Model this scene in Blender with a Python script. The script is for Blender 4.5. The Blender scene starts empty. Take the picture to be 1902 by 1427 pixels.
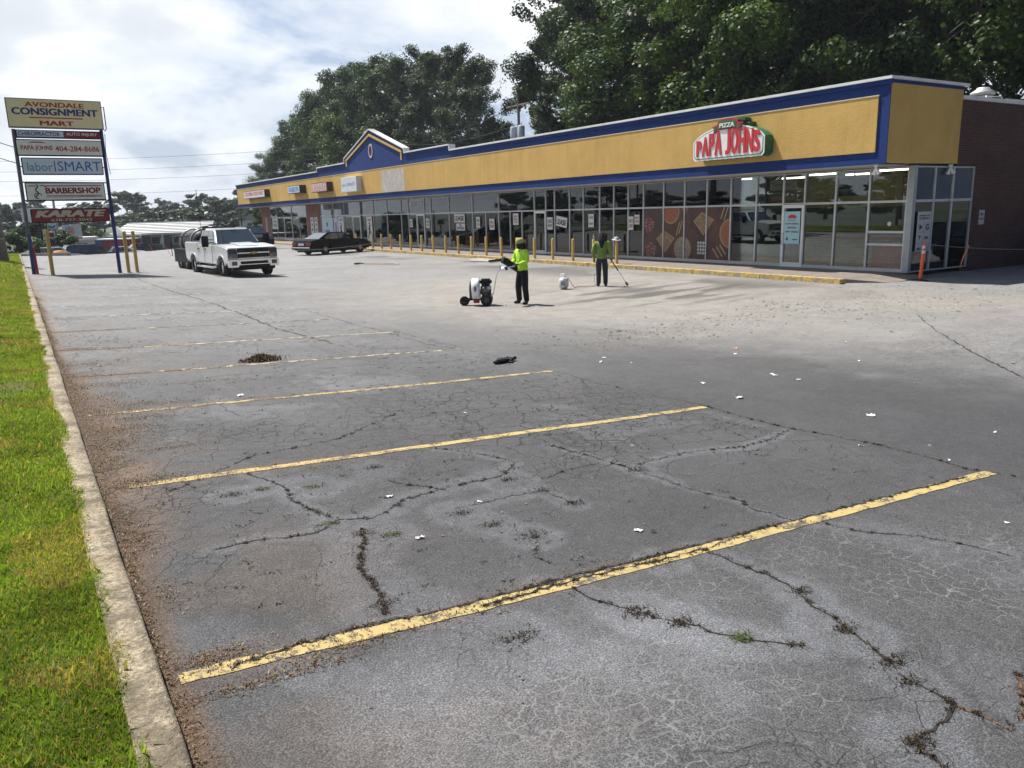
import bpy, bmesh, math, random
import numpy as np
from mathutils import Vector, Matrix
random.seed(7)
rng = np.random.default_rng(11)
S = bpy.context.scene
COL = S.collection
R = math.radians

# ------------------------------------------------------------------ camera
CAM_Z = 2.40
cam_d = bpy.data.cameras.new('camera'); cam = bpy.data.objects.new('camera', cam_d); COL.objects.link(cam)
yaw, pitch, roll = R(32.2242), R(12.3359), R(-1.5217)
fw = Vector((math.sin(yaw)*math.cos(pitch), math.cos(yaw)*math.cos(pitch), -math.sin(pitch)))
rt = fw.cross(Vector((0, 0, 1))).normalized(); up = rt.cross(fw)
r2 = rt*math.cos(roll)+up*math.sin(roll); u2 = -rt*math.sin(roll)+up*math.cos(roll)
m = Matrix((r2, u2, -fw)).transposed().to_4x4(); m.translation = Vector((0, 0, CAM_Z))
cam.matrix_world = m
cam_d.sensor_width = 36; cam_d.lens = 27.806; cam_d.clip_start = .05; cam_d.clip_end = 3000
S.camera = cam

# ------------------------------------------------------------------ sky, sun, exposure
SUN_AZ = math.atan2(-.20, .53)            # from +Y towards +X
SUN_EL = math.atan2(1, math.hypot(.20, .53))
W = bpy.data.worlds.new('World'); S.world = W; W.use_nodes = True
nt = W.node_tree; nt.nodes.clear()
def wn(t, **k):
    n = nt.nodes.new(t)
    for a, b in k.items(): setattr(n, a, b)
    return n
L_ = nt.links.new
sky = wn('ShaderNodeTexSky', sky_type='NISHITA'); sky.sun_disc = False
sky.sun_elevation = SUN_EL; sky.sun_rotation = SUN_AZ; sky.air_density = 1.2; sky.dust_density = 2.0
tc = wn('ShaderNodeTexCoord'); sep = wn('ShaderNodeSeparateXYZ'); L_(tc.outputs['Generated'], sep.inputs[0])
def wm(op, a, b=None, c=None):
    n = wn('ShaderNodeMath', operation=op)
    for i, v in enumerate((a, b, c)):
        if v is None: continue
        if isinstance(v, (int, float)): n.inputs[i].default_value = v
        else: L_(v, n.inputs[i])
    return n.outputs[0]
zc = wm('ADD', wm('MAXIMUM', sep.outputs[2], 0.0), .30)
cx_, cy_ = wm('DIVIDE', sep.outputs[0], zc), wm('DIVIDE', sep.outputs[1], zc)
comb = wn('ShaderNodeCombineXYZ'); L_(cx_, comb.inputs[0]); L_(cy_, comb.inputs[1])
def wnoise(scale, detail, rough, dist, off):
    mp = wn('ShaderNodeMapping'); mp.inputs['Location'].default_value = off; L_(comb.outputs[0], mp.inputs[0])
    n = wn('ShaderNodeTexNoise'); n.inputs['Scale'].default_value = scale; n.inputs['Detail'].default_value = detail
    n.inputs['Roughness'].default_value = rough; n.inputs['Distortion'].default_value = dist
    L_(mp.outputs[0], n.inputs['Vector']); return n.outputs[0]
def wramp(f, stops, interp='LINEAR'):
    r = wn('ShaderNodeValToRGB'); r.color_ramp.interpolation = interp
    e = r.color_ramp.elements
    while len(e) < len(stops): e.new(.5)
    for x, (p_, c_) in zip(e, stops):
        x.position = p_; x.color = (*c_, 1) if not isinstance(c_, (int, float)) else (c_, c_, c_, 1)
    L_(f, r.inputs[0]); return r.outputs[0]
CLOUD_OFF = (3.1, 1.7, 0)
n1 = wnoise(1.15, 7, .56, .25, CLOUD_OFF)
# more cloud towards the west (the street side), thinner to the north-east
bias = wm('MULTIPLY', sep.outputs[0], -.13)
low = wm('MULTIPLY', wm('SUBTRACT', .25, sep.outputs[2]), .28)
dens = wm('ADD', wm('ADD', n1, bias), low)
mask = wramp(dens, [(.425, 0.0), (.475, .5), (.54, 1.0)])
n2 = wnoise(2.2, 6, .55, .2, (7.3, 2.2, 0))
shade = wm('ADD', wm('MULTIPLY', dens, .9), wm('MULTIPLY', n2, .5))
ccol = wramp(shade, [(.62, (11.5, 11.6, 11.7)), (.70, (9.9, 10.1, 10.4)), (.79, (7.6, 8.0, 8.5)), (.95, (6.6, 7.0, 7.7))])
mix = wn('ShaderNodeMix', data_type='RGBA'); L_(mask, mix.inputs[0])
tint = wn('ShaderNodeMix', data_type='RGBA', blend_type='MIX'); tint.inputs[0].default_value = .62
L_(sky.outputs[0], tint.inputs[6]); tint.inputs[7].default_value = (4.6, 5.7, 7.9, 1)
L_(tint.outputs[2], mix.inputs[6]); L_(ccol, mix.inputs[7])
# the sky is brightest round the sun and on its side, deeper blue overhead and away from it
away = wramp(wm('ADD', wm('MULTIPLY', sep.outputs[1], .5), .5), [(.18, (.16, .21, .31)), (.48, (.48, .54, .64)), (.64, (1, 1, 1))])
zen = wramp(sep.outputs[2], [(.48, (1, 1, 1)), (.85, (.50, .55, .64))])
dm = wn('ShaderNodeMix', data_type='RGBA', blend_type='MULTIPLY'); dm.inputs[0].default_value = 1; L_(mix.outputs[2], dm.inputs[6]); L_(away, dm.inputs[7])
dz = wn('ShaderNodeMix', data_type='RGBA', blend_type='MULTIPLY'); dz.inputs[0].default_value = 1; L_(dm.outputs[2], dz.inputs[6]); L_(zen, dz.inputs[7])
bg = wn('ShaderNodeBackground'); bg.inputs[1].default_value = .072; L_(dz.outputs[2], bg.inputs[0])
wo = wn('ShaderNodeOutputWorld'); L_(bg.outputs[0], wo.inputs[0])

sun_d = bpy.data.lights.new('sun', 'SUN'); sun_d.energy = 5.0; sun_d.angle = R(.55); sun_d.color = (1, .955, .88)
sun = bpy.data.objects.new('sun', sun_d); COL.objects.link(sun)
sun.rotation_euler = Vector((-.20, .53, 1)).to_track_quat('Z', 'Y').to_euler()
S.view_settings.view_transform = 'Standard'; S.view_settings.look = 'None'
S.view_settings.exposure = 0.62; S.view_settings.gamma = 1; S.view_settings.use_curve_mapping = False
S.cycles.use_denoising = True; S.cycles.max_bounces = 8; S.cycles.transparent_max_bounces = 24
S.cycles.sample_clamp_indirect = 6

# ------------------------------------------------------------------ helpers
def tag(o, label=None, cat=None, group=None, kind=None):
    if label: o['label'] = label
    if cat: o['category'] = cat
    if group: o['group'] = group
    if kind: o['kind'] = kind
    return o
def empty(name, loc=(0, 0, 0), rz=0, label=None, cat=None, group=None):
    o = bpy.data.objects.new(name, None); COL.objects.link(o); o.empty_display_size = .3
    o.location = loc; o.rotation_euler = (0, 0, rz)
    return tag(o, label, cat, group)
def copy_tree(o, parent=None):
    c = o.copy(); COL.objects.link(c)
    if parent: c.parent = parent
    for ch in list(o.children): copy_tree(ch, c)
    return c
class MB:
    def __init__(s): s.v = []; s.f = []; s.m = []; s.sm = []
    def add(s, vs, fs, mi=0, smooth=False):
        b = len(s.v); s.v += [tuple(v) for v in vs]; s.f += [tuple(b+i for i in f) for f in fs]
        s.m += [mi]*len(fs); s.sm += [smooth]*len(fs); return s
    def box(s, x0, x1, y0, y1, z0, z1, mi=0, M=None):
        vs = [Vector((x, y, z)) for z in (z0, z1) for x, y in ((x0, y0), (x1, y0), (x1, y1), (x0, y1))]
        if M is not None: vs = [M @ v for v in vs]
        return s.add(vs, [(3, 2, 1, 0), (4, 5, 6, 7), (0, 1, 5, 4), (1, 2, 6, 5), (2, 3, 7, 6), (3, 0, 4, 7)], mi)
    def prism(s, pts, a0, a1, axis='x', mi=0, M=None):
        def P(u, v, a): return Vector({'x': (a, u, v), 'y': (u, a, v), 'z': (u, v, a)}[axis])
        n = len(pts); vs = [P(u, v, a0) for u, v in pts]+[P(u, v, a1) for u, v in pts]
        if M is not None: vs = [M @ v for v in vs]
        return s.add(vs, [tuple(range(n))[::-1], tuple(range(n, 2*n))]+[(i, (i+1) % n, n+(i+1) % n, n+i) for i in range(n)], mi)
    def tube(s, pts, rad, n=8, mi=0, cap=True, smooth=True):
        pts = [Vector(p) for p in pts]
        if isinstance(rad, (int, float)): rad = [rad]*len(pts)
        vs = []; pn = None
        for i, p in enumerate(pts):
            t = (pts[min(i+1, len(pts)-1)]-pts[max(i-1, 0)])
            t = t.normalized() if t.length > 1e-9 else Vector((0, 0, 1))
            if pn is None:
                a = Vector((1, 0, 0)) if abs(t.x) < .8 else Vector((0, 1, 0)); pn = t.cross(a).normalized()
            pn = (pn-t*pn.dot(t)); pn = pn.normalized() if pn.length > 1e-6 else t.orthogonal().normalized()
            b = t.cross(pn)
            for k in range(n):
                a = 2*math.pi*k/n; vs.append(p+(pn*math.cos(a)+b*math.sin(a))*rad[i])
        fs = [(i*n+k, i*n+(k+1) % n, (i+1)*n+(k+1) % n, (i+1)*n+k) for i in range(len(pts)-1) for k in range(n)]
        s.add(vs, fs, mi, smooth)
        if cap:
            s.add(vs[:n], [tuple(range(n))[::-1]], mi); s.add(vs[-n:], [tuple(range(n))], mi)
        return s
    def lathe(s, prof, n=20, mi=0, M=None, smooth=True):   # prof: (r, z)
        vs = []
        for r_, z in prof:
            for k in range(n):
                a = 2*math.pi*k/n; v = Vector((r_*math.cos(a), r_*math.sin(a), z)); vs.append(M @ v if M is not None else v)
        fs = [(i*n+k, i*n+(k+1) % n, (i+1)*n+(k+1) % n, (i+1)*n+k) for i in range(len(prof)-1) for k in range(n)]
        return s.add(vs, fs, mi, smooth)
    def build(s, name, mats, parent=None, bevel=0, loc=None):
        me = bpy.data.meshes.new(name); me.from_pydata(s.v, [], s.f)
        if not isinstance(mats, (list, tuple)): mats = [mats]
        for m_ in mats: me.materials.append(m_)
        me.polygons.foreach_set('material_index', s.m); me.polygons.foreach_set('use_smooth', s.sm)
        bm = bmesh.new(); bm.from_mesh(me)
        if bevel:
            bmesh.ops.remove_doubles(bm, verts=bm.verts, dist=1e-5)
            es = [e for e in bm.edges if len(e.link_faces) == 2 and e.calc_face_angle(0) > .5]
            bmesh.ops.bevel(bm, geom=es, offset=bevel, segments=2, affect='EDGES', clamp_overlap=True)
            for f in bm.faces: f.smooth = True
        bmesh.ops.recalc_face_normals(bm, faces=bm.faces)
        bm.to_mesh(me); bm.free(); me.update()
        if bevel and hasattr(me, 'set_sharp_from_angle'): me.set_sharp_from_angle(angle=R(38))
        o = bpy.data.objects.new(name, me); COL.objects.link(o)
        if parent: o.parent = parent
        if loc: o.location = loc
        return o
def fast_mesh(name, verts, quads, mat, parent=None, attrs=None, tris=False):
    me = bpy.data.meshes.new(name); nv, nf = len(verts), len(quads); k = 3 if tris else 4
    me.vertices.add(nv); me.vertices.foreach_set('co', np.ascontiguousarray(verts, np.float32).ravel())
    me.loops.add(nf*k); me.loops.foreach_set('vertex_index', np.ascontiguousarray(quads, np.int32).ravel())
    me.polygons.add(nf); me.polygons.foreach_set('loop_start', np.arange(nf, dtype=np.int32)*k)
    me.update(calc_edges=True)
    me.materials.append(mat)
    for an, arr in (attrs or {}).items():
        a = me.attributes.new(an, 'FLOAT_COLOR', 'POINT'); q = np.ones((nv, 4), np.float32); q[:, :arr.shape[1]] = arr
        a.data.foreach_set('color', q.ravel())
    o = bpy.data.objects.new(name, me); COL.objects.link(o)
    if parent: o.parent = parent
    return o
def text_obj(name, body, w, h, mat, parent=None, depth=.004, bold=0.0, shear=0.0, M=None, space=1.0):
    """lettering in its own XY plane scaled to w x h, centred, then placed by matrix M"""
    fat = bold*.9 if bold > .015 else 0; bold = 0 if fat else bold
    cu = bpy.data.curves.new(name, 'FONT'); cu.body = body; cu.size = 1; cu.extrude = .02; cu.offset = bold; cu.shear = shear
    cu.space_character = space; cu.align_x = 'CENTER'; cu.resolution_u = 3
    t = bpy.data.objects.new(name, cu); COL.objects.link(t)
    dg = bpy.context.evaluated_depsgraph_get(); dg.update()
    me = bpy.data.meshes.new_from_object(t.evaluated_get(dg)); bpy.data.objects.remove(t); bpy.data.curves.remove(cu)
    if fat:      # heavier strokes: the same outline laid down again a little to each side
        bm = bmesh.new(); bm.from_mesh(me); src = bm.verts[:]+bm.edges[:]+bm.faces[:]
        for n_, (ox, oy) in enumerate(((-fat, -fat*.5), (fat, fat*.5), (-fat, fat*.5), (fat, -fat*.5))):
            d_ = bmesh.ops.duplicate(bm, geom=src)['geom']
            for v in d_:
                if isinstance(v, bmesh.types.BMVert): v.co += Vector((ox, oy, .002*(n_+1)))
        bm.to_mesh(me); bm.free()
    co = np.empty(len(me.vertices)*3, np.float32); me.vertices.foreach_get('co', co); co = co.reshape(-1, 3)
    lo, hi = co.min(0), co.max(0); co = (co-(lo+hi)/2)/np.maximum(hi-lo, 1e-6)*np.array([w, h, depth], np.float32)
    if M is not None:
        A = np.array(M, np.float32); co = co @ A[:3, :3].T+A[:3, 3]
    me.vertices.foreach_set('co', co.astype(np.float32).ravel()); me.materials.clear(); me.materials.append(mat); me.update()
    o = bpy.data.objects.new(name, me); COL.objects.link(o)
    if parent: o.parent = parent
    return o
def frame(origin, right, upv):
    r_ = Vector(right).normalized(); u_ = Vector(upv).normalized(); n_ = r_.cross(u_)
    M_ = Matrix((r_, u_, n_)).transposed().to_4x4(); M_.translation = Vector(origin); return M_

# value noise (numpy) used to lay out stains and wear
def vnoise(x, y, seed=0):
    g = np.random.default_rng(seed).random((256, 256))
    xi, yi = np.floor(x).astype(int), np.floor(y).astype(int); fx, fy = x-xi, y-yi
    fx = fx*fx*(3-2*fx); fy = fy*fy*(3-2*fy)
    a = g[xi & 255, yi & 255]; b = g[(xi+1) & 255, yi & 255]; c = g[xi & 255, (yi+1) & 255]; d = g[(xi+1) & 255, (yi+1) & 255]
    return (a*(1-fx)+b*fx)*(1-fy)+(c*(1-fx)+d*fx)*fy
def fbm(x, y, seed=0, o=4):
    r_ = 0; a = .5; t = 0
    for i in range(o):
        r_ = r_+a*vnoise(x*2**i+17*i, y*2**i+31*i, seed+i); t += a; a *= .55
    return r_/t
def sstep(a, b, x):
    t = np.clip((x-a)/(b-a), 0, 1); return t*t*(3-2*t)

# ------------------------------------------------------------------ materials
class NT:
    def __init__(s, name):
        s.mat = bpy.data.materials.new(name); s.mat.use_nodes = True; s.t = s.mat.node_tree; s.t.nodes.clear()
        s.out = s.n('ShaderNodeOutputMaterial')
        s.b = s.n('ShaderNodeBsdfPrincipled'); s.l(s.b.outputs[0], s.out.inputs[0])
        s.tc = s.n('ShaderNodeTexCoord'); s.co = s.tc.outputs['Object']
    def n(s, t, **k):
        n_ = s.t.nodes.new(t)
        for a, b in k.items(): setattr(n_, a, b)
        return n_
    def l(s, a, b): s.t.links.new(a, b)
    def noise(s, scale, detail=3, rough=.5, dist=0, vec=None):
        n_ = s.n('ShaderNodeTexNoise'); n_.inputs['Scale'].default_value = scale; n_.inputs['Detail'].default_value = detail
        n_.inputs['Roughness'].default_value = rough; n_.inputs['Distortion'].default_value = dist
        s.l(vec or s.co, n_.inputs['Vector']); return n_.outputs[0]
    def scaled(s, v):
        mp = s.n('ShaderNodeMapping'); mp.inputs['Scale'].default_value = v; s.l(s.co, mp.inputs[0]); return mp.outputs[0]
    def math(s, op, a, b=None, clamp=False):
        n_ = s.n('ShaderNodeMath', operation=op, use_clamp=clamp)
        for i, v in enumerate((a, b)):
            if v is None: continue
            if isinstance(v, (int, float)): n_.inputs[i].default_value = v
            else: s.l(v, n_.inputs[i])
        return n_.outputs[0]
    def ramp(s, f, stops, interp='LINEAR'):
        r_ = s.n('ShaderNodeValToRGB'); r_.color_ramp.interpolation = interp; e = r_.color_ramp.elements
        while len(e) < len(stops): e.new(.5)
        for x, (p_, c_) in zip(e, stops):
            x.position = p_; x.color = (*c_, 1) if not isinstance(c_, (int, float)) else (c_, c_, c_, 1)
        s.l(f, r_.inputs[0]); return r_.outputs[0]
    def mix(s, f, a, b, mode='MIX'):
        n_ = s.n('ShaderNodeMix', data_type='RGBA', blend_type=mode)
        for i, v in ((0, f), (6, a), (7, b)):
            if isinstance(v, (int, float)): n_.inputs[i].default_value = v if i == 0 else (v, v, v, 1)
            elif isinstance(v, tuple): n_.inputs[i].default_value = (*v, 1)
            else: s.l(v, n_.inputs[i])
        return n_.outputs[2]
    def bump(s, h, strength=.3, dist=.01):
        b_ = s.n('ShaderNodeBump'); b_.inputs['Strength'].default_value = strength; b_.inputs['Distance'].default_value = dist
        s.l(h, b_.inputs['Height']); s.l(b_.outputs[0], s.b.inputs['Normal'])
    def set(s, **k):
        for a, v in k.items():
            i = s.b.inputs[a.replace('_', ' ')]
            if isinstance(v, tuple): i.default_value = (*v, 1)
            elif isinstance(v, (int, float)): i.default_value = v
            else: s.l(v, i)
        return s
MATS = {}
def plain(name, col, rough=.6, metal=0, var=.12, scale=6, bump=0, bscale=60, spec=.5, emit=0, coat=0):
    if name in MATS: return MATS[name]
    k = NT(name)
    f = k.noise(scale, 4, .6)
    lo = tuple(c*(1-var) for c in col); hi = tuple(min(1, c*(1+var)) for c in col)
    k.set(Base_Color=k.mix(k.ramp(f, [(.3, 0.0), (.7, 1.0)]), lo, hi), Roughness=rough, Metallic=metal, Specular_IOR_Level=spec)
    if bump: k.bump(k.noise(bscale, 3, .6), bump, .01)
    if coat: k.b.inputs['Coat Weight'].default_value = coat; k.b.inputs['Coat Roughness'].default_value = .06
    if emit:
        k.b.inputs['Emission Color'].default_value = (*col, 1); k.b.inputs['Emission Strength'].default_value = emit
    MATS[name] = k.mat; return k.mat
def glass_mat(name, tint=(.74, .78, .75), ior=1.5, rough=.0):
    k = NT(name); k.t.nodes.remove(k.b)
    tr = k.n('ShaderNodeBsdfTransparent'); tr.inputs[0].default_value = (*tint, 1)
    gl = k.n('ShaderNodeBsdfGlossy'); gl.inputs['Roughness'].default_value = rough; gl.inputs[0].default_value = (.95, .98, 1, 1)
    fr = k.n('ShaderNodeFresnel'); fr.inputs['IOR'].default_value = ior
    g2 = k.math('ADD', k.math('MULTIPLY', fr.outputs[0], 1.35), .005, True)
    mx = k.n('ShaderNodeMixShader'); k.l(g2, mx.inputs[0]); k.l(tr.outputs[0], mx.inputs[1]); k.l(gl.outputs[0], mx.inputs[2])
    k.l(mx.outputs[0], k.out.inputs[0])
    return k.mat
def brick_mat(name, c1, c2, mortar, scale=1.0, axis='yz'):
    k = NT(name)
    s_ = k.n('ShaderNodeSeparateXYZ'); k.l(k.co, s_.inputs[0]); c_ = k.n('ShaderNodeCombineXYZ')
    k.l(s_.outputs[1 if axis == 'yz' else 0], c_.inputs[0]); k.l(s_.outputs[2], c_.inputs[1])
    b_ = k.n('ShaderNodeTexBrick'); k.l(c_.outputs[0], b_.inputs['Vector'])
    b_.inputs['Color1'].default_value = (*c1, 1); b_.inputs['Color2'].default_value = (*c2, 1); b_.inputs['Mortar'].default_value = (*mortar, 1)
    b_.inputs['Scale'].default_value = scale; b_.inputs['Brick Width'].default_value = .21; b_.inputs['Row Height'].default_value = .075
    b_.inputs['Mortar Size'].default_value = .008; b_.inputs['Bias'].default_value = -.1
    dirt = k.ramp(k.noise(1.3, 5, .6), [(.3, .7), (.7, 1.15)])
    k.set(Base_Color=k.mix(1.0, b_.outputs[0], dirt, 'MULTIPLY'), Roughness=.85)
    k.bump(b_.outputs['Fac'], -.5, .006)
    return k.mat
M_glass = glass_mat('storefront_glass')
M_carglass = glass_mat('car_glass', (.32, .38, .38), 1.55)
M_alu = plain('aluminium_frame', (.50, .52, .53), .42, .35, .12, 3)
M_white = plain('white_paint', (.80, .80, .79), .55, 0, .06, 5)
M_black = plain('black_plastic', (.014, .014, .016), .6, 0, .2, spec=.25)
M_rubber = plain('black_rubber', (.022, .022, .022), .85, 0, .3, 20)
M_dark = plain('dark_void', (.012, .012, .013), .8)
M_steel = plain('galvanised_steel', (.45, .46, .47), .4, .7, .12, 4)
M_chrome = plain('chrome', (.75, .76, .78), .12, 1.0, .05, 2)
M_conc = plain('concrete', (.33, .30, .26), .9, 0, .3, 9, .5, 55)
M_wood = plain('weathered_pole_wood', (.20, .175, .15), .9, 0, .3, 5, .6, 30)
M_red = plain('sign_red', (.52, .035, .03), .45, 0, .08)
M_darkred = plain('sign_dark_red', (.26, .012, .015), .45, 0, .08)
M_navy = plain('sign_navy', (.03, .04, .20), .45, 0, .08)
M_blue2 = plain('sign_blue', (.035, .12, .42), .45, 0, .08)
M_green = plain('sign_green', (.012, .13, .06), .45, 0, .1)
M_blackp = plain('black_print', (.02, .02, .022), .5)
M_grayp = plain('pale_blue_grey_print', (.22, .32, .52), .5)

def m_stucco(name, col, bstr=.6):
    k = NT(name)
    f = k.noise(.7, 5, .65); f2 = k.noise(7, 4, .6)
    streak = k.noise(1, 5, .65, 0, k.scaled((1, 2.6, .25)))
    c = k.mix(k.ramp(f, [(.3, 0.0), (.7, 1.0)]), tuple(v*.86 for v in col), tuple(v*1.08 for v in col))
    c = k.mix(k.math('MULTIPLY', k.ramp(streak, [(.48, 0.0), (.74, 1.0)]), .36), c, tuple(v*.62 for v in col))
    c = k.mix(k.math('MULTIPLY', k.ramp(f2, [(.55, 0.0), (.75, 1.0)]), .2), c, tuple(min(1, v*1.25+.03) for v in col))
    k.set(Base_Color=c, Roughness=.8, Specular_IOR_Level=.3)
    h = k.math('ADD', k.noise(18, 5, .7), k.math('MULTIPLY', k.noise(70, 2, .6), .5))
    k.bump(h, bstr, .02); return k.mat
M_yel = m_stucco('ochre_stucco', (.60, .385, .118))
M_blu = m_stucco('blue_stucco', (.007, .034, .165), .5)
M_cap = plain('white_metal_coping', (.72, .72, .70), .45, .1, .12, 2)
M_brick = brick_mat('red_brown_brick', (.085, .028, .020), (.05, .018, .014), (.10, .075, .06), axis='xz')
M_brickf = brick_mat('pier_brick', (.24, .085, .06), (.16, .055, .04), (.22, .18, .15), axis='yz')
M_cbrick = brick_mat('counter_brick', (.62, .55, .47), (.42, .36, .30), (.22, .19, .16), axis='yz')

# ------------------------------------------------------------------ ground
def zg(X):
    a = .43-.0447*(X-.6); return .5*(a+np.sqrt(a*a+.0025))
def zgf(X): return float(zg(X))
def gutter(Y): return .285+.0122*np.maximum(Y, 0)
CRACKS = {
'A': [(1.75, 4.66), (1.65, 4.4), (1.55, 4.2), (1.5, 4.05), (1.5, 3.88), (1.47, 3.7), (1.41, 3.53)],
'B': [(0.85, 4.81), (0.99, 4.83), (1.14, 4.84), (1.31, 4.78), (1.49, 4.76), (1.67, 4.92), (1.88, 4.82), (2.08, 4.93), (2.24, 5.06), (2.58, 5.13), (2.78, 5.17), (3.13, 5.17), (3.43, 5.43)],
'C': [(1.43, 6.23), (1.5, 5.99), (1.57, 5.79), (1.53, 5.46), (1.58, 5.2), (1.64, 4.96)],
'D': [(3.06, 6.14), (3.28, 5.88), (3.38, 5.62), (3.46, 5.45)],
'E': [(4.0, 5.72), (4.08, 5.41), (4.14, 5.09), (4.18, 4.76), (4.22, 4.43), (4.22, 4.18), (4.34, 3.77), (4.28, 3.59), (4.32, 3.5), (4.34, 3.3), (4.48, 3.15), (4.59, 2.9), (4.81, 2.74), (4.93, 2.53), (5.0, 2.3), (5.04, 2.0), (5.3, 1.6)],
'F': [(4.33, 4.86), (4.6, 4.9), (4.9, 4.93), (5.19, 4.9), (5.49, 4.8), (5.93, 4.84), (6.49, 5.02)],
'G': [(6.2, 14), (6.3, 11), (6.34, 8.97), (6.3, 7.9), (6.32, 7.25), (6.51, 6.57), (6.53, 6.18), (6.48, 5.6), (6.49, 5.02), (6.59, 4.7), (6.69, 4.16), (6.69, 3.62), (6.65, 3.31), (6.82, 2.98), (6.9, 1.8)],
'H': [(2.3, 3.42), (2.42, 3.31), (2.43, 3.2), (2.44, 3.06), (2.49, 2.96), (2.54, 2.86), (2.59, 2.74), (2.66, 2.65), (2.8, 2.38), (2.9, 2.28), (2.99, 2.19)],
'I': [(3.44, 3.29), (3.47, 3.04), (3.48, 2.8), (3.47, 2.59), (3.38, 2.43), (3.37, 2.29), (3.31, 2.18), (3.31, 2.1), (3.23, 1.94), (3.2, 1.85), (3.14, 1.76), (3.15, 1.69), (3.14, 1.58), (3.13, 1.53), (2.98, 1.49), (2.84, 1.49), (2.75, 1.48), (2.71, 1.43), (2.68, 1.2)],
'J': [(3.13, 1.53), (3.15, 1.4), (3.14, 1.32), (3.25, 1.33), (3.33, 1.35), (3.6, 1.5)],
'K': [(.6, 3.40), (1.0, 3.44), (1.39, 3.46), (1.62, 3.40), (1.95, 3.40), (2.36, 3.40), (2.76, 3.37), (3.11, 3.36), (3.7, 3.34), (4.34, 3.3), (5.09, 3.28), (5.68, 3.26), (6.41, 3.22)],
'K2': [(1.9, 3.33), (2.5, 3.34), (3.1, 3.29), (3.6, 3.27), (4.1, 3.33)],
'L': [(1.86, 9.4), (1.8, 8.51), (1.93, 8.19), (2.04, 8.25)],
'M': [(2.69, 4.12), (2.63, 3.92), (2.47, 3.73), (2.53, 3.58)],
'O': [(16.26, 9.5), (14.37, 7.99), (13.02, 6.75), (12.16, 5.88), (11.44, 5.14)],
'P': [(2.29, 5.53), (2.44, 5.31), (2.58, 5.13)],
'Q': [(3.38, 4.95), (3.71, 5.04), (4.06, 5.06)],
'R': [(2.45, 4.71), (2.64, 4.71), (2.83, 4.74), (3.22, 4.72), (3.26, 4.37)],
'S': [(4.15, 37.8), (4.18, 27.14), (4.45, 21.72), (4.36, 15.35), (4.61, 12.51)],
'T': [(5.98, 19), (5.98, 15.75), (5.98, 13.68), (5.99, 11.68), (6.2, 11.43)],
'U': [(.8, 6.1), (1.6, 6.75), (2.4, 6.9), (3.3, 7.6)],
'V': [(1.0, 11.1), (2.4, 10.8), (4.0, 10.7), (5.6, 10.4)],
'Wb': [(1.4, 13.0), (2.6, 12.6), (3.2, 11.6), (4.4, 11.2)],
'X': [(1.2, 15.6), (2.0, 15.0), (2.2, 14.0)],
}
WEEDS = [(1.58, 4.88), (1.87, 4.49), (2.46, 4.61), (3.22, 4.72), (3.26, 4.37), (3.13, 5.07), (4.21, 4.74), (2.35, 5.91), (1.76, 5.68), (1.19, 5.8), (1.4, 5.81), (2.53, 4.31), (2.66, 4.02), (1.44, 3.62), (1.72, 4.6), (2.54, 2.86), (2.65, 2.66), (2.79, 2.39), (1.87, 2.95), (3.47, 2.57), (3.31, 2.18), (3.23, 1.87), (3.14, 1.73), (2.75, 1.47), (3.09, 3.28)]
STRIPES = [((.40, 3.42), (6.72, 3.19)), ((.57, 6.38), (6.49, 6.20)), ((.53, 9.12), (6.30, 8.94)), ((.65, 11.60), (6.21, 11.44)), ((.55, 14.21), (6.10, 13.89)), ((.61, 16.74), (6.05, 16.64))]
for i_ in range(7): STRIPES.append(((.65+.02*i_, 19.4+2.72*i_), (5.95, 19.3+2.72*i_)))

def polydist(X, Y, pts):
    d = np.full(X.shape, 1e9)
    for (x0, y0), (x1, y1) in zip(pts[:-1], pts[1:]):
        dx, dy = x1-x0, y1-y0; t = np.clip(((X-x0)*dx+(Y-y0)*dy)/(dx*dx+dy*dy+1e-9), 0, 1)
        d = np.minimum(d, np.hypot(X-x0-t*dx, Y-y0-t*dy))
    return d
def nonuni(stops):
    out = [stops[0][0]]
    for (a, st), (b, _) in zip(stops[:-1], stops[1:]):
        n = max(1, round((b-a)/st)); out += list(a+(b-a)*np.arange(1, n+1)/n)
    return np.array(out)
gx = nonuni([(.2, .05), (7.5, .12), (24.5, .8), (62, 0)]); gy = nonuni([(-6, .8), (1.0, .05), (9.5, .12), (26, .4), (60, .8), (78, 0)])
GX, GY = np.meshgrid(gx, gy)
GZ = zg(GX)+(fbm(GX*.5, GY*.5, 3)-.5)*.025*sstep(.5, 1.5, GX)
# beyond its far edge the lot drops away to the lower ground
edge = 59.4+np.clip(GX-3.7, 0, 9)*1.55
drop = sstep(0, 9, GY-edge)
GZ = GZ-drop*1.6
sx = fbm(GX*.8, GY*.8, 5); fxn = fbm(GX*3.1, GY*3.1, 9); vx = fbm(GX*.25, GY*.25, 21)
wob = (fbm(GX*1.7, GY*1.7, 40)-.5)
base = np.zeros(GX.shape+(3,))
stall = sstep(6.5, 6.25, GX+wob*.12)
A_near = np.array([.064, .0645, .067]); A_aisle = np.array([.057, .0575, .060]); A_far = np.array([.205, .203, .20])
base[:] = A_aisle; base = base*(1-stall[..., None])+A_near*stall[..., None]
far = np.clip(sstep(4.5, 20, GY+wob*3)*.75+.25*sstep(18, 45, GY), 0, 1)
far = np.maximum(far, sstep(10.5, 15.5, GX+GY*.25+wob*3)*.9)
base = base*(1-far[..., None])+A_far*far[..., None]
base *= (.80+.42*sx)[..., None]*(.88+.25*fxn)[..., None]
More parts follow.
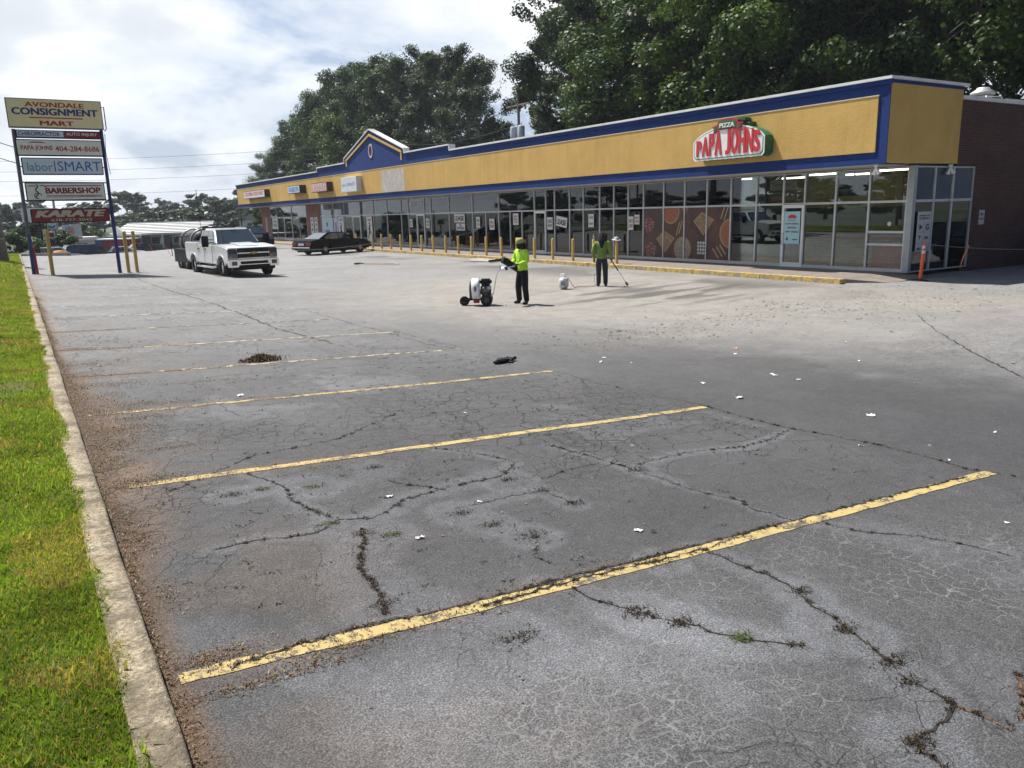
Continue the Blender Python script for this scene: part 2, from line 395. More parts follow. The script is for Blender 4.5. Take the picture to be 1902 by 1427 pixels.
# tan sand washed over the drive aisle
ds = np.exp(-(((GX-14.5)/6.5)**2+((GY-18)/8.5)**2)**1.6)
ds = np.clip(ds*1.25*(.55+.9*fbm(GX*.55, GY*.55, 61)), 0, 1)
ds2 = np.exp(-(((GX-20.5)/6)**2+((GY-12.0)/4.6)**2)**1.8)*.9
sand = np.clip(np.maximum(ds, ds2), 0, 1)
sand *= sstep(20.9, 20.2, GX+wob*.6)*.6+.4
base = base*(1-sand[..., None])+(np.array([.245, .228, .205])*(.75+.5*fxn[..., None]))*sand[..., None]
# dark wiped / oily streaks in front of the kerb, drawn out along the parking bays
st_ = vnoise(GX*.42+GY*.10, GY*3.4-GX*.75, 77)*.65+vnoise(GX*.5, GY*1.1, 78)*.35
stm = np.exp(-(((GX-15.4)/3.6)**2+((GY-16.9)/2.7)**2)**1.8)
base *= (1-.60*sstep(.50, .60, st_)*stm)[..., None]
ks = np.exp(-((GX-18.9)/1.7)**2)*sstep(.45, .75, vnoise(GX*.45, GY*.55, 81))*sstep(10, 16, GY)
base *= (1-.5*ks)[..., None]
# pale bloom where water stood round cracks and weeds
bloom = np.zeros(GX.shape)
for (x, y), r_ in zip(WEEDS, rng.uniform(.13, .30, len(WEEDS))):
    dd = np.hypot((GX-x)/1.0, (GY-y)/1.15)+wob*.14
    bloom = np.maximum(bloom, sstep(r_, r_*.82, dd)*(.45+.5*sstep(r_*.35, r_*.8, dd)))
for k_, r_ in (('A', .30), ('B', .13), ('C', .12), ('H', .16), ('I', .13), ('E', .10), ('F', .09), ('R', .1), ('D', .1), ('L', .16)):
    dd = polydist(GX, GY, CRACKS[k_])+wob*.16
    bloom = np.maximum(bloom, sstep(r_, r_*.7, dd)*.75)
bloom = np.maximum(bloom, .6*sstep(.60, .67, fbm(GX*.85+9, GY*.85, 90))*stall)
bloom *= sstep(14, 9, GY)
base = base*(1+bloom*.62)[..., None]*(1+bloom[..., None]*np.array([-.02, .0, .035]))
lowl = sstep(0, .7, fbm(GX*1.2, GY*1.2, 95)*np.exp(-(((GX-1.9)/1.4)**2+((GY-2.6)/1.0)**2)))
base *= (1+.8*lowl)[..., None]
# iron-red silt near the gutter
gd = GX-(.30+.0122*GY)
rw = .07+.40*vnoise(GY*.9, GX*0, 55)**1.6+.75*np.exp(-((GY-8.3)/2.2)**2)*(.4+.6*vnoise(GY*1.6, GX*0, 56))
rust = sstep(1.0, 0.0, gd/(rw+.10))*(.25+1.1*fbm(GX*2.6, GY*2.6, 57)**1.3)
wide = sstep(2.6, .2, gd)*sstep(.54, .74, fbm(GX*.8+4, GY*1.6, 58))*.20
rust = np.clip(np.maximum(rust, wide), 0, 1)*sstep(45, 30, GY)
for (a, b), w_ in zip(STRIPES[:6], (.35, .5, .6, 1.0, .95, .7)):
    yl = a[1]+(b[1]-a[1])*(GX-a[0])/(b[0]-a[0])
    band = np.exp(-((GY-yl)/.13)**2)*sstep(4.6, .8, GX)*w_*sstep(.35, .6, fxn+.12)
    rust = np.maximum(rust, band*.85)
base = base*(1-rust[..., None]*.85)+np.array([.185, .108, .056])*(.5+.8*fxn[..., None])*rust[..., None]*.85
# a narrow bed of brown leaf litter against the kerb
lit = sstep(.42, .0, gd/(.25+.9*vnoise(GY*1.1, GX*0+3, 66)*(.35+np.exp(-((GY-8.0)/2.4)**2))))*sstep(30, 20, GY)
lit = np.clip(lit*(.4+1.1*fbm(GX*6, GY*6, 67)), 0, 1)
base = base*(1-lit[..., None])+np.array([.085, .05, .025])*(.5+.9*fxn[..., None])*lit[..., None]
silt = np.clip(np.exp(-(((GX-2.7)/2.1)**2+((GY-1.9)/1.15)**2)**1.8)*1.5+np.exp(-(((GX-4.4)/1.2)**2+((GY-2.5)/.8)**2)**1.5)*.8, 0, 1)*(.35+.65*sstep(.36, .58, fbm(GX*1.3, GY*1.3, 101)))
silt *= (1-bloom*.8)
allig = np.clip(.26*stall*sstep(3.0, 4.6, GY)+.06+.9*np.exp(-(((GX-4.6)/1.7)**2+((GY-6.9)/1.7)**2)**1.5)+.5*stall*sstep(.5, .65, fbm(GX*.6, GY*.6, 103)), 0, 1)
allig = np.maximum(allig, .7*np.exp(-(((GX-14)/3.2)**2+((GY-6.6)/1.6)**2)))
rough = np.clip(sand+far*.4, 0, 1)
V = np.stack([GX.ravel(), GY.ravel(), GZ.ravel()], 1)
nx, ny = len(gx), len(gy); ii = (np.arange(ny-1)[:, None]*nx+np.arange(nx-1)[None]).ravel()
Q = np.stack([ii, ii+1, ii+nx+1, ii+nx], 1)
k = NT('worn_asphalt')
at_ = k.n('ShaderNodeAttribute', attribute_name='wear'); mk = k.n('ShaderNodeAttribute', attribute_name='masks')
ms = k.n('ShaderNodeSeparateColor'); k.l(mk.outputs['Color'], ms.inputs[0])
agg = k.noise(115, 3, .75); agg2 = k.noise(330, 2, .7); midn = k.noise(9, 4, .65)
c = k.mix(1.0, at_.outputs['Color'], k.ramp(agg, [(.32, .34), (.5, .95), (.68, 2.3)]), 'MULTIPLY')
c = k.mix(1.0, c, k.ramp(agg2, [(.3, .72), (.7, 1.3)]), 'MULTIPLY')
c = k.mix(1.0, c, k.ramp(midn, [(.3, .86), (.7, 1.14)]), 'MULTIPLY')
# pale stone chips showing in the binder
vc = k.n('ShaderNodeTexVoronoi', feature='F1'); vc.inputs['Scale'].default_value = 75; k.l(k.co, vc.inputs['Vector'])
c = k.mix(k.math('MULTIPLY', k.ramp(vc.outputs['Distance'], [(.10, 1.0), (.22, 0.0)]), .38), c, (.30, .29, .27))
def crackfac(scale, width, seedoff, dist):
    mp = k.n('ShaderNodeMapping'); mp.inputs['Location'].default_value = (seedoff, seedoff*.7, 0); k.l(k.co, mp.inputs[0])
    nz = k.n('ShaderNodeTexNoise'); nz.inputs['Scale'].default_value = scale*.9; nz.inputs['Detail'].default_value = 4; k.l(mp.outputs[0], nz.inputs['Vector'])
    vm = k.n('ShaderNodeVectorMath', operation='MULTIPLY_ADD'); k.l(nz.outputs['Color'], vm.inputs[0]); vm.inputs[1].default_value = (dist,)*3; k.l(mp.outputs[0], vm.inputs[2])
    v_ = k.n('ShaderNodeTexVoronoi', feature='DISTANCE_TO_EDGE', voronoi_dimensions='2D'); v_.inputs['Scale'].default_value = scale; k.l(vm.outputs[0], v_.inputs['Vector'])
    return k.ramp(v_.outputs['Distance'], [(width*.35, 1.0), (width, 0.0)])
siltc = k.math('MULTIPLY', crackfac(9.5, .050, 3.3, .16), ms.outputs[0])
siltc = k.math('MAXIMUM', siltc, k.math('MULTIPLY', k.math('MULTIPLY', crackfac(24, .085, 8.1, .08), ms.outputs[0]), k.ramp(k.noise(1.6, 3), [(.42, 0.0), (.56, .75)])))
allc = k.math('MULTIPLY', crackfac(2.6, .020, 5.1, .5), ms.outputs[1])
allc2 = k.math('MULTIPLY', k.math('MULTIPLY', crackfac(6.0, .05, 1.7, .3), ms.outputs[1]), k.ramp(k.noise(.9, 3), [(.42, 0.0), (.58, 1.0)]))
c = k.mix(k.math('MULTIPLY', k.math('MULTIPLY', siltc, k.ramp(k.noise(7, 4, .7), [(.35, .25), (.6, 1.0)])), .66), c, (.28, .28, .275))
dk = k.math('MAXIMUM', allc, allc2)
c = k.mix(k.math('MULTIPLY', dk, .8), c, (.018, .017, .015))
k.set(Base_Color=c, Roughness=.78, Specular_IOR_Level=.42)
h = k.math('SUBTRACT', k.math('ADD', k.math('MULTIPLY', agg, .6), k.math('ADD', k.math('MULTIPLY', agg2, .25), k.math('MULTIPLY', midn, 1.0))), k.math('MULTIPLY', dk, .8))
k.bump(h, .85, .016)
M_asph = k.mat
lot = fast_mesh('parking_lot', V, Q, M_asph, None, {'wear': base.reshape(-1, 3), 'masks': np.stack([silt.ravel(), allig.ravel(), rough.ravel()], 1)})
tag(lot, kind='structure')

# lower ground reaching to the horizon
k = NT('distant_ground')
c = k.mix(k.ramp(k.noise(.02, 4, .6), [(.42, 0.0), (.58, 1.0)]), (.10, .10, .095), (.045, .075, .02))
k.set(Base_Color=c, Roughness=.95); M_dist = k.mat
hx = nonuni([(-700, 50), (-60, 6), (60, 60), (900, 0)]); hy = nonuni([(-400, 60), (-20, 8), (140, 60), (1100, 0)])
HX, HY = np.meshgrid(hx, hy); HZ = np.full(HX.shape, -.25)
HZ -= sstep(62, 100, HY)*1.3; HZ += sstep(150, 420, HY)*1.5
HZ = HZ+sstep(41, 60, HX)*sstep(130, 90, HY)*1.5
ii = (np.arange(len(hy)-1)[:, None]*len(hx)+np.arange(len(hx)-1)[None]).ravel(); n_ = len(hx)
tag(fast_mesh('ground', np.stack([HX.ravel(), HY.ravel(), HZ.ravel()], 1), np.stack([ii, ii+1, ii+n_+1, ii+n_], 1), M_dist), kind='structure')

# stall lines
k = NT('worn_yellow_line')
at_ = k.n('ShaderNodeAttribute', attribute_name='wear')
ws = k.n('ShaderNodeSeparateColor'); k.l(at_.outputs['Color'], ws.inputs[0])
nz = k.math('ADD', k.math('MULTIPLY', k.noise(7, 6, .75), .7), k.math('MULTIPLY', k.noise(60, 3, .7), .3))
keep = k.ramp(k.math('ADD', nz, ws.outputs[0]), [(.475, 0.0), (.525, 1.0)])
pc = k.mix(k.noise(14, 4, .7), (.37, .275, .09), (.50, .385, .165))
pc = k.mix(k.ramp(k.noise(3, 6, .8), [(.5, 0.0), (.7, .6)]), pc, (.22, .17, .09))
pc = k.mix(ws.outputs[1], pc, (.52, .50, .42))
uc = k.mix(k.noise(40, 3, .7), (.06, .055, .052), (.12, .085, .06))
k.set(Base_Color=k.mix(keep, uc, pc), Roughness=.75); k.bump(k.noise(90, 3, .7), .5, .008)
M_line = k.mat
for i_, (a, b) in enumerate(STRIPES):
    n_ = 90; t = np.linspace(0, 1, n_); xs = a[0]+(b[0]-a[0])*t
    bow = np.sin(t*math.pi)*.035*(1 if i_ else .9)
    ys = a[1]+(b[1]-a[1])*t-bow; hw = .050+.010*(vnoise(t*60, t*0+i_, 3)-.5)+.008*(vnoise(t*170, t*0+i_, 4)-.5)
    nz_ = [zgf(x)+.0035+float((fbm(np.array([x*.5]), np.array([y*.5]), 3)[0]-.5)*.025*sstep(.5, 1.5, x)) for x, y in zip(xs, ys)]
    v_ = np.stack([np.r_[xs, xs], np.r_[ys-hw, ys+hw], np.r_[nz_, nz_]], 1)
    q_ = np.array([(j, j+1, n_+j+1, n_+j) for j in range(n_-1)])
    left = np.r_[sstep(2.2, .9, xs), sstep(2.2, .9, xs)]
    amt = [.035, .035, .01, -.02, -.01, -.03][i_] if i_ < 6 else -.015
    crk = [0, 0, .02, .10, .07, .06][i_] if i_ < 6 else .02
    w_ = np.stack([amt-left*crk, np.full(2*n_, 0 if i_ < 3 else (.55 if i_ < 6 else .9)), np.zeros(2*n_)], 1)
    tag(fast_mesh('stall_line', v_, q_, M_line, None, {'wear': w_}), kind='structure')

def gz(x, y): return zgf(x)+float((fbm(np.array([x*.5]), np.array([y*.5]), 3)[0]-.5)*.025*sstep(.5, 1.5, x))
# open cracks: jagged dark ribbons
M_crack = plain('crack_shadow_soil', (.022, .019, .016), .95, 0, .5, 20)
M_crackr = plain('crack_red_soil', (.13, .062, .03), .95, 0, .5, 20)
wid = dict(A=.012, B=.008, C=.010, E=.007, G=.006, H=.008, I=.011, J=.010, K=.012, K2=.011, S=.03, T=.012, O=.02)
crackpts = []
for key, pts in CRACKS.items():
    P_ = [Vector((*p, 0)) for p in pts]; pl = []
    for a, b in zip(P_[:-1], P_[1:]):
        L = (b-a).length; n_ = max(2, int(L/(.04 if a.y < 7 else .12)))
        for j in range(n_):
            p = a.lerp(b, j/n_); jj = min(.016, L*.08) if a.y < 7 else .04
            pl.append(p+Vector((random.gauss(0, jj*.6), random.gauss(0, jj*.6), 0)))
    pl.append(P_[-1]); w0 = wid.get(key, .006)*.62
    vs = []; fs = []
    for j, p in enumerate(pl):
        t = (pl[min(j+1, len(pl)-1)]-pl[max(j-1, 0)]); t.normalize(); nn = Vector((-t.y, t.x, 0))
        w_ = w0*random.uniform(.15, 1.4)*(.5+.9*float(vnoise(np.array([p.x*6]), np.array([p.y*6]), 7)[0]))*(.3 if j in (0, len(pl)-1) else 1)
        z = gz(p.x, p.y)+(.0065 if key[0] == 'K' else .003)
        vs += [(*(p+nn*w_).xy, z), (*(p-nn*w_).xy, z)]
        crackpts.append((p.x, p.y, key))
    fs = [(2*j, 2*j+1, 2*j+3, 2*j+2) for j in range(len(pl)-1)]
    tag(fast_mesh('pavement_crack', np.array(vs), np.array(fs), M_crackr if key in ('J',) else M_crack), kind='structure')

# kerb, lawn
mb = MB(); ys = list(np.arange(-4, 59.6, .25)); prev = None; n_ = 0
kv = []; prof = [(-.20, -.02), (-.165, .125), (-.02, .120), (-.004, .100), (0, -.05)]
for y in ys:
    g0 = gutter(y); zz = zgf(g0+.05)
    jn = .003*math.sin(y*2.3)+.003*random.uniform(-1, 1)
    for (dx, dz) in prof: kv.append((g0+dx+(jn if dz > .05 else 0), y, zz+dz+(random.uniform(-.003, .002) if dz > .05 else 0)))
m_ = len(prof); fs = [(i*m_+j, i*m_+j+1, (i+1)*m_+j+1, (i+1)*m_+j) for i in range(len(ys)-1) for j in range(m_-1)]
k = NT('old_kerb_concrete')
f = k.noise(5, 5, .65); f2 = k.noise(45, 4, .7)
c = k.mix(k.ramp(f, [(.3, 0.0), (.7, 1.0)]), (.30, .235, .150), (.44, .375, .27))
c = k.mix(1.0, c, k.ramp(f2, [(.3, .42), (.7, 1.45)]), 'MULTIPLY')
c = k.mix(k.ramp(k.noise(3.2, 6, .75), [(.46, 0.0), (.60, .8)]), c, (.12, .095, .065))
c = k.mix(k.ramp(k.noise(28, 5, .8), [(.54, 0.0), (.62, .7)]), c, (.09, .08, .065))
k.set(Base_Color=c, Roughness=.95); k.bump(k.math('ADD', f2, k.noise(14, 4, .6)), .9, .02); M_kerb = k.mat
o = MB().add(kv, fs, 0, True).build('kerb', M_kerb); tag(o, kind='structure')
mb = MB()
for i_ in range(9): mb.box(-7+i_*1.2, -5.82+i_*1.2, 59.6, 59.85, .2, .54-.01*max(0, i_-6))
tag(mb.build('end_kerb', plain('pale_kerb', (.42, .40, .35), .9, 0, .2), None, .02), kind='structure')

k = NT('lawn_soil')
c = k.mix(k.ramp(k.noise(1.6, 5, .65), [(.45, 0.0), (.70, 1.0)]), (.070, .115, .018), (.13, .10, .04))
k.set(Base_Color=c, Roughness=.95); k.bump(k.noise(40, 4, .7), .8, .03)
def lawn_z(x, y):
    e = gutter(y)-.19-x
    return zgf(.4)+.108+np.clip(e, 0, 2.5)*.085-np.clip(e-2.5, 0, 30)*.03+(fbm(np.atleast_1d(x*1.3), np.atleast_1d(y*1.3), 31)-.5)*.07*np.clip(e*3, 0, 1)
lx = np.array([-30, -14, -7, -4, -2.6, -1.9, -1.5, -1.2, -.9, -.6, -.35, -.15, .0]); ly = nonuni([(-4, .5), (60, 0)])
lv = []
for y in ly:
    e0 = gutter(y)-.17
    for x in lx:
        xx = e0+x*(1 if x > -3 else 1); lv.append((xx, y, float(lawn_z(np.array(xx), np.array(y))[0])))
n_ = len(lx); ii = (np.arange(len(ly)-1)[:, None]*n_+np.arange(n_-1)[None]).ravel()
tag(fast_mesh('lawn_ground', np.array(lv), np.stack([ii, ii+1, ii+n_+1, ii+n_], 1), k.mat), kind='structure')

# grass blades
def blades(n, px, py, pz, hgt, wid, lean=.6, seed=1):
    g = np.random.default_rng(seed); a = g.uniform(0, 2*np.pi, n); h_ = hgt*g.uniform(.5, 1.25, n); w_ = wid*g.uniform(.6, 1.3, n)
    ln = g.uniform(.15, 1, n)*lean; la = g.uniform(0, 2*np.pi, n)
    dx, dy = np.cos(a)*w_/2, np.sin(a)*w_/2; tx, ty = np.cos(la)*ln*h_, np.sin(la)*ln*h_
    z1 = h_*.62; z2 = h_*np.sqrt(np.clip(1-(ln*.9)**2, .15, 1))
    v = np.empty((n, 6, 3))
    v[:, 0] = np.stack([px-dx, py-dy, pz], 1); v[:, 1] = np.stack([px+dx, py+dy, pz], 1)
    v[:, 2] = np.stack([px+dx*.85+tx*.38, py+dy*.85+ty*.38, pz+z1*.8], 1); v[:, 3] = np.stack([px-dx*.85+tx*.38, py-dy*.85+ty*.38, pz+z1*.8], 1)
    v[:, 4] = np.stack([px+dx*.15+tx, py+dy*.15+ty, pz+z2], 1); v[:, 5] = np.stack([px-dx*.15+tx, py-dy*.15+ty, pz+z2], 1)
    b = np.arange(n)[:, None]*6; q = np.concatenate([b+np.array([0, 1, 2, 3]), b+np.array([3, 2, 4, 5])], 1).reshape(-1, 4)
    return v.reshape(-1, 3), q
def leafmat(name, trans=.45):
    k = NT(name); a = k.n('ShaderNodeAttribute', attribute_name='tone')
    k.set(Base_Color=a.outputs['Color'], Roughness=.5, Specular_IOR_Level=.35)
    tl = k.n('ShaderNodeBsdfTranslucent'); k.l(k.mix(1.0, a.outputs['Color'], (1.5, 1.45, .6), 'MULTIPLY'), tl.inputs[0])
    mx = k.n('ShaderNodeMixShader'); mx.inputs[0].default_value = trans
    k.l(k.b.outputs[0], mx.inputs[1]); k.l(tl.outputs[0], mx.inputs[2]); k.l(mx.outputs[0], k.out.inputs[0]); return k.mat
M_grass = leafmat('grass_blade')
gv, gq, gt = [], [], []; off = 0
def addgrass(n, y0, y1, depth, hgt, wid, seed, pw=1.0):
    global off
    g = np.random.default_rng(seed); y = y0+(y1-y0)*g.random(n)**pw; e = (g.random(n)**1.15)*depth-.035*g.random(n)-.02
    e0 = .285+.0122*np.maximum(y, 0)-.185; x = e0-e+(fbm(y*2.3, y*0, 12)-.5)*.13
    # bare brown patches
    pn = fbm(x*2.4, y*1.5, 71); keep = g.random(n) < sstep(.22, .40, pn)*.75+.25
    br = np.exp(-(((x+.1)/.5)**2+((y-10.6)/.9)**2)); keep &= g.random(n) > br*.95
    br2 = np.exp(-(((x+.2)/.35)**2+((y-24)/.8)**2)); keep &= g.random(n) > br2*.9
    x, y = x[keep], y[keep]; z = lawn_z(x, y)-.012
    v, q = blades(len(x), x, y, z, hgt, wid, .85, seed+1)
    dry = (fbm(x*1.7, y*1.7, 73) > .60)*.75; dry = np.where(g.random(len(x)) < .15, 1, dry*(g.random(len(x)) < .6))
    t1 = np.array([.115, .195, .025]); t2 = np.array([.23, .325, .055]); td = np.array([.34, .26, .12])
    u = g.random(len(x))[:, None]; t = t1*(1-u)+t2*u; t = t*(1-dry[:, None])+td*dry[:, None]
    t *= (.55+.9*fbm(x*3, y*3, 75))[:, None]
    gv.append(v); gq.append(q+off); gt.append(np.repeat(t, 6, 0)); off += len(v)
addgrass(170000, 1.2, 6.0, 1.0, .040, .0065, 1)
addgrass(110000, 6.0, 13, 1.1, .045, .011, 2)
addgrass(80000, 13, 30, 1.3, .055, .02, 3)
addgrass(22000, 30, 59, 2.2, .10, .05, 4)
addgrass(16000, 1.2, 14, 3.2, .07, .014, 5)
tag(fast_mesh('grass', np.concatenate(gv), np.concatenate(gq), M_grass, None, {'tone': np.concatenate(gt)}),
    'bright green mown grass with brown patches on the verge beside the kerb', 'grass', kind='stuff')

# brown leaf litter and clippings in the gutter
M_lit = leafmat('dead_litter', .15)
n_ = 15000; g = np.random.default_rng(5); y = 1.2+24*g.random(n_)**1.25; y = y[g.random(n_) < .25+.9*vnoise(y*1.9, y*0+8, 44)**1.5]; n_ = len(y)
wdt = .03+.36*vnoise(y*1.1, y*0+3, 66)**1.3*(.3+1.9*np.exp(-((y-8.3)/2.2)**2))
x = .285+.0122*y+.015+np.abs(g.normal(0, 1, n_))*wdt*.5
# strands drifting out along the stall lines
m_ = 2600; si = g.integers(0, 6, m_); xs = .5+np.abs(g.normal(0, 1.3, m_)); ysl = np.array([STRIPES[i][0][1] for i in si])+g.normal(0, .05, m_)-.02*xs+.03*np.sin(xs*3)
# crack rubbish
cp = [c_ for c_ in crackpts if c_[1] < 8]; ci = g.integers(0, len(cp), 7000)
bc = g.integers(0, len(cp), 420); hb = np.array([{'A': 1., 'K': .8, 'K2': .6, 'I': .7, 'C': .9, 'B': .7, 'H': .6, 'J': .6, 'E': .5}.get(cp[i][2], .4) for i in bc]); bc = np.r_[bc[g.random(420) < hb], [i for i, c_ in enumerate(cp) if c_[2] == 'A']]
bead = np.repeat(bc, 26)
hv = np.array([{'A': .6, 'K': .5, 'K2': .5, 'I': .6, 'C': .6, 'B': .5, 'H': .5, 'J': .8}.get(cp[i][2], .35) for i in ci]); ci = ci[g.random(7000) < hv]
xc = np.array([cp[i][0] for i in ci])+g.normal(0, .012, len(ci)); yc = np.array([cp[i][1] for i in ci])+g.normal(0, .012, len(ci))
sb = np.repeat(g.uniform(.004, .015, len(bc)), 26); xb = np.array([cp[i][0] for i in bead])+g.normal(0, 1, len(bead))*sb; yb = np.array([cp[i][1] for i in bead])+g.normal(0, .7, len(bead))*sb
xc = np.r_[xc, xb]; yc = np.r_[yc, yb]
# patches of washed-up litter fanning out from the kerb and along the first line
PT_ = [(.56, 3.52, .10, .05, 500), (.72, 3.22, .26, .03, 500), (1.15, 3.30, .2, .02, 260), (.50, 4.3, .04, .12, 160), (.5, 5.2, .05, .16, 260), (.56, 6.45, .12, .10, 700), (.78, 6.52, .16, .05, 300), (.55, 7.1, .10, .16, 500), (.62, 7.7, .14, .18, 900), (.72, 8.3, .22, .16, 1100), (.95, 8.75, .30, .08, 700), (.68, 9.2, .18, .18, 900), (1.0, 9.5, .28, .07, 500), (.72, 10.0, .18, .2, 900), (.9, 10.8, .26, .12, 700), (.7, 11.6, .16, .25, 700), (.8, 12.6, .2, .15, 500), (1.5, 9.35, .3, .04, 250), (1.9, 10.5, .35, .04, 300), (2.6, 10.35, .3, .04, 200), (.85, 14.3, .2, .1, 400), (.8, 16, .15, .3, 400), (.9, 19, .15, .4, 400), (2.1, 6.1, .12, .03, 80), (1.05, 7.4, .16, .02, 160)]
px_ = np.concatenate([g.normal(a, c_, n) for a, b, c_, d, n in PT_]); py_2 = np.concatenate([g.normal(b, d, n) for a, b, c_, d, n in PT_]); ok = px_ > .305+.0122*py_2; px_, py_2 = px_[ok], py_2[ok]
xs = np.r_[xs, px_]; ysl = np.r_[ysl, py_2]
x = np.concatenate([x, xs, xc]); y = np.concatenate([y, ysl, yc])
z = zg(x)+(fbm(x*.5, y*.5, 3)-.5)*.025*sstep(.5, 1.5, x)+.004
v, q = blades(len(x), x, y, z, .013, .006, 2.6, 8)
t = np.array([.15, .082, .042])*(.3+1.5*g.random((len(x), 1))); t[g.random(len(x)) < .16] = (.16, .17, .05)
t[-len(xc):] *= .22
tag(fast_mesh('leaf_litter', v, q, M_lit, None, {'tone': np.repeat(t, 6, 0)}), 'brown leaf litter and dry clippings lying along the gutter', 'leaf litter', kind='stuff')

# gravel washed over the aisle
g = np.random.default_rng(9); n_ = 5200
c1 = np.stack([g.normal(19.3, 3.0, 2600), g.normal(11.2, 1.6, 2600)], 1)
t_ = g.random(1900); c2 = np.stack([7.3+9*t_, 10.8+1.2*t_+g.normal(0, .7, 1900)], 1)
c3 = np.stack([g.uniform(1, 14, 700), g.uniform(2, 16, 700)], 1)
cc = np.concatenate([c1, c2, c3]); cc = cc[(cc[:, 0] < 24) & (cc[:, 1] < 25)]
n_ = len(cc); sz = np.where(np.arange(n_) < 4500, g.gamma(1.6, .0068, n_), g.gamma(2, .003, n_))+.003
tet = np.array([[-1, -.7, 0], [1, -.6, 0], [.1, 1, 0], [0, 0, .9]]); an = g.uniform(0, 6.28, n_)
vx_ = tet[None]*sz[:, None, None]*g.uniform(.6, 1.3, (n_, 4, 3)); ca, sa = np.cos(an)[:, None], np.sin(an)[:, None]
v = np.stack([vx_[..., 0]*ca-vx_[..., 1]*sa+cc[:, :1], vx_[..., 0]*sa+vx_[..., 1]*ca+cc[:, 1:], vx_[..., 2]*.7+zg(cc[:, :1])+.001], 2).reshape(-1, 3)
b = np.arange(n_)[:, None]*4; q = np.concatenate([b+np.array([0, 1, 3]), b+np.array([1, 2, 3]), b+np.array([2, 0, 3])], 1).reshape(-1, 3)
tag(fast_mesh('gravel', v, q, plain('gravel_stone', (.13, .125, .115), .9, 0, .5, 4), None, tris=True), 'loose grey gravel scattered over the sandy asphalt aisle', 'gravel', kind='stuff')

# crumbs of moss and black grit lodged all over the bays
g = np.random.default_rng(77); n0 = 1500; cx0 = g.uniform(.5, 6.2, n0); cy0 = 3.2+17*g.random(n0)**1.1
ok = g.random(n0) < sstep(.42, .62, fbm(cx0*1.1, cy0*.9, 15))*.9+.12; cx0, cy0 = cx0[ok], cy0[ok]; per = 7; n_ = len(cx0)*per
x = np.repeat(cx0, per)+g.normal(0, .022, n_)*np.repeat(g.uniform(.5, 2.2, len(cx0)), per); y = np.repeat(cy0, per)+g.normal(0, .014, n_)
z = zg(x)+(fbm(x*.5, y*.5, 3)-.5)*.025*sstep(.5, 1.5, x)+.003
v, q = blades(n_, x, y, z, .012, .010, 2.6, 78); t = np.array([.026, .021, .015])*(.5+g.random((n_, 1))); t[g.random(n_) < .12] = (.13, .065, .03)
tag(fast_mesh('moss_crumbs', v, q, M_lit, None, {'tone': np.repeat(t, 6, 0)}), 'dark moss crumbs and grit lodged in the asphalt of the parking bays', 'moss', kind='stuff')

# weed tufts in the cracks, litter scraps
M_weed = leafmat('weed_leaf', .3)
for i_, (x, y) in enumerate(WEEDS):
    n_ = 110 if i_ in (15, 16, 17, 18, 21, 23) else 70; g = np.random.default_rng(100+i_); sp = .035 if i_ % 3 else .055
    v, q = blades(n_, g.normal(0, sp, n_), g.normal(0, sp*.6, n_), np.zeros(n_), .016, .007, 2.8, i_)
    green = i_ in (1, 17, 8, 10, 0); t = (np.array([.07, .10, .02]) if green else np.array([.045, .032, .02]))*(.5+g.random((n_, 1)))
    o = fast_mesh('weed_tuft', v, q, M_weed, None, {'tone': np.repeat(t, 6, 0)}); o.location = (x, y, gz(x, y)+.003)
    side = 'behind' if y > 6.3 else ('between the two nearest yellow lines' if y > 3.4 else 'in front of the nearest yellow line')
    tag(o, ('small green weed tuft' if green else 'small dark dried weed tuft')+' in an asphalt crack '+side, 'weed', 'weed tufts growing in the asphalt cracks')
LITTER = [(2.16, 5.16, .05), (2.68, 4.74, .045), (2.01, 4.34, .06), (3.97, 7.27, .05), (2.13, 9.35, .07), (3.3, 3.72, .05), (7.4, 9.21, .09), (7.71, 9.51, .07), (7.76, 8.93, .04), (9.79, 8.73, .05), (8.8, 7.14, .09), (8.82, 6.74, .05), (7.5, 7.22, .06), (7.2, 6.33, .09), (7.73, 4.96, .09), (8.17, 3.88, .05), (6.5, 4.25, .045), (6.75, 3.56, .04), (5.58, 2.51, .03), (10.82, 7.2, .05), (9.95, 5.77, .045), (12.2, 8.4, .06), (5.6, 7.57, .04), (10.26, 9.12, .09), (12.4, 5.74, .09)]
M_paper = plain('crumpled_paper', (.72, .72, .70), .8, 0, .08, 30)
M_paperr = plain('red_scrap', (.55, .04, .03), .6); M_papero = plain('orange_scrap', (.55, .22, .12), .7); M_papert = plain('tan_scrap', (.42, .30, .14), .8)
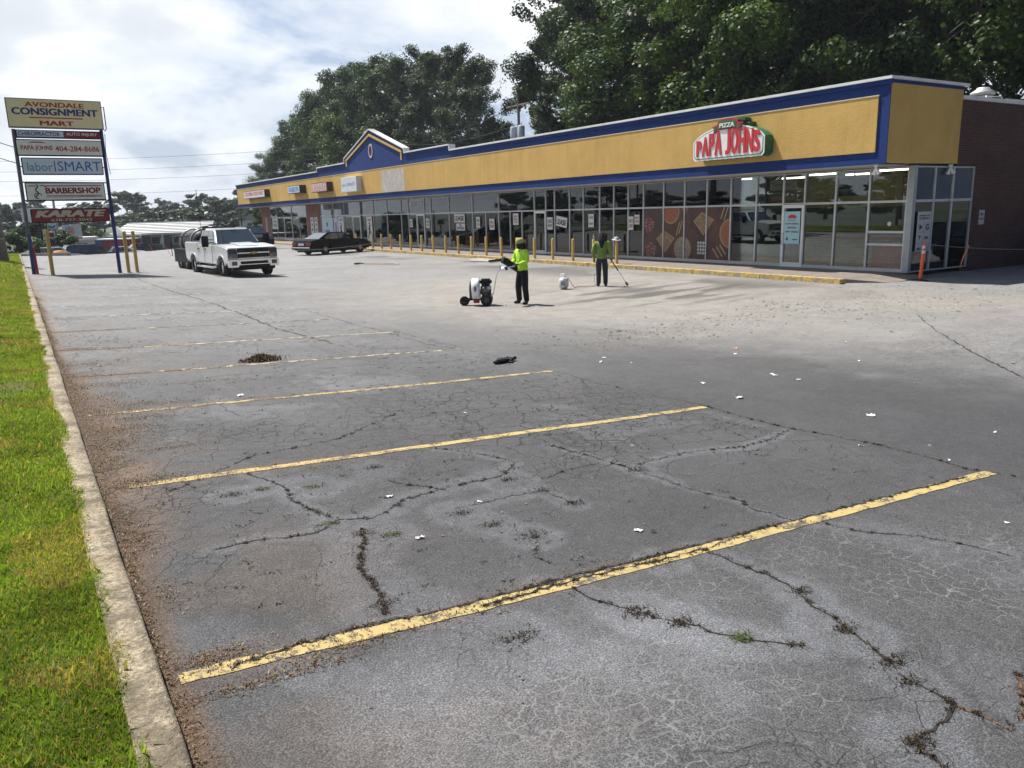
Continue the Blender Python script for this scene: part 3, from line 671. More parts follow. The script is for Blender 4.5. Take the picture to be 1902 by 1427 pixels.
for i_, (x, y, s_) in enumerate(LITTER):
    g = np.random.default_rng(i_+300); n_ = 5; xs, ys2 = np.meshgrid(np.linspace(-1, 1, n_), np.linspace(-.55, .55, n_))
    v = np.stack([xs.ravel()+g.normal(0, .18, 25), ys2.ravel()+g.normal(0, .16, 25), np.abs(g.normal(0, .26, 25))], 1)*s_*(.36+.2*g.random())
    c_, s2 = math.cos(i_*1.7), math.sin(i_*1.7); v = v @ np.array([[c_, s2, 0], [-s2, c_, 0], [0, 0, 1]])
    ii = (np.arange(4)[:, None]*5+np.arange(4)[None]).ravel(); q = np.stack([ii, ii+1, ii+6, ii+5], 1)
    mt = {22: M_paperr, 23: M_papero, 24: M_papert}.get(i_, M_paper)
    o = fast_mesh('litter_scrap', v, q, mt); o.location = (x, y, gz(x, y)+.006)
    lab = {22: 'small red scrap on the asphalt beyond the second yellow line', 23: 'orange paper scrap on the grey drive aisle', 24: 'tan scrap on the cracked asphalt at the right edge'}.get(i_)
    grp = 'white litter scraps on the parking lot' if not lab else None
    tag(o, lab or ('crumpled white paper scrap lying among the parking bays' if x < 6.4 else 'crumpled white paper scrap lying on the drive aisle'), 'litter', grp)
# two heaps of debris
def heap(name, x, y, sx_, sy_, h, n_, col, label, cat, green=0):
    g = np.random.default_rng(n_); px = g.normal(0, sx_*.45, n_); py = g.normal(0, sy_*.45, n_)
    pz = h*np.exp(-(px/sx_)**2*2-(py/sy_)**2*2)*g.random(n_)
    v, q = blades(n_, px, py, pz, .05, .02, 1.6, n_+3); t = np.array(col)*(.4+1.2*g.random((n_, 1))); t[g.random(n_) < green] = (.12, .15, .03)
    o = fast_mesh(name, v, q, M_lit, None, {'tone': np.repeat(t, 6, 0)}); o.location = (x, y, gz(x, y)); tag(o, label, cat)
heap('debris_heap', 3.03, 11.79, .26, .16, .075, 1500, (.075, .042, .024), 'brown heap of swept leaves and grass on a stall line', 'debris heap', .12)
g = np.random.default_rng(4); mb = MB()
for j in range(11):
    a = random.uniform(0, 6.28); px, py = random.gauss(0, .10), random.gauss(0, .05)
    mb.tube([(px+math.cos(a+t)*.07*(1+t*.3), py+math.sin(a+t)*.045, .02+.035*random.random()) for t in (0, .9, 1.8, 2.7, 3.6)], [.012, .022, .028, .02, .008], 6)
o = mb.build('rubbish_bag', M_black); o.location = (6.06, 9.91, gz(6.06, 9.91)); tag(o, 'crumpled black plastic rubbish lying beside a yellow line end', 'rubbish')
# ------------------------------------------------------------------ the shopping strip
XF, XC, Y0, Y1, YE = 24.2, 22.55, 14.6, 88.1, 91.2     # facade, fascia plane, near end, far end, canopy end
bl = empty('shopping_strip', (XF, Y0, .15), 0, 'long single storey shopping strip with ochre and blue fascia over glass storefronts', 'building')
def part(mb, name, mat, bevel=0, par=None): 
    o = mb.build(name, mat, par or bl, bevel)
    if not par or par is bl: o.location = (-XF, -Y0, -.15)
    return o
# sidewalk with yellow kerb
kY = [(14.95, 21.02)]
k = NT('yellow_kerb_paint')
f = k.noise(5, 6, .75)
sx_ = k.n('ShaderNodeSeparateXYZ'); k.l(k.co, sx_.inputs[0])
c = k.mix(k.ramp(f, [(.46, 0.0), (.55, 1.0)]), (.30, .25, .17), (.62, .42, .09))
c = k.mix(k.ramp(k.noise(26, 4, .7), [(.55, 0.0), (.7, .6)]), c, (.20, .15, .09))
k.set(Base_Color=c, Roughness=.85); k.bump(k.noise(30, 4, .7), .8, .02); M_ykerb = k.mat
k = NT('sidewalk_concrete')
f = k.noise(3, 5, .65)
bt = k.n('ShaderNodeTexBrick'); bt.offset = 0; bt.inputs['Scale'].default_value = 1; bt.inputs['Brick Width'].default_value = 1.5; bt.inputs['Row Height'].default_value = 1.5
bt.inputs['Mortar Size'].default_value = .012; bt.inputs['Color1'].default_value = (1, 1, 1, 1); bt.inputs['Color2'].default_value = (.92, .92, .92, 1); bt.inputs['Mortar'].default_value = (.35, .33, .3, 1)
k.l(k.co, bt.inputs['Vector'])
c = k.mix(k.ramp(f, [(.3, 0.0), (.7, 1.0)]), (.17, .14, .12), (.25, .215, .185))
k.set(Base_Color=k.mix(1.0, c, bt.outputs[0], 'MULTIPLY'), Roughness=.9); k.bump(k.noise(60, 3), .4, .01); M_side = k.mat
mb = MB(); mb.box(21.24, XF+.3, 15.15, 93, -.2, .15); o = mb.build('sidewalk', M_side, None); tag(o, kind='structure')
mb = MB(); mb.add([(21.24, 15.15, .15), (XF+.3, 15.15, .15), (XF+.3, 15.15, -.1), (21.24, 15.15, -.1), (22.3, 13.9, .004), (XF+.4, 14.2, .05), (XF+.4, 14.2, -.1), (22.3, 13.9, -.1)],
    [(0, 1, 5, 4), (3, 7, 6, 2), (0, 4, 7, 3), (4, 5, 6, 7), (1, 2, 6, 5)]); o = mb.build('sidewalk_ramp', M_side); tag(o, kind='structure')
mb = MB(); y = 14.75
while y < 93:
    L = min(3.05, 93-y); j = random.uniform(-.008, .008)
    mb.box(21.0+j, 21.238, y+.006, y+L-.006, -.2, .154+random.uniform(-.004, .004)); y += L
o = mb.build('yellow_kerb', M_ykerb, None, .014); tag(o, kind='structure')
# broken slab with a black joint bar by the kerb
mb = MB(); mb.prism([(19.5, 34.5), (19.8, 33.1), (20.96, 33.6), (20.96, 36.2), (20.3, 35.9)], .0, .05, 'z')
o = mb.build('broken_slab', M_conc, None, .01); tag(o, 'broken pale concrete slab lying against the yellow kerb', 'slab')
mb = MB(); mb.box(-.06, .06, -1.15, 1.15, 0, .09, M=Matrix.Rotation(R(-62), 4, 'Z')); o = mb.build('joint_bar', M_black); o.location = (20.55, 33.25, .05)
tag(o, 'black timber bar lying beside the broken slab at the kerb', 'timber')

# walls
mb = MB()
mb.box(27.62, 44, Y0, Y0+.25, -.1, 5.5); mb.box(26.425, 27.619, Y0+.001, Y0+.25, 3.46, 5.5); o = part(mb, 'side_wall', M_brick)
mb = MB(); mb.box(26.42, 44, Y0-.06, Y0+.35, 5.5, 5.62); part(mb, 'side_coping', M_cap)
mb = MB(); mb.box(38, 38.25, Y0+.25, Y1, 0, 5.5); mb.box(XF, 38, Y1-.25, Y1-.003, 0, 5.2); part(mb, 'rear_wall', M_brick)
mb = MB(); mb.box(XC+.35, 38, Y0+.26, Y1, 5.0, 5.12); part(mb, 'roof', plain('roof_felt', (.12, .12, .12), .9))
mb = MB(); mb.box(XC+.02, XF, Y0+.25, YE-.02, 3.46, 3.49); part(mb, 'soffit', plain('soffit_panel', (.45, .44, .40), .7, 0, .15, 2))
# fascia: blue backing, stepped top, gable, ochre band 4 cm proud
prof = [(Y0, 3.49), (YE, 3.49), (YE, 5.88), (64.6, 5.88), (64.6, 6.18), (58.4, 6.18), (58.4, 6.50), (53.4, 8.12), (47.9, 6.44), (47.9, 6.18), (41.8, 6.18), (41.8, 5.88), (Y0, 5.88)]
mb = MB(); mb.prism(prof, XC, XC+.22, 'x'); part(mb, 'blue_fascia', M_blu)
mb = MB(); mb.box(XC-.04, XC-.001, 14.93, YE-.35, 3.84, 5.44); part(mb, 'ochre_band', M_yel, .006)
mb = MB(); mb.box(XC-.055, XC-.002, 14.91, YE-.33, 5.44, 5.475); part(mb, 'band_trim', plain('cream_trim', (.62, .50, .34), .7))
mb = MB(); mb.box(XC+.02, 26.42, Y0-.022, Y0+.2, 3.52, 5.78); part(mb, 'side_fascia', M_yel)
mb = MB(); mb.box(XC+.003, 26.45, Y0-.03, Y0+.21, 5.78, 5.88); mb.box(XC-.012, XC+.018, Y0-.026, Y0+.05, 3.49, 5.78)
mb.box(XC+.22, 26.45, Y0+.2, Y0+.3, 3.5, 5.88); mb.box(26.42, 26.6, Y0+.25, Y0+1.2, 5.0, 5.88); part(mb, 'corner_trim', M_blu)
mb = MB()   # lower blue shadow board under coping + coping
sh = MB()
segs = [((Y0-.10, 5.88), (41.8, 5.88)), ((41.8, 6.18), (47.9, 6.18)), ((47.9, 6.44), (53.4, 8.12)), ((53.4, 8.12), (58.4, 6.50)), ((58.4, 6.18), (64.6, 6.18)), ((64.6, 5.88), (YE+.06, 5.88))]
for (a, za), (b, zb) in segs:
    a2, b2 = (a, b)
    mb.prism([(a2, za), (b2, zb), (b2, zb+.085), (a2, za+.085)], XC-.10, XC+.34, 'x')
    sh.prism([(a2, za-.13), (b2, zb-.13), (b2, zb-.003), (a2, za-.003)], XC-.055, XC-.002, 'x')
for yy, z0, z1 in ((41.8, 5.965, 6.18), (64.6, 5.965, 6.18), (47.9, 6.265, 6.44), (58.4, 6.265, 6.5)): mb.box(XC-.095, XC+.335, yy-.04, yy+.04, z0, z1+.04)
mb.box(XC+.345, 26.6, Y0-.12, Y0+.35, 5.885, 5.965); part(mb, 'coping', M_cap, .006)
part(sh, 'cornice_board', M_blu)
# gable trim and oval
mb = MB(); g0, gp, g1 = (48.3, 6.05), (53.4, 7.72), (58.0, 6.1)
for (a, za), (b, zb) in (((48.25, 6.22), gp), (gp, (58.05, 6.28))): mb.prism([(a, za), (b, zb), (b, zb+.16), (a, za+.16)], XC-.075, XC-.056, 'x')
mb.box(XC-.075, XC-.056, 48.25, 48.42, 5.80, 6.22); mb.box(XC-.075, XC-.056, 57.88, 58.05, 5.95, 6.28)
part(mb, 'gable_trim', M_yel)
mb = MB(); n_ = 28; rr = []
for k_ in range(n_):
    a = 2*math.pi*k_/n_; rr.append((math.cos(a), math.sin(a)))
vs = [(XC-dx, 53.35+c_*ry, 6.72+s_*rz) for dx in (.04, .002) for (ry, rz) in ((.36, .47), (.25, .36)) for c_, s_ in rr]
fs = []
for k_ in range(n_):
    j = (k_+1) % n_; fs += [(k_, j, n_+j, n_+k_), (k_, 2*n_+k_, 2*n_+j, j), (n_+k_, n_+j, 3*n_+j, 3*n_+k_)]
mb.add(vs, fs); part(mb, 'oval_ring', plain('pink_cream_trim', (.60, .42, .34), .7))
# patch of bare plaster
k = NT('bare_plaster'); c = k.mix(k.ramp(k.noise(3, 5, .7), [(.35, 0.0), (.7, 1.0)]), (.40, .36, .32), (.60, .55, .50))
c = k.mix(k.ramp(k.noise(9, 6, .8), [(.62, 0.0), (.66, .8)]), c, (.12, .10, .09)); k.set(Base_Color=c, Roughness=.9); k.bump(k.noise(30), .5, .02)
mb = MB(); mb.box(XC-.046, XC-.0405, 48.05, 51.72, 3.86, 5.27); part(mb, 'plaster_patch', k.mat)
# brick piers
for a, b in ((84.9, 88.05), (69.35, 73.1)):
    mb = MB(); mb.box(XF-.06, XF+.3, a, b, .15, 3.46); part(mb, 'brick_pier', M_brickf)
mb = MB(); mb.box(XC+.02, XC+.14, YE-.5, YE-.38, -.3, 3.46); part(mb, 'canopy_post', plain('dark_post', (.05, .055, .07), .5))

# windows: one object per opening, frame + glass pane
ZS, ZT, ZH = .15, 2.38, 3.44
def window(ya, yb, za, zb, name='window', w=.032, sill=0, bars=None, mat=None, gl=None, xo=0):
    mb = MB(); x0, x1 = XF-.05+xo, XF+.05+xo; w2 = w
    mb.box(x0, x1, ya, ya+w2, za, zb); mb.box(x0, x1, yb-w2, yb, za, zb)
    mb.box(x0+.002, x1-.002, ya+w2, yb-w2, zb-.035, zb-.0005); mb.box(x0+.002, x1-.002, ya+w2, yb-w2, za+.0005, za+(.11 if sill else .035))
    f = part(mb, name, mat or M_alu)
    p = MB().box(XF-.004+xo, XF+.004+xo, ya+w2, yb-w2, za+.03, zb-.03).build('pane', gl or M_glass, f)
    if bars:
        b = MB()
        for z in bars: b.box(XF+.12, XF+.14, ya+w2+.02, yb-w2-.02, z-.012, z+.012)
        b.build('security_bars', plain('painted_bar', (.42, .44, .43), .5), f)
    return f
low = [14.80, 16.12, 17.37, 18.62, 19.54, 20.77, 22.02, 23.28, 24.53, 25.78, 27.06]
mid = [27.06, 28.08, 29.1, 30.14, 31.4, 32.53, 33.81, 34.60, 35.65, 36.88, 38.08, 39.28, 40.73, 42.27, 45.26, 47.81, 48.76, 49.95, 51.23, 52.43, 54.89, 57.41]
farb = [57.41, 58.8, 60.08, 61.7, 63.54, 65.0, 66.06, 69.30]
farl = [73.15, 75.4, 77.6, 80.2, 82.6, 84.85]
doors = {(18.62, 19.54), (34.60, 35.65), (48.76, 49.95), (60.08, 61.7), (77.6, 80.2)}
skipup = {16.0}
bars = [.62, .98, 1.32, 1.64, 1.98]
def door(ya, yb, par_name='door'):
    mb = MB(); x0, x1 = XF-.06, XF+.06; ww = .085
    mb.box(x0, x1, ya, ya+ww, ZS, ZT-.02); mb.box(x0, x1, yb-ww, yb, ZS, ZT-.02)
    mb.box(x0+.003, x1-.003, ya+ww, yb-ww, ZT-.14, ZT-.021); mb.box(x0+.003, x1-.003, ya+ww, yb-ww, ZS+.001, ZS+.16)
    f = part(mb, 'door', plain('pale_door_frame', (.74, .77, .78), .45, 0, .05))
    MB().box(XF-.004, XF+.004, ya+ww, yb-ww, ZS+.15, ZT-.13).build('pane', M_glass, f)
    MB().tube([(XF-.07, yb-.05, .95), (XF-.13, yb-.05, .98), (XF-.13, yb-.05, 1.32), (XF-.07, yb-.05, 1.35)], .014, 8).build('handle', M_steel, f)
    return f
for row in (low, mid, farb, farl):
    for a, b in zip(row[:-1], row[1:]):
        if (a, b) in doors: door(a, b)
        elif a == 14.80:
            window(a, b, ZS, 1.02, w=.04, sill=1); window(a, b, 1.02, 1.42, w=.04); window(a, b, 1.42, ZT, w=.04)
        else: window(a, b, ZS, ZT, sill=1, bars=bars if 27 < a < 57 and not 48 < a < 53 else None)
up_mid = [27.06, 28.08, 29.1, 30.14, 31.4, 32.53, 33.81, 34.60, 35.65, 39.28, 42.27, 45.26, 47.81, 48.76, 51.23, 52.43, 54.89, 57.41]
up_far = [57.41, 60.08, 63.54, 66.06, 69.30]; up_farl = [73.15, 77.6, 82.6, 84.85]
for row in (low, up_mid, up_far, up_farl):
    for a, b in zip(row[:-1], row[1:]): window(a, b, ZT, ZH)
# corner post and side glazing
mb = MB(); mb.box(XF-.055, XF+.10, Y0-.0, Y0+.20, ZS, ZH+.02); part(mb, 'corner_post', plain('pale_post', (.33, .36, .37), .45, .2, .1))
sidex = [24.3, 25.35, 26.4, 27.62]
for i_, (a, b) in enumerate(zip(sidex[:-1], sidex[1:])):
    for za, zb in ((ZS, ZT), (ZT, ZH)):
        mb = MB(); ya, yb = Y0+.02, Y0+.12
        mb.box(a, a+.035, ya, yb, za, zb); mb.box(b-.035, b, ya, yb, za, zb)
        mb.box(a+.035, b-.035, ya+.002, yb-.002, za+.0005, za+.04); mb.box(a+.035, b-.035, ya+.002, yb-.002, zb-.04, zb-.0005)
        f = part(mb, 'side_window', M_alu); MB().box(a+.035, b-.035, ya+.045, ya+.053, za+.03, zb-.03).build('pane', M_glass, f)
# rooms behind the glass
M_wallY = plain('yellow_room_wall', (.34, .29, .12), .8, 0, .08, 2)
M_wallG = plain('grey_room_wall', (.10, .105, .10), .9, 0, .25, 1)
M_floor = plain('room_floor', (.12, .10, .085), .6, 0, .2, 3)
mb = MB(); mb.box(XF+.14, 38, Y0+.3, Y1-.3, .12, .149); part(mb, 'room_floor', M_floor)
mb = MB(); mb.box(29.5, 29.6, Y0+.3, 26.95, .15, 5.0); mb.box(XF+.2, 29.5, 26.96, 27.05, .15, 5.0); part(mb, 'room_wall', M_wallY)
mb = MB(); mb.box(28.9, 29.0, Y0+.35, 26.9, .15, 2.2); part(mb, 'kitchen_gloom_panel', plain('kitchen_gloom', (.03, .03, .028), .6, 0, .3, 2))  # dark panel stands in for the shade of the kitchen opening
mb = MB(); mb.box(31.0, 31.1, 27.06, Y1-.3, .15, 5.0)
for y in (33.85, 45.2, 57.45, 69.3): mb.box(XF+.2, 31, y, y+.1, .15, 5.0)
part(mb, 'room_wall', M_wallG)
mb = MB(); mb.box(XF+.06, 31.1, Y0+.3, Y1-.3, 3.45, 3.5); part(mb, 'room_ceiling', plain('ceiling_tile', (.30, .28, .22), .9, 0, .1, 2))
M_lamp = plain('fluorescent_tube', (1, .93, .8), .5, emit=8)
for j, (x, y) in enumerate(((25.9, 15.8), (27.8, 18.4), (25.9, 18.6), (27.8, 21.4), (25.9, 22.6), (26.2, 75.5), (26.2, 79.6), (27.4, 82.4), (28.6, 77.4))):
    mb = MB(); mb.box(x, x+.07, y, y+1.2, 3.40, 3.449); o = mb.build('ceiling_lamp', M_lamp)
    tag(o, 'lit fluorescent strip on the ceiling behind the '+('pizza shop' if y < 27 else 'food store')+' windows', 'ceiling light', 'lit ceiling strips inside the shops')
# pizza shop counter
ct = empty('service_counter', (26.9, 17.6, .15), 0, 'brick fronted service counter with red band inside the pizza shop', 'counter')
MB().box(-.12, .12, -1.1, 3.6, 0, .88).build('brick_front', M_cbrick, ct); MB().box(-.125, .125, -1.1, 3.6, .881, 1.0).build('red_band', M_red, ct)
MB().box(-.2, .25, -1.15, 3.62, 1.001, 1.05).build('counter_top', plain('counter_top', (.35, .34, .3), .3), ct)
MB().box(-.14, .1, -1.75, -1.11, 0, 1.0).build('end_panel', M_red, ct)
mb = MB(); mb.box(24.42, 24.5, 14.92, 16.05, .2, .99); o = mb.build('display_panel', plain('display_red', (.42, .03, .04), .5), None, .01); tag(o, 'dark red display panel lettered PIZZA behind the corner window', 'display panel')
for j, (t_, w_, h_, z) in enumerate((('BETTER', .50, .085, .66), ('INGREDIENTS', .5, .06, .55), ('PIZZA', .55, .13, .38))):
    text_obj('lettering', t_, w_, h_, plain('panel_lettering', (.62, .42, .40), .6), o, M=frame((24.41, 15.5, z), (0, -1, 0), (0, 0, 1)))
for j, (y, lab) in enumerate(((15.2, 'left'), (15.85, 'middle'), (16.5, 'right'))):
    b = empty('menu_board', (27.6, y, 2.55), 0, {0: 'menu board of pizza pictures nearest the shop corner', 1: 'teal pizza menu board between two picture boards', 2: 'menu board of red pizza pictures beside the teal board'}[j], 'menu board')
    MB().box(0, .05, 0, .62, 0, .72).build('panel', plain('menu_teal' if j == 1 else 'menu_brown', (.05, .30, .27) if j == 1 else (.16, .07, .05), .5), b)
    if j != 1:
        for r_ in range(3):
            for c_ in range(2): MB().box(-.006, -.001, .04+c_*.29, .29+c_*.29, .05+r_*.22, .22+r_*.22).build('picture', plain('food_print', (.45, .22, .12), .6, 0, .6, 12), b)
    else: MB().prism([(.31+.2*math.cos(t_*.5), .36+.2*math.sin(t_*.5)) for t_ in range(12)], -.006, -.001, 'x').build('picture', plain('food_print2', (.25, .55, .5), .6, 0, .5, 12), b)
tv = empty('television', (25.9, 17.9, 2.62), R(25), 'black television hung from the ceiling of the pizza shop', 'television')
MB().box(-.05, .05, -.5, .5, 0, .62).build('screen', plain('tv_screen', (.01, .011, .013), .15), tv); MB().tube([(0, 0, .62), (0, 0, .85)], .025).build('bracket', M_black, tv)
fr = empty('drinks_cooler', (25.6, 20.2, .15), 0, 'black drinks cooler with dark glass door inside the pizza shop', 'cooler')
MB().box(-.3, .3, -.35, .35, 0, .85).build('cabinet', M_black, fr, .01); MB().box(-.32, -.301, -.3, .3, .08, .8).build('door', plain('cooler_glass', (.03, .03, .035), .1), fr)
# chairs / shelves in the food store
for j, y in enumerate((74.3, 76.0, 80.8, 83.2)):
    sh_ = empty('store_shelf', (25.6, y, .15), 0, 'stocked shelf of pale goods behind the food store window', 'shelf', 'stocked shelves behind the food store windows')
    MB().box(0, .4, -.65, .65, 0, 1.9).build('rack', plain('shelf_grey', (.10, .11, .12), .6), sh_)
    mb = MB()
    for r_ in range(5):
        for c_ in range(9): mb.box(-.06, -.002, -.6+c_*.135, -.6+c_*.135+.10, .12+r_*.36, .12+r_*.36+random.uniform(.14, .28), random.randrange(3))
    mb.build('goods', [plain('goods_white', (.6, .62, .66), .6), plain('goods_blue', (.15, .25, .5), .6), plain('goods_red', (.35, .12, .1), .6)], sh_)

# ------------------------------------------------------------------ posters and notices on the glass
FX = XF-.058
def poster(name, y0, y1, z0, z1, mat, label, cat, lines=(), x=FX-.012, group=None, edge=None):
    o = MB().box(0, .006, -(y1-y0)/2, (y1-y0)/2, -(z1-z0)/2, (z1-z0)/2).build(name, mat); o.location = (x, (y0+y1)/2, (z0+z1)/2)
    tag(o, label, cat, group)
    W_, H_ = y1-y0, z1-z0
    for (t_, w_, h_, cy, mt, b_) in lines:
        text_obj('lettering', t_, w_*W_, h_*H_, mt, o, M=frame((-.003, 0, cy*H_), (0, -1, 0), (0, 0, 1)), bold=b_)
    return o
M_paperw = plain('poster_white', (.66, .67, .66), .6, 0, .05)
M_paperb = plain('poster_pale_blue', (.45, .60, .66), .5, 0, .05)
poster('lease_sign', 43.2, 44.55, 1.80, 2.28, M_paperw, 'wide white LEASE sign high on the glass above the DIVIDE sign', 'sign', [('LEASE', .88, .62, 0, M_blackp, .05)])
poster('divide_sign', 43.2, 44.3, 1.30, 1.72, M_paperw, 'white WILL DIVIDE sign directly under the wide LEASE sign', 'sign', [('WILL', .35, .28, .27, M_blackp, .03), ('DIVIDE', .85, .42, -.15, M_blackp, .04)])
for (y, z, w_, h_, ls, lab) in (
    (51.0-.2, 1.75, .45, .55, ('LEASE', 'CALL'), 'small white LEASE notice on the dark doorway glass, left of two'),
    (48.25, 1.75, .5, .6, ('LEASE', 'CALL'), 'small white LEASE notice on the glass just right of the dark doorway'),
    (41.6, 1.80, .45, .62, ('LEASE', 'CALL'), 'narrow pale LEASE notice right of the big LEASE and DIVIDE signs'),
    (40.0, 1.68, .55, .62, ('WILL', 'DIVIDE'), 'white square notice lettered WILL DIVIDE right of a narrow pale notice'),
    (37.45, 1.95, .55, .62, ('SHOP', 'BUILD', 'TO SUIT'), 'white square notice lettered TO SUIT left of a glass door'),
    (34.2, 1.72, .50, .62, ('LEASE', 'NOW'), 'white LEASE notice just right of the glass door'),
    (30.75, 1.85, .42, .62, ('LEASE', '', 'NOW'), 'white narrow notice high between bare panes left of the second worker'),
    (27.85, 1.72, .33, .6, ('NO', 'CARS'), 'red and white notice at the edge of the pizza mural'),
    (27.45, 1.88, .34, .42, ('NO', 'DOGS'), 'small white notice beside the red and white notice by the mural')):
    n_ = len(ls); poster('notice', y-w_/2, y+w_/2, z-h_/2, z+h_/2, M_paperw, lab, 'notice', [(t_, .75, .55/n_, .36-(i_+.5)*(.72/n_)+.0, M_darkred if 'red' in lab else M_blackp, .02) for i_, t_ in enumerate(ls) if t_])
o = poster('lease_sign', 32.7, 33.65, 1.55, 2.05, M_paperw, 'tilted white LEASE sign right of the glass door notices', 'sign', [('LEASE', .86, .55, -.05, M_blackp, .05)]); o.rotation_euler = (R(8), 0, 0)
poster('karate_poster', 57.7, 58.7, .35, 2.25, M_paperw, 'tall white karate poster with red heading and kicking figure right of the karate door', 'poster', [('KARATE', .7, .09, .38, M_darkred, .04)])
poster('karate_poster', 63.7, 64.9, .35, 2.25, M_paperw, 'tall white karate poster left of the karate door with dark figure', 'poster', [('KARATE', .7, .09, .40, M_blackp, .04)])
for yy in (58.2, 64.3):
    mb = MB(); q = lambda pts, r_: mb.tube([(FX-.016, yy-a, z) for a, z in pts], r_, 5)
    q([(0, 1.62), (-.02, 1.2)], .07); q([(-.02, 1.2), (-.25, .8), (-.3, .6)], [.06, .05, .03]); q([(-.02, 1.2), (.22, 1.0), (.34, .75)], [.06, .05, .03]); q([(0, 1.55), (.28, 1.65)], .035); q([(0, 1.55), (-.25, 1.35)], .035)
    mb.lathe([(.001, -.09), (.08, 0), (.001, .09)], 8, 0, Matrix.Translation((FX-.016, yy, 1.76)))
    o = mb.build('printed_figure', M_blackp); o['label'] = 'black kicking figure printed on a karate poster'
    pr = [p_ for p_ in bpy.data.objects if p_.name.startswith('karate_poster') and abs(p_.location.y-yy) < .4][0]
    o.parent = pr; o.matrix_parent_inverse = Matrix.Translation(-pr.location)
for y0_, y1_, lab, cc in ((66.2, 69.0, 'wide pale blue window poster at the left of the dental shop', 0), (65.05, 66.0, 'narrow pale window poster with violet panel left of a karate poster', 1)):
    o = poster('window_poster', y0_, y1_, .45, 2.25, M_paperb if not cc else plain('poster_lilac', (.50, .52, .68), .5, 0, .05), lab, 'poster')
    mb = MB(); mb.box(-.006, -.001, -.5 if not cc else -.2, .6 if not cc else .2, -.5, -.15 if not cc else .5, 0); mb.box(-.006, -.001, -.1, .25, .15, .5, 1) if not cc else None
    mb.build('printed_panel', [M_blue2 if not cc else plain('violet_print', (.20, .16, .45), .5), M_navy], o)
for y_, lab in ((70.5, 'left sheet of the pair of white notices on the brick pier'), (71.6, 'right hand sheet of the two white notices on the brick pier')):
    y_ = 142.1-y_
    o = poster('notice_sheet', y_-.4, y_+.4, .85, 2.3, M_paperw, lab.replace('left sheet', 'left hand sheet'), 'notice', x=XF-.075)
    mb = MB()
    for r_ in range(3): mb.box(-.006, -.001, -.22, .22, -.5+r_*.42, -.22+r_*.42)
    mb.build('printed_panel', plain('grey_print', (.22, .25, .32), .6), o)
poster('window_notice', 82.2, 84.1, 1.2, 2.3, M_paperw, 'large white notice on the glass at the left end of the food store', 'notice', [('WE SELL', .7, .2, .2, M_blackp, .03), ('FOOD', .7, .3, -.15, M_blackp, .03)])
poster('pier_notice', 85.9, 86.7, .9, 2.4, plain('pink_notice', (.45, .22, .22), .6, 0, .2), 'narrow reddish notice on the far left brick pier', 'notice', x=XF-.075)
o = text_obj('lettering', 'NOW OPEN', 2.2, .26, M_paperw, None, M=Matrix.Identity(4), bold=.01); o.name = 'now_open_lettering'
o.matrix_world = frame((FX-.006, 49.9, 3.02), (0, -1, 0), (0, 0, 1)); tag(o, 'white NOW OPEN lettering high on the glass over the dark doorway', 'lettering')
# hiring poster on the pizza shop door
hp = poster('hiring_poster', 18.74, 19.42, .98, 2.12, plain('hiring_blue', (.36, .62, .68), .5, 0, .04), 'pale blue NOW HIRING DRIVERS poster on the pizza shop door', 'poster',
    [('NOW HIRING', .84, .062, .12, M_darkred, .02), ('DRIVERS', .56, .062, .0, M_darkred, .02), ('APPLY INSIDE', .86, .062, -.125, M_darkred, .02), ('BETTER PIZZA', .5, .03, .23, M_blackp, 0)], x=FX-.02)
mb = MB(); mb.prism([(.18, .33), (.18, .40), (.08, .46), (-.08, .46), (-.18, .40), (-.18, .33)], -.006, -.001, 'x'); mb.build('printed_crest', M_red, hp)
mb = MB(); mb.prism([(.13, -.38), (.2, -.33), (.25, -.42), (.18, -.47)], -.006, -.001, 'x'); mb.prism([(-.05, -.40), (-.25, -.40), (-.25, -.44), (-.05, -.44)], -.006, -.001, 'x'); mb.build('printed_icons', M_green, hp)
mb = MB(); mb.lathe([(.001, 0), (.07, 0), (.07, .004), (.001, .004)], 20, 0, frame((FX+.035, 15.35, 1.68), (0, -1, 0), (0, 0, 1))); o = mb.build('round_sticker', M_paperw); tag(o, 'round white sticker on the corner window of the pizza shop', 'sticker')
# community poster on the side glass
o = MB().box(-.38, .38, 0, .006, -.62, .62).build('community_poster', plain('poster_grey', (.48, .49, .49), .6)); o.location = (24.86, Y0-.0, 1.42); tag(o, 'tall white SUPPORTING THE COMMUNITY poster on the shaded side window', 'poster')
text_obj('lettering', 'SUPPORTING', .40, .05, M_blackp, o, M=frame((-.09, -.003, .50), (1, 0, 0), (0, 0, 1))); text_obj('lettering', 'THE', .13, .05, M_blackp, o, M=frame((.21, -.003, .50), (1, 0, 0), (0, 0, 1)))
text_obj('lettering', 'COMMUNITY', .6, .08, M_blackp, o, M=frame((0, -.003, .41), (1, 0, 0), (0, 0, 1)))
mb = MB()
for r_ in range(3):
    for c_ in range(2):
        cx0, cz0 = -.19+c_*.38, .14-r_*.34
        mb.box(cx0-.18, cx0+.18, -.004, -.001, cz0-.162, cz0-.156, 0)
mb.box(-.003, .003, -.004, -.001, -.54, .32, 0)
mb.lathe([(.001, 0), (.12, 0)], 3, 0, frame((-.19, -.004, .14), (1, 0, 0), (0, 0, 1))); mb.prism([(-.3, -.13), (-.12, -.12), (-.16, -.2), (-.22, -.28), (-.2, -.18)], -.004, -.001, 'y')
mb.build('printed_emblems', M_blackp, o)
text_obj('lettering', 'G', .2, .2, M_blackp, o, M=frame((.19, -.004, .14), (1, 0, 0), (0, 0, 1)), bold=.05)
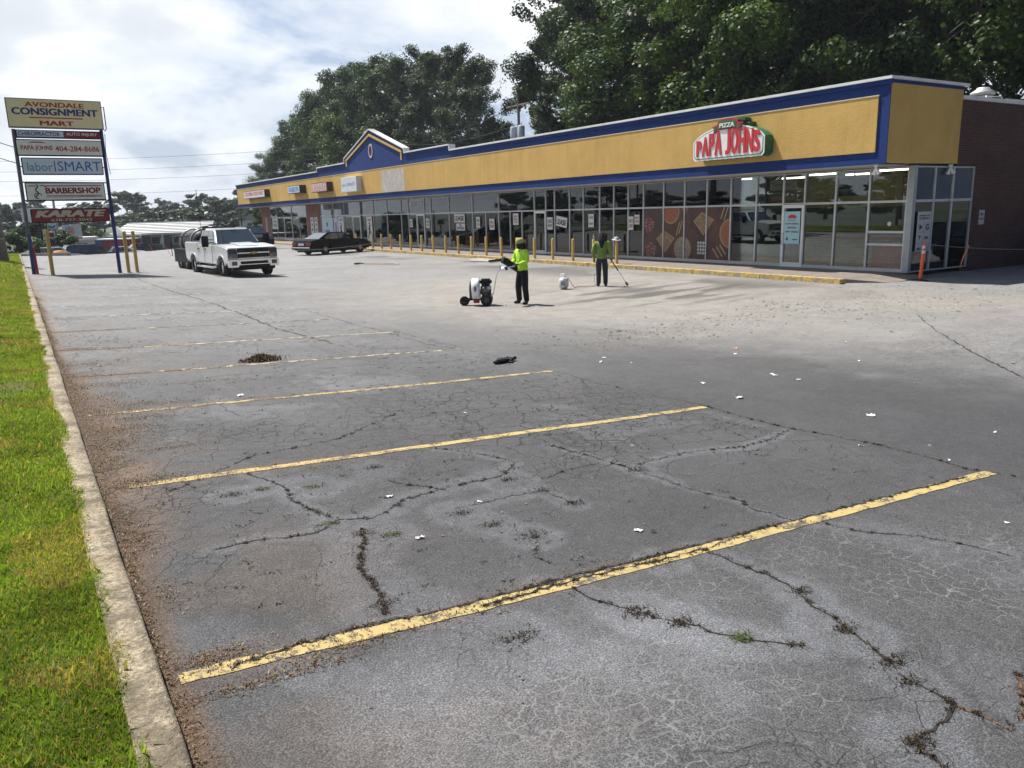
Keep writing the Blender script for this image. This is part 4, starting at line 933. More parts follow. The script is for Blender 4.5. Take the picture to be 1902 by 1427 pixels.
for t_, x_, z_ in (('SRA', .19, -.2), ('BRA', -.19, -.54), ('BOO', .19, -.54)): text_obj('lettering', t_, .22, .09, M_blackp, o, M=frame((x_, -.004, z_), (1, 0, 0), (0, 0, 1)), bold=.04)
o = MB().box(-.17, .17, 0, .008, -.24, .24).build('wall_sign', plain('dull_white', (.45, .44, .42), .7)); o.location = (28.25, Y0-.012, 1.78); tag(o, 'small white parking notice on the dark brick side wall', 'sign')
text_obj('lettering', 'NO', .2, .1, M_blackp, o, M=frame((0, -.003, .1), (1, 0, 0), (0, 0, 1)), bold=.05); text_obj('lettering', 'PARKING', .26, .06, M_blackp, o, M=frame((0, -.003, -.05), (1, 0, 0), (0, 0, 1)))

# pizza mural: four printed sheets behind the panes
k = NT('mural_print'); k.co = k.tc.outputs['Object']
c = k.mix(k.ramp(k.noise(1.6, 5, .7), [(.35, 0.0), (.7, 1.0)]), (.035, .014, .012), (.12, .042, .026)); k.set(Base_Color=c, Roughness=.4); M_mural = k.mat
def food(name, base_, dots, dot2, sc):
    k = NT(name); v_ = k.n('ShaderNodeTexVoronoi'); v_.inputs['Scale'].default_value = sc; k.l(k.co, v_.inputs['Vector'])
    c = k.mix(k.ramp(v_.outputs['Distance'], [(.30, 1.0), (.42, 0.0)]), base_, dots); c = k.mix(k.ramp(k.noise(sc*1.3, 3, .7), [(.52, 0.0), (.58, .8)]), c, dot2)
    k.set(Base_Color=c, Roughness=.4); return k.mat
M_pz = food('pepperoni_pizza', (.30, .075, .03), (.26, .03, .02), (.36, .17, .07), 16)
M_crust = plain('pizza_crust', (.33, .20, .09), .5, 0, .25, 20); M_flat = food('cheese_bread', (.26, .16, .07), (.38, .28, .15), (.08, .04, .025), 12)
M_straw = food('berries', (.12, .018, .018), (.24, .05, .045), (.34, .25, .22), 9); M_stick = plain('bread_stick', (.38, .27, .15), .5, 0, .3, 15); M_mush = food('white_pizza', (.26, .23, .17), (.36, .33, .26), (.08, .06, .05), 15)
panes = [(22.02, 23.28), (23.28, 24.53), (24.53, 25.78), (25.78, 27.06)]
def clipdisc(cy, cz, ry, rz, lo, hi, zlo, zhi, n_=40, rot=0, shape=None):
    pts = shape or [(cy+ry*math.cos(2*math.pi*i/n_), cz+rz*math.sin(2*math.pi*i/n_)) for i in range(n_)]
    for (ax, val, sgn) in ((0, lo, 1), (0, hi, -1), (1, zlo, 1), (1, zhi, -1)):
        out = []
        for i, p in enumerate(pts):
            q = pts[(i+1) % len(pts)]; ip, iq = (p[ax]-val)*sgn >= 0, (q[ax]-val)*sgn >= 0
            if ip: out.append(p)
            if ip != iq:
                t = (val-p[ax])/(q[ax]-p[ax]); out.append((p[0]+t*(q[0]-p[0]), p[1]+t*(q[1]-p[1])))
        pts = out
        if len(pts) < 3: return []
    return pts
for i_, (a, b) in enumerate(panes):
    lo, hi, zl, zh = a+.05, b-.05, .25, 2.34
    o = MB().box(XF-.026, XF-.020, lo, hi, zl, zh).build('mural_sheet', M_mural)
    tag(o, ['dark red mural sheet with half a big pizza and bread sticks, nearest the door', 'mural sheet with cheese bread board and lattice pie, second from the right', 'mural sheet with round white pizza bottom right and big pizza at its top left', 'leftmost mural sheet with berries and half of a square flatbread'][i_], 'mural')
    def item(nm, mat, pts, lay):
        if len(pts) >= 3: MB().prism(pts, XF-.026-lay*.0015-.001, XF-.0262-(lay-1)*.0015-.0002 if lay > 1 else XF-.0261, 'x').build(nm, mat, o)
    for (cy, cz, r_, mt) in ((22.0, 1.32, .58, M_pz), (25.35, 2.2, .52, M_pz), (24.62, .66, .50, M_mush)):
        item('printed_crust', M_crust, clipdisc(cy, cz, r_, r_, lo, hi, zl, zh), 1); item('printed_pizza', mt, clipdisc(cy, cz, r_*.86, r_*.86, lo, hi, zl, zh), 2)
    for (cy, cz, r_) in ((23.45, 1.75, .52), (25.65, 1.0, .52)):
        sq = [(cy-r_*1.1, cz+.1), (cy, cz-r_), (cy+r_*1.1, cz+.05), (cy+.1, cz+r_*.8)]
        item('printed_flatbread', M_crust, clipdisc(0, 0, 0, 0, lo, hi, zl, zh, shape=sq), 1)
        item('printed_topping', M_flat, clipdisc(0, 0, 0, 0, lo, hi, zl, zh, shape=[(cy+(p[0]-cy)*.85, cz+(p[1]-cz)*.85) for p in sq]), 2)
    for (cy, cz, r_) in ((26.7, 1.65, .33), (26.6, .55, .36), (24.5, 2.3, .2)):
        item('printed_berries', M_straw, clipdisc(0, 0, 0, 0, lo, hi, zl, zh, shape=[(cy+r_*(1+.25*math.sin(j*2.3))*math.cos(j*.4488), cz+r_*(1+.3*math.sin(j*3.1))*math.sin(j*.4488)) for j in range(14)]), 1)
    for (cy, cz) in ((22.55, .6), (22.75, .52), (22.38, .68), (24.75, 1.55), (24.9, 1.48), (22.25, 2.1), (22.42, 2.15)):
        dy, dz = (-.16, -.2) if cz < 1 else (-.1, .26); pts = [(cy-dy-.03, cz-dz), (cy-dy+.03, cz-dz-.02), (cy+dy+.03, cz+dz), (cy+dy-.03, cz+dz+.02)]
        item('printed_bread_stick', M_stick, clipdisc(0, 0, 0, 0, lo, hi, zl, zh, shape=pts), 3)
    for j in range(4):
        for (dy, dz, w1, w2) in ((-.21+j*.14, 0, .02, .27), (0, -.21+j*.14, .27, .02)):
            item('printed_lattice', M_paperw, clipdisc(0, 0, 0, 0, lo, hi, zl, zh, shape=[(23.5+dy-w1, .72+dz-w2), (23.5+dy+w1, .72+dz-w2), (23.5+dy+w1, .72+dz+w2), (23.5+dy-w1, .72+dz+w2)]), 3)

# ------------------------------------------------------------------ signs on the fascia
SX = XC-.04
def boxsign(name, y0, y1, z0, z1, d, face, side, label, lines):
    e = empty(name, (SX, (y0+y1)/2, (z0+z1)/2), 0, label, 'sign'); w_, h_ = y1-y0, z1-z0
    MB().box(-d, -.001, -w_/2, w_/2, -h_/2, h_/2).build('cabinet', side, e, .012)
    MB().box(-d-.012, -d-.001, -w_/2+.05, w_/2-.05, -h_/2+.05, h_/2-.05).build('face', face, e)
    for (t_, fw_, fh, cy, cx, mt, b_) in lines:
        text_obj('lettering', t_, fw_*w_, fh*h_, mt, e, M=frame((-d-.015, cx*w_, cy*h_), (0, -1, 0), (0, 0, 1)), bold=b_)
    return e
M_signw = plain('sign_face_white', (.70, .70, .70), .5, 0, .06, 4); M_brown = plain('dark_brown_metal', (.05, .025, .022), .5); M_pink = plain('faded_pink', (.62, .42, .40), .5, 0, .1)
boxsign('food_mart_sign', 78.5, 86.2, 4.32, 5.05, .5, M_signw, M_brown, 'wide white food store sign box with red letters, leftmost on the fascia', [('COLUMBIA FOOD MART', .9, .5, .08, 0, M_red, .03)])
boxsign('tax_sign', 67.7, 71.0, 4.36, 5.02, .55, plain('sign_face_blue_white', (.50, .60, .68), .5), M_blackp, 'small pale blue and white sign box between the food and karate signs', [('TAX BIZ CPA', .85, .55, 0, 0, M_blue2, .04)])
boxsign('karate_sign', 61.2, 64.85, 4.28, 5.0, .5, M_pink, M_brown, 'KARATE sign box in white on faded red with dark side', [('KARATE', .86, .66, 0, 0, M_red, .0), ('KARATE', .84, .58, 0, 0, M_white, .06)])
boxsign('staffing_sign', 55.2, 58.3, 4.06, 5.15, .42, plain('sign_face_pale', (.60, .64, .66), .5), M_signw, 'square white sign box with pale blue letters nearest the gable', [('SMART', .5, .22, 0, -.16, M_blue2, .0), ('labor', .3, .2, 0, .27, M_grayp, 0)])
# pizza shop sign
ps = empty('pizza_shop_sign', (SX, 20.35, 4.03), 0, 'arched red, white and green pizza shop sign with side box on the ochre fascia', 'sign'); D = .44
def arch(hw, z0, ze, zp, n_=22, r_=.10):
    pts = [(hw-r_, z0), (hw, z0+r_), (hw, ze)]
    for i in range(1, n_): a = i/n_; y = hw*(1-2*a); pts.append((y, ze+(zp-ze)*(1-(y/hw)**2)**.75))
    return pts+[(-hw, ze), (-hw, z0+r_), (-hw+r_, z0)]
MB().prism(arch(1.64, -.02, .62, 1.12), -D, 0, 'x').build('cabinet', M_green, ps, .03)
MB().prism(arch(1.645, -.025, .625, 1.125), -D-.02, -D-.001, 'x').build('border', M_white, ps)
MB().prism(arch(1.59, .03, .60, 1.07), -D-.026, -D-.0201, 'x').build('green_line', M_green, ps)
MB().prism(arch(1.565, .055, .59, 1.045), -D-.032, -D-.0261, 'x').build('face', M_white, ps)
hs = [.50, .62, .74, .82, 0, .84, .92, .84, .76, .0, .62]; word = 'PAPA JOHNS'; hh = [.56, .68, .77, .84, 0, .88, .90, .86, .80, .72]
M_pjr = plain('letter_red', (.55, .03, .035), .4, 0, .05); ws_ = [.28, .33, .28, .36, .14, .26, .33, .34, .34, .28]; tot = sum(ws_); y_ = tot/2
for ch, h_, w_ in zip(word, hh, ws_):
    if ch != ' ':
        text_obj('lettering', ch, w_*.93, h_, M_pjr, ps, depth=.02, bold=.055, M=frame((-D-.045, (y_-w_/2), .12+h_/2), (0, -1, 0), (0, 0, 1)))
    y_ -= w_
MB().box(-D-.05, -D-.033, -1.21, -1.17, .74, .84).build('apostrophe', M_pjr, ps)
rib = [(.62, .92), (.50, .98), (.44, .92), (.40, 1.24), (.2, 1.32), (-.05, 1.34), (-.3, 1.30), (-.46, 1.22), (-.50, .90), (-.56, .96), (-.68, .88), (-.62, 1.10), (-.50, 1.12)]
MB().prism([(.66, .84), (.46, .90), (.46, .98), (-.46, .98), (-.46, .90), (-.72, .88), (-.62, 1.02), (-.74, 1.16), (-.50, 1.18), (-.46, 1.26), (-.2, 1.34), (.1, 1.345), (.42, 1.27), (.46, 1.16), (.70, 1.10), (.58, .98)], -D-.06, -D+.12, 'x').build('ribbon', plain('ribbon_red', (.30, .03, .03), .5), ps)
MB().prism([(.40, 1.02), (-.40, 1.02), (-.40, 1.21), (-.1, 1.28), (.1, 1.285), (.40, 1.22)], -D-.068, -D-.0605, 'x').build('ribbon_panel', M_green, ps)
MB().prism([(.62, .90), (.50, .94), (.50, 1.08), (.62, 1.04)], -D-.068, -D-.0605, 'x').build('ribbon_end', M_green, ps)
MB().prism([(-.52, .96), (-.60, 1.02), (-.66, 1.12), (-.52, 1.12)], -D-.068, -D-.0605, 'x').build('ribbon_end', M_green, ps)
MB().box(-D+.13, 0, -.62, -.1, 1.22, 1.32).build('rear_box', M_green, ps); MB().box(-D+.13, 0, -.85, -.2, 1.02, 1.16).build('rear_box', M_green, ps)
text_obj('lettering', 'PIZZA', .68, .15, M_white, ps, depth=.01, bold=.04, M=frame((-D-.074, 0, 1.12), (0, -1, 0), (0, 0, 1)))

# floodlights under the canopy corner
for (x, y, sc_, lab) in ((22.72, 15.0, 1, 'white twin floodlight under the near corner of the canopy'), (26.0, Y0-.05, .85, 'white twin floodlight on the shaded side under the fascia')):
    e = empty('floodlight', (x, y, 3.46), 0, lab, 'floodlight')
    MB().lathe([(.001, .03), (.07, .03), (.06, -.03), (.001, -.04)], 12).build('mount', M_white, e)
    for s_ in (-1, 1):
        Mx = Matrix.Translation((0, s_*.02, -.04)) @ Matrix.Rotation(R(180-s_*28), 4, 'X') @ Matrix.Rotation(R(12), 4, 'Y')
        MB().lathe([(.02, 0), (.025, .06), (.045, .10), (.05, .17), (.075, .24), (.07, .245), (.001, .22)], 14, 0, Mx).build('lamp_head', M_white, e)
# extractor fan on the roof
e = empty('roof_vent', (30.9, 16.35, 5.4), 0, 'white round mushroom extractor vent on the flat roof', 'roof vent'); e.scale = (.74, .74, .80)
MB().lathe([(.36, 0), (.36, .42), (.42, .50), (.44, .78), (.36, .80)], 28).build('drum', M_white, e); MB().lathe([(.40, .82), (.56, .86), (.55, .96), (.30, 1.10), (.28, 1.16), (.001, 1.2)], 28).build('cap', plain('aluminium_cap', (.6, .6, .58), .4, .3), e)
e = empty('roof_vent', (27.5, 65.5, 5.12), 0, 'small pale dome vent on the roof left of the gable', 'roof vent')
MB().lathe([(.3, 0), (.3, .8), (.45, .85), (.42, 1.0), (.2, 1.15), (.001, 1.18)], 20).build('dome', M_white, e); MB().box(-.4, .4, -.4, .4, -.05, .1).build('base', M_steel, e)
for j, (x, y) in enumerate(((24.9, 42), (25.4, 28.8))):
    pass
# black car-parking rail pipes on the side coping
mb = MB(); mb.tube([(28.2, Y0+.2, 5.62), (28.2, Y0+.2, 5.72), (29.2, Y0+.2, 5.74), (29.2, Y0+.2, 5.64)], .02, 6); mb.tube([(29.3, Y0+.1, 5.66), (31.8, Y0+.1, 5.66)], .02, 6)
o = mb.build('roof_conduit', M_steel); tag(o, 'thin grey conduit along the coping of the brick side wall', 'conduit')

# ------------------------------------------------------------------ bollards
M_bol = plain('yellow_bollard_paint', (.60, .40, .11), .6, 0, .16, 7, .2, 30)
BY = [25.58+1.51*i for i in range(18)]+[54.2, 55.8]
labs = {0: 'yellow bollard beside the worker with the torch, nearest in the kerb row', 1: 'yellow bollard with a bottle on its top, second in the kerb row', 17: 'yellow bollard just right of the black sedan bonnet'}
b0 = None
for i_, y in enumerate(BY):
    if b0 is None:
        b0 = empty('bollard', (21.4, y, .15)); b0['category'] = 'bollard'; b0['group'] = 'yellow bollards along the sidewalk kerb'
        MB().lathe([(.064, 0), (.064, .93), (.056, .955), (.03, .97), (.001, .975)], 18).build('post', M_bol, b0)
        MB().lathe([(.11, 0), (.10, .012), (.065, .014)], 18).build('base_ring', M_conc, b0); b = b0
    else: b = copy_tree(b0); b.location = (21.4+random.uniform(-.02, .02), y, .15); b.rotation_euler = (random.uniform(-.012, .012), random.uniform(-.012, .012), i_)
    b['label'] = labs.get(i_, 'yellow steel bollard standing in the row along the sidewalk kerb')
mb = MB(); mb.lathe([(.001, 0), (.035, 0), (.036, .13), (.014, .17), (.014, .20), (.001, .205)], 12); o = mb.build('bottle', plain('pale_bottle', (.45, .5, .47), .25)); o.location = (21.4, BY[1], 1.125); tag(o, 'small pale bottle standing on top of a yellow bollard', 'bottle')
mb = MB(); mb.lathe([(.19, 0), (.17, .015), (.10, .02), (.095, .09), (.06, .12), (.001, .125)], 16, 0, Matrix.Rotation(R(8), 4, 'X')); o = mb.build('sun_hat', plain('grey_cloth', (.42, .43, .45), .9)); o.location = (21.38, BY[0], 1.126); tag(o, 'grey brimmed hat left on top of a yellow bollard', 'hat')
for j, (x, y, h_, lab) in enumerate(((1.58, 36.2, 1.78, 'tall yellow bollard between the two sign posts'), (4.45, 37.4, 1.72, 'left one of the pair of tall yellow bollards right of the sign'), (4.80, 37.55, 1.74, 'right one of the pair of tall yellow bollards right of the sign'))):
    e = empty('tall_bollard', (x, y, zgf(x)), 0, lab, 'bollard', 'tall yellow bollards around the pylon sign')
    MB().lathe([(.072, 0), (.072, h_-.03), (.06, h_), (.001, h_+.01)], 16).build('post', M_bol, e); MB().lathe([(.15, 0), (.14, .012), (.073, .014)], 16).build('base_ring', M_conc, e)

# ------------------------------------------------------------------ pylon sign
py_ = empty('pylon_sign', (2.5, 37.3, .35), 0, 'tall pylon sign of six shop boards on two steel posts', 'pylon sign')
M_postb = plain('blue_steel_post', (.03, .045, .18), .45, .1, .25, 3); M_postg = plain('grey_steel_post', (.16, .15, .19), .5, .2, .3, 3)
def P_(x, z): return (x-2.5, 0, z-.35)
MB().tube([P_(.98, .3), P_(1.0, 2.0)], .072, 12, 0).build('post_foot', M_postb, py_)
MB().tube([P_(.98, 2.0), P_(1.02, 6.0)], .068, 12).build('post', M_postg, py_)
MB().tube([P_(4.10, .2), P_(4.08, 3.0)], .074, 12).build('post', M_postb, py_); MB().tube([P_(4.08, 3.0), P_(4.08, 6.9)], .065, 12).build('post', M_postb, py_)
MB().tube([(1.11-2.5, .12, 0), (1.09-2.5, .1, 1.15)], .05, 10).build('red_pipe', M_red, py_)
mb = MB(); mb.tube([P_(4.16, 6.9), P_(4.28, 6.95), P_(4.28, 6.1), P_(4.2, 6.0)], .02, 6); mb.tube([P_(4.2, 5.9), P_(4.15, 5.2), P_(4.22, 4.3)], .012, 5)
for z in (5.2, 4.6, 4.0, 3.3): mb.tube([P_(.98, z), P_(4.1, z-.03)], .022, 6)
for z in (5.3, 4.7): mb.tube([P_(.3, z+.25), P_(1.0, z)], .015, 5)
mb.build('brackets', M_black, py_)
M_cream = plain('sign_cream', (.90, .76, .42), .45, 0, .04, 4); M_pw = plain('sign_offwhite', (.84, .83, .74), .45, 0, .08, 4); M_pbl = plain('sign_bluewhite', (.66, .73, .80), .45, 0, .05, 4)
def board(x0, x1, z0, z1, mat, edge, lines, d=.16):
    b = MB().box(-(x1-x0)/2, (x1-x0)/2, -d, d, -(z1-z0)/2, (z1-z0)/2).build('sign_board', edge, py_, .01); b.location = P_((x0+x1)/2, (z0+z1)/2)
    w_, h_ = x1-x0, z1-z0; MB().box(-w_/2+.035, w_/2-.035, -d-.012, -d-.001, -h_/2+.035, h_/2-.035).build('face', mat, b)
    for (t_, fw_, fh, cx, cz, mt, bd, shr) in lines: text_obj('lettering', t_, fw_*w_, fh*h_, mt, b, M=frame((cx*w_, -d-.016, cz*h_), (1, 0, 0), (0, 0, 1)), bold=bd, shear=shr)
    return b
def strip(b, x0, x1, z0, z1, mat, d=.16, name='printed_bar'): return MB().box(x0, x1, -d-.016, -d-.0125, z0, z1).build(name, mat, b)
b = board(.88, 4.18, 6.05, 7.14, M_cream, plain('grey_blue_edge', (.16, .17, .22), .5), [('AVONDALE', .62, .17, 0, .30, M_red, .035, 0), ('CONSIGNMENT', .90, .24, 0, .06, M_navy, .045, 0), ('MART', .36, .16, 0, -.33, M_red, .045, 0)]); strip(b, -.92, .92, -.185, -.14, M_red)
b = board(1.08, 4.04, 5.68, 5.97, M_pbl, M_black, [('CHIROPRACTOR', .48, .52, -.235, 0, M_navy, .008, 0), ('AUTO INJURY', .37, .50, .265, 0, M_white, .012, 0)])
MB().box(.14, 1.445, -.176-.002, -.172, -.11, .11).build('face_panel', M_darkred, b)
for ch in b.children:
    if ch.name.startswith('lettering'): ch.location.y = -.006
b = board(1.02, 4.03, 5.0, 5.62, M_pw, M_black, [('PAPA JOHNS', .36, .34, -.27, -.05, M_red, .03, 0), ('404-284-8686', .52, .34, .20, -.05, M_red, .015, 0)])
MB().prism([(-1.1, .16), (-.95, .22), (-.62, .22), (-.45, .16), (-.62, .18), (-.95, .18)], -.176, -.1725, 'y').build('printed_crest', M_darkred, b)
b = board(1.12, 3.96, 4.28, 4.93, M_pbl, M_black, [('labor', .31, .50, -.285, -.04, M_grayp, .01, 0), ('|', .012, .62, -.105, 0, M_navy, 0, 0), ('SMART', .54, .56, .20, 0, M_blue2, .0, 0)])
b = board(1.12, 3.92, 3.28, 3.98, M_pw, M_black, [('BARBERSHOP', .70, .33, .09, .05, M_darkred, .05, 0), ('404-294-7742', .2, .06, .27, -.28, M_blackp, 0, 0)])
strip(b, -.72, 1.28, .20, .235, M_darkred); strip(b, -1.3, -1.05, .20, .235, M_darkred); strip(b, -.72, 1.28, -.17, -.145, M_darkred); strip(b, -.72, 1.28, -.22, -.20, M_darkred)
mb = MB(); mb.tube([(-1.02+.05*math.sin(t*1.3), -.18, .27-t*.055) for t in range(10)], .022, 5); mb.tube([(-1.0+.13*math.cos(t*.7), -.18, -.16+.11*math.sin(t*.7)) for t in range(8)], .014, 5); mb.tube([(-.9, -.18, .22), (-.78, -.18, .24), (-.70, -.18, .16)], .015, 5)
mb.build('printed_pole', M_blackp, b)
b = board(1.17, 3.98, 2.42, 2.96, plain('karate_red', (.24, .014, .018), .45, 0, .08), M_black, [('KARATE', .90, .50, 0, .14, plain('cream_letter', (.58, .50, .36), .5), .07, .25), ('678-727-3045', .52, .20, 0, -.32, plain('cream_letter', (.58, .50, .36), .5), .02, 0)])
# grey pole on the verge
e = empty('utility_pole', (-.12, 46.1, .5), 0, 'grey weathered wooden pole on the grass at the left edge', 'utility pole')
MB().tube([(.16, 0, -.3), (.02, 0, 3), (-.2, 0, 8.5)], [.26, .24, .20], 14).build('shaft', M_wood, e)
mb = MB()
for z in (1.2, 2.6, 3.5): mb.box(-.32, .3, -.3, -.2, z, z+.06)
mb.build('metal_band', M_steel, e)
# ------------------------------------------------------------------ vehicles
def paint(name, col, rough=.32): return plain(name, col, rough, 0, .03, 2, coat=.7)
M_tint = plain('dark_window_glass', (.030, .045, .050), .05, 0, .1, 2, spec=1.0, coat=1)
M_paintw = paint('white_car_paint', (.66, .68, .70)); M_paintk = plain('black_car_paint', (.004, .0045, .007), .35, 0, .1, 2, spec=.25)
M_lens = plain('headlight_lens', (.13, .135, .14), .12, .2, .3, 20); M_redl = plain('tail_light_red', (.35, .02, .015), .2); M_amber = plain('amber_lens', (.6, .2, .03), .25)
def arc(cy, r, z0, n_=9):
    out = []; a0 = math.asin(min(1, max(-1, (z0-.36)/r)))
    for i in range(n_):
        a = (math.pi-a0)+(a0-(math.pi-a0))*i/(n_-1)
        out.append((cy+r*math.cos(a), .36+r*math.sin(a)))
    return out
def wheel(parent, x, y, r, w, side, rimmat=None, name='wheel', ns=6):
    e = bpy.data.objects.new(name, None); COL.objects.link(e); e.parent = parent; e.location = (x, y, r)
    Mx = Matrix.Rotation(R(90), 4, 'Y')
    MB().lathe([(r*.60, -w/2), (r*.90, -w/2), (r, -w*.36), (r, w*.36), (r*.90, w/2), (r*.60, w/2), (r*.58, 0)], 30, 0, Mx).build('tyre', M_rubber, e)
    mb = MB(); s_ = side
    mb.lathe([(r*.60, -w*.46), (r*.60, w*.46), (r*.54, w*.40), (r*.52, -w*.3), (.001, -w*.3)] if s_ > 0 else [(r*.60, w*.46), (r*.60, -w*.46), (r*.54, -w*.40), (r*.52, w*.3), (.001, w*.3)], 26, 1, Mx)
    for i in range(ns):
        a = 2*math.pi*i/ns; mb.box(-.012+s_*w*.30, .012+s_*w*.34, -r*.07, r*.07, 0, r*.55, 0, Matrix.Rotation(a, 4, 'X'))
    mb.lathe([(r*.16, 0), (r*.15, s_*w*.42), (.001, s_*w*.44)], 14, 0, Mx)
    mb.build('rim', [rimmat or M_steel, M_dark], e); return e
def cabin(parent, name, mat, yb0, yt0, yt1, yb1, zb, zt, hb, ht, splits=(.5,), glassn=('windshield', 'side_window', 'rear_window'), bev=.05, pil=.045, gb=.06):
    b = [(-hb, yb0, zb), (hb, yb0, zb), (hb, yb1, zb), (-hb, yb1, zb)]; t = [(-ht, yt0, zt), (ht, yt0, zt), (ht, yt1, zt), (-ht, yt1, zt)]
    MB().add(b+t, [(3, 2, 1, 0), (4, 5, 6, 7), (0, 1, 5, 4), (1, 2, 6, 5), (2, 3, 7, 6), (3, 0, 4, 7)]).build(name, mat, parent, bev)
    B = [Vector(v) for v in b]; T = [Vector(v) for v in t]
    def pane(nm, i, j, u0, u1, v0=.10, v1=.90, off=.012):
        def P(u, v): return B[i].lerp(B[j], u).lerp(T[i].lerp(T[j], u), v)
        c = [P(u0, v0), P(u1, v0), P(u1, v1), P(u0, v1)]; n_ = (c[1]-c[0]).cross(c[3]-c[0]).normalized()
        ctr = Vector((0, (yb0+yb1)/2, (zb+zt)/2)); n_ = n_ if n_.dot(c[0]-ctr) > 0 else -n_
        mb = MB(); mb.add([v+n_*off for v in c]+[v-n_*.004 for v in c], [(0, 1, 2, 3), (7, 6, 5, 4), (0, 4, 5, 1), (1, 5, 6, 2), (2, 6, 7, 3), (3, 7, 4, 0)]); return mb.build(nm, M_tint, parent)
    pane(glassn[0], 0, 1, .05, .95); pane(glassn[2], 2, 3, .08, .92)
    us = [pil]+list(splits)+[1-pil]
    for (i, j) in ((1, 2), (0, 3)):
        for a, c_ in zip(us[:-1], us[1:]): pane(glassn[1], i, j, a+.012, c_-.012, gb, .88)
def grp_empty(name, loc, rz, label, cat, group=None): return empty(name, loc, rz, label, cat, group)

tk = grp_empty('pickup_truck', (8.33, 33.3, zgf(8.3)), R(5), 'white crew cab pickup truck with chrome grille towing a black trailer', 'pickup truck')
WB = 3.7
prof = [(-.88, .62), (-.60, .50)]+arc(0, .50, .50)+arc(WB, .50, .50)+[(4.72, .60), (4.80, .72), (4.82, 1.36), (2.98, 1.36), (2.97, 1.27), (.72, 1.29), (.3, 1.30), (-.66, 1.215), (-.86, 1.15), (-.93, .98)]
MB().prism(prof, -1.0, 1.0, 'x').build('body', M_paintw, tk, .085)
cabin(tk, 'cab', M_paintw, .66, 1.36, 2.76, 2.95, 1.26, 1.92, .955, .75, (.40, .78), bev=.10)
MB().prism([(-.60, 1.235), (.5, 1.32), (.5, 1.35), (-.45, 1.28)], -.42, .42, 'x').build('bonnet_bulge', M_paintw, tk, .02)
MB().box(-.90, .90, 3.05, 4.74, 1.362, 1.372).build('bed_liner', M_black, tk)
mb = MB(); mb.box(-.98, .98, -1.02, -.86, .50, .72, 0); mb.box(-1.0, -.62, -1.03, -.80, .42, .70, 0); mb.box(.62, 1.0, -1.03, -.80, .42, .70, 0); bp_ = mb.build('bumper', M_chrome, tk, .02)
MB().box(-.55, .55, -1.035, -1.021, .53, .64).build('lower_grille', M_black, bp_)
for s_ in (-1, 1): MB().lathe([(.001, .02), (.05, .015), (.07, 0)], 14, 0, Matrix.Translation((s_*.80, -1.035, .575)) @ Matrix.Rotation(R(90), 4, 'X')).build('fog_light', M_lens, bp_); MB().box(s_*.80-.10, s_*.80+.10, -1.034, -1.031, .50, .65).build('fog_bezel', M_black, bp_)
MB().box(-.85, .85, -.97, -.84, .30, .498).build('air_dam', M_black, tk, .02)
gr = MB().box(-.62, .62, -.955, -.90, .76, 1.15).build('grille', M_black, tk)
mb = MB()
for z0, z1, d_ in ((.745, .775, .985), (.94, .985, .995), (1.150, 1.172, .97)): mb.box(-.64, .64, -d_, -.93, z0, z1)
mb.build('grille_bars', M_chrome, gr)
mb = MB()
for z in (.82, .86, .90, 1.03, 1.07, 1.11): mb.box(-.61, .61, -.966, -.957, z, z+.010)
mb.build('grille_mesh', plain('dark_grille', (.06, .06, .065), .4, .5), gr)
mb = MB(); mb.prism([(-.15, .935), (-.05, .935), (-.05, .91), (.05, .91), (.05, .935), (.15, .935), (.13, .99), (.05, .99), (.05, 1.015), (-.05, 1.015), (-.05, .99), (-.13, .99)], -1.006, -.9955, 'y'); mb.build('emblem', plain('gold_emblem', (.50, .38, .12), .3, .5), gr)
for s_ in (-1, 1):
    x0, x1 = sorted((s_*.64, s_*.985))
    h_ = MB().box(x0, x1, -.94, -.80, .78, 1.13).build('headlight', M_lens, tk, .02)
    MB().box(x0+.02, x0+.14, -.953, -.941, .80, .86).build('turn_signal', M_amber, h_); MB().box(x0+.02, x1-.02, -.951, -.941, .94, 1.10).build('lamp_bezel', plain('smoked_lens', (.03, .032, .035), .12), h_)
    mr = MB().box(s_*1.27-.125, s_*1.27+.125, .84, 1.0, 1.20, 1.64).build('side_mirror', M_black, tk, .025); MB().tube([(s_*.93, .98, 1.36), (s_*1.2, .95, 1.36)], .022, 6).tube([(s_*.93, .98, 1.48), (s_*1.2, .95, 1.48)], .018, 6).build('mirror_arm', M_black, mr)
    for y_, L in ((1.02, 1.0), (2.06, .86)):
        d = MB().box(s_*1.0-.006, s_*1.0+.006, y_, y_+L, .56, 1.24).build('door', M_paintw, tk, .004)
        mb = MB(); mb.box(s_*1.0-.008, s_*1.0+.0075, y_-.012, y_-.001, .55, 1.25); mb.box(s_*1.0-.008, s_*1.0+.0075, y_+L+.001, y_+L+.012, .55, 1.25); mb.build('door_gap', M_dark, d)
        MB().box(s_*1.02-.018, s_*1.02+.018, y_+L-.26, y_+L-.05, 1.07, 1.11).build('door_handle', M_black, d, .008)
    MB().tube([(s_*.95, .75, .40), (s_*1.05, .85, .37), (s_*1.05, 2.95, .37), (s_*.95, 3.05, .40)], .05, 8).build('running_board', M_chrome, tk)
    for y_ in (0, WB):
        wheel(tk, s_*.86, y_, .40, .27, s_, M_chrome)
        mb = MB(); P1 = arc(y_, .50, .48, 12); P2 = arc(y_, .56, .48, 12)
        x0, x1 = sorted((s_*.995, s_*1.015)); mb.prism(P1+P2[::-1], x0, x1, 'x'); mb.build('arch_trim', M_paintw, tk)
    MB().box(*sorted((s_*.985, s_*.85)), 4.79, 4.84, .95, 1.33).build('tail_light', M_redl, tk)
MB().box(-.9, .9, 4.83, 4.97, .50, .66).build('rear_bumper', M_chrome, tk, .02)
